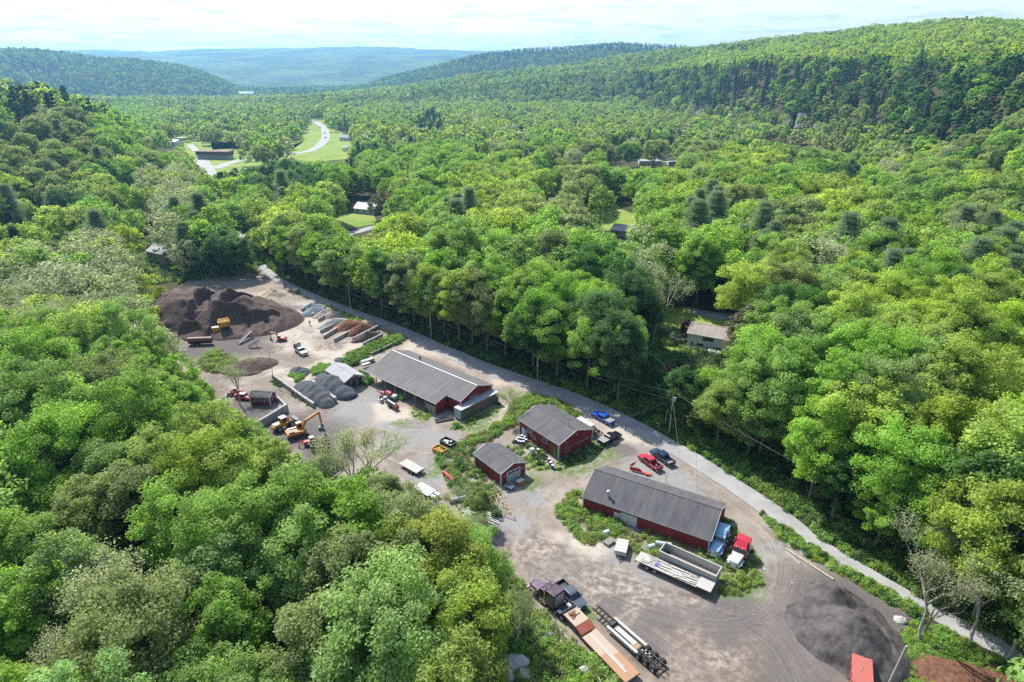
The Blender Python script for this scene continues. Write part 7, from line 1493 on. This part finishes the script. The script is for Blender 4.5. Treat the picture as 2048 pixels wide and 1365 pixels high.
pt = [pole(1338, 868, 10.2, 'utility pole with a grey transformer can, beside the road bend', 0.16, 0, True), pole(1075, 760, 9.0, 'utility pole with a small can at the road, behind the long shed', 0.15, 0, True), pole(863, 680, 8.8, 'bare utility pole before the wood, above the long shed', 0.14), pole(702, 624, 8.4, 'utility pole before the wood, above the stone bins', 0.14), pole(566, 553, 8.5, 'farthest utility pole by the road, above the sand heap', 0.14)]
ps = pole(1330, 855, 4.2, 'short stub pole just left of the transformer pole', 0.11)
lamp_pole = pole(548, 762, 8.2, 'thin curved lamp pole at the head of the block wall', 0.09, 0, False, (-0.1, 0), 'lamp_pole')
p_ = [Vector((-0.1, 0, 8.0)), Vector((0.5, 0.3, 8.9)), Vector((1.6, 0.8, 9.2)), Vector((2.6, 1.2, 9.1))]; q = bpy.data.objects
lp = [o for o in bpy.data.objects if o.name.startswith('lamp_pole')][0]; MB().path(p_, 0.05).build('arm', GREY, lp); BX('lamp_head', (2.9, 1.3, 9.05), (0.6, 0.25, 0.14), GREY, lp)
far_pt = pole(2120, 1330, 10, 'utility pole right outside the photo edge', 0.15)
cut = pole(1776, 1372, 7.6, 'leaning cut grey pole at the bottom edge beside the red container', 0.2, 0, False, (0.3, -0.4), 'cut_pole'); 
def sag(a, b, s, lab, r=0.022, g='overhead lines along the road'):
    n = 14; pts = [a.lerp(b, i / n) - Vector((0, 0, 4 * s * (i / n) * (1 - i / n))) for i in range(n + 1)]; tag(MB().path(pts, r, 4).build('overhead_line', WIRE), lab, 'overhead line', g)
WIRE = paint((0.20, 0.20, 0.20), 0.5, 0, 0.1)
up = Vector((0, 0, 0.15)); dn = Vector((0, 0, -1.6))
names = ['from the transformer pole to the pole behind the long shed', 'from the long shed pole to the bare pole', 'from the bare pole to the stone bin pole', 'from the stone bin pole to the farthest pole']
for i in range(4): sag(pt[i] + up, pt[i + 1] + up, 0.7, 'thin top wire ' + names[i]); sag(pt[i] + dn, pt[i + 1] + dn, 0.9, 'thicker lower cable ' + names[i], 0.03)
sag(pt[0] + up, far_pt + up, 1.3, 'thin wire from the transformer pole along the road to the right edge'); sag(pt[0] + dn, ps, 0.2, 'guy wire from the transformer pole to the stub pole'); sag(pt[0] + dn, G(1375, 1010, 5.4), 0.8, 'service cable from the transformer pole down to the barn'); sag(pt[0] + dn, G(1152, 858, 6.5), 0.8, 'service cable from the transformer pole to the workshop'); sag(pt[1] + dn, G(952, 772, 5.9), 0.5, 'service cable from the road pole to the long shed gable')
o = empty('road_sign', G(578, 566), 0.4, 'yellow diamond warning sign beside the far end of the road', 'road sign'); MB().tube((0, 0, 0), (0, 0, 2.6), 0.05).build('post', GREY, o)
m = MB(); m.add([(-0.02, 0, 1.75), (-0.02, 0.55, 2.3), (-0.02, 0, 2.85), (-0.02, -0.55, 2.3), (0.03, 0, 1.75), (0.03, 0.55, 2.3), (0.03, 0, 2.85), (0.03, -0.55, 2.3)], [(0, 1, 2, 3), (7, 6, 5, 4), (0, 4, 5, 1), (1, 5, 6, 2), (2, 6, 7, 3), (3, 7, 4, 0)]); s_ = m.build('panel', paint((0.75, 0.45, 0.02), 0.5, 0, 0.1), o); s_.rotation_euler = (0, 0, -1.9)
# rock faces above the river flat
ROCK = loose('grey_rock', (0.06, 0.06, 0.058), (0.22, 0.21, 0.20), 0.15)
for k, (px, py, w, h, lab) in enumerate([(1600, 276, 18, 26, 'tall pale cliff slab above the brown river flat'), (1635, 284, 20, 18, 'lower grey cliff right of the tall slab'), (1575, 270, 12, 20, 'narrow dark cliff left of the tall slab'), (1380, 243, 30, 18, 'small cliff far left along the river foot'), (1725, 297, 30, 12, 'low rock ledge at the right end of the river flat'), (1650, 268, 12, 12, 'cliff patch set back above the lower grey cliff')]):
    g = GT(px, py - 6); a_ = math.atan2(g.x, g.y); n = 26; u = np.linspace(-0.5, 0.5, n); gx, gy = np.meshgrid(u, u + 0.5); X, Z = gx.ravel() * w * (1 - 0.35 * gy.ravel()), gy.ravel() * h; Yd = Z * 0.55 + fbm(X, Z, 9, 4, k) * 6 + np.abs(gx.ravel()) ** 2 * 26 - 7
    ii, jj = np.meshgrid(np.arange(n - 1), np.arange(n - 1)); a0 = (jj * n + ii).ravel(); q4 = np.stack([a0, a0 + 1, a0 + n + 1, a0 + n], 1)
    Vf = np.stack([X, Yd, Z - 4], 1); Vb = Vf + np.array([0, 14, -2]); me = mesh_np('cliff', np.concatenate([Vf, Vb]), np.concatenate([q4, q4[:, ::-1] + n * n]), ROCK, False); o = link('cliff', me); o.location = g; o.rotation_euler = (0, 0, -a_); tag(o, lab, 'cliff', 'rock faces above the river')

# ------------------------------------------------------------------ person standing by the stone bins
def person(px, py, lab, shirt, trousers, rz=0):
    g = G(px, py); pts = [(0, 0, 0.95), (0, 0, 1.2), (0, 0.01, 1.42), (0, 0.01, 1.50), (0, 0.02, 1.62), (0, 0.02, 1.74), (-0.19, 0, 1.40), (-0.25, 0.02, 1.12), (-0.24, 0.10, 0.88), (0.19, 0, 1.40), (0.26, 0.02, 1.12), (0.23, 0.12, 0.90), (-0.10, 0, 0.90), (-0.13, 0.02, 0.50), (-0.14, -0.02, 0.08), (-0.15, 0.12, 0.04), (0.10, 0, 0.90), (0.14, 0.04, 0.50), (0.17, 0.02, 0.08), (0.18, 0.16, 0.04)]
    ed = [(0, 1), (1, 2), (2, 3), (3, 4), (4, 5), (2, 6), (6, 7), (7, 8), (2, 9), (9, 10), (10, 11), (0, 12), (12, 13), (13, 14), (14, 15), (0, 16), (16, 17), (17, 18), (18, 19)]
    rad = [0.15, 0.14, 0.15, 0.06, 0.10, 0.08, 0.06, 0.045, 0.035, 0.06, 0.045, 0.035, 0.095, 0.065, 0.045, 0.04, 0.095, 0.065, 0.045, 0.04]
    me = bpy.data.meshes.new('person'); me.from_pydata(pts, ed, []); t = NT('clothed_figure'); sp = t.node('ShaderNodeSeparateXYZ', {'Vector': t.objc()})
    c = t.ramp(sp.outputs[2], (0.0, (0.02, 0.02, 0.02))); z = sp.outputs[2]; c = t.mix(t.math('GREATER_THAN', z, 0.1), (0.03, 0.025, 0.02), trousers); c = t.mix(t.math('GREATER_THAN', z, 0.93), c, shirt); c = t.mix(t.math('GREATER_THAN', z, 1.47), c, (0.45, 0.28, 0.20)); me.materials.append(t.done(c, 0.8))
    o = link('person', me); o.location = g + Vector((0, 0, 0.05)); o.rotation_euler = (0, 0, rz); sk = o.modifiers.new('skin', 'SKIN')
    for v, r_ in zip(me.skin_vertices[0].data, rad): v.radius = (r_, r_)
    me.skin_vertices[0].data[0].use_root = True; o.modifiers.new('sub', 'SUBSURF').levels = 1; o.modifiers['sub'].render_levels = 1
    tag(o, lab, 'person'); MB().tube((0, 0.0, 1.70), (0, 0.0, 1.80), 0.11, 0.07, 10).build('cap', BLACK, o); return o
person(620, 652, 'person in dark clothes standing on the pale ground before the stone bins', (0.03, 0.03, 0.04), (0.06, 0.07, 0.10), 0.5)

# ------------------------------------------------------------------ haze: even pale air round the camera and the whole place
hz_m = bpy.data.materials.new('haze_air'); hz_m.use_nodes = True; hz_m.node_tree.nodes.clear()
ho = hz_m.node_tree.nodes.new('ShaderNodeOutputMaterial'); hv = hz_m.node_tree.nodes.new('ShaderNodeVolumePrincipled')
hv.inputs['Color'].default_value = (0.27, 0.59, 0.93, 1); hv.inputs['Density'].default_value = HAZE_D; hv.inputs['Anisotropy'].default_value = 0.5
hz_m.node_tree.links.new(hv.outputs[0], ho.inputs['Volume'])
hb = MB().box((0, 0, 190), (20600, 20600, 560)).build('haze', hz_m)
tag(hb, kind='stuff')
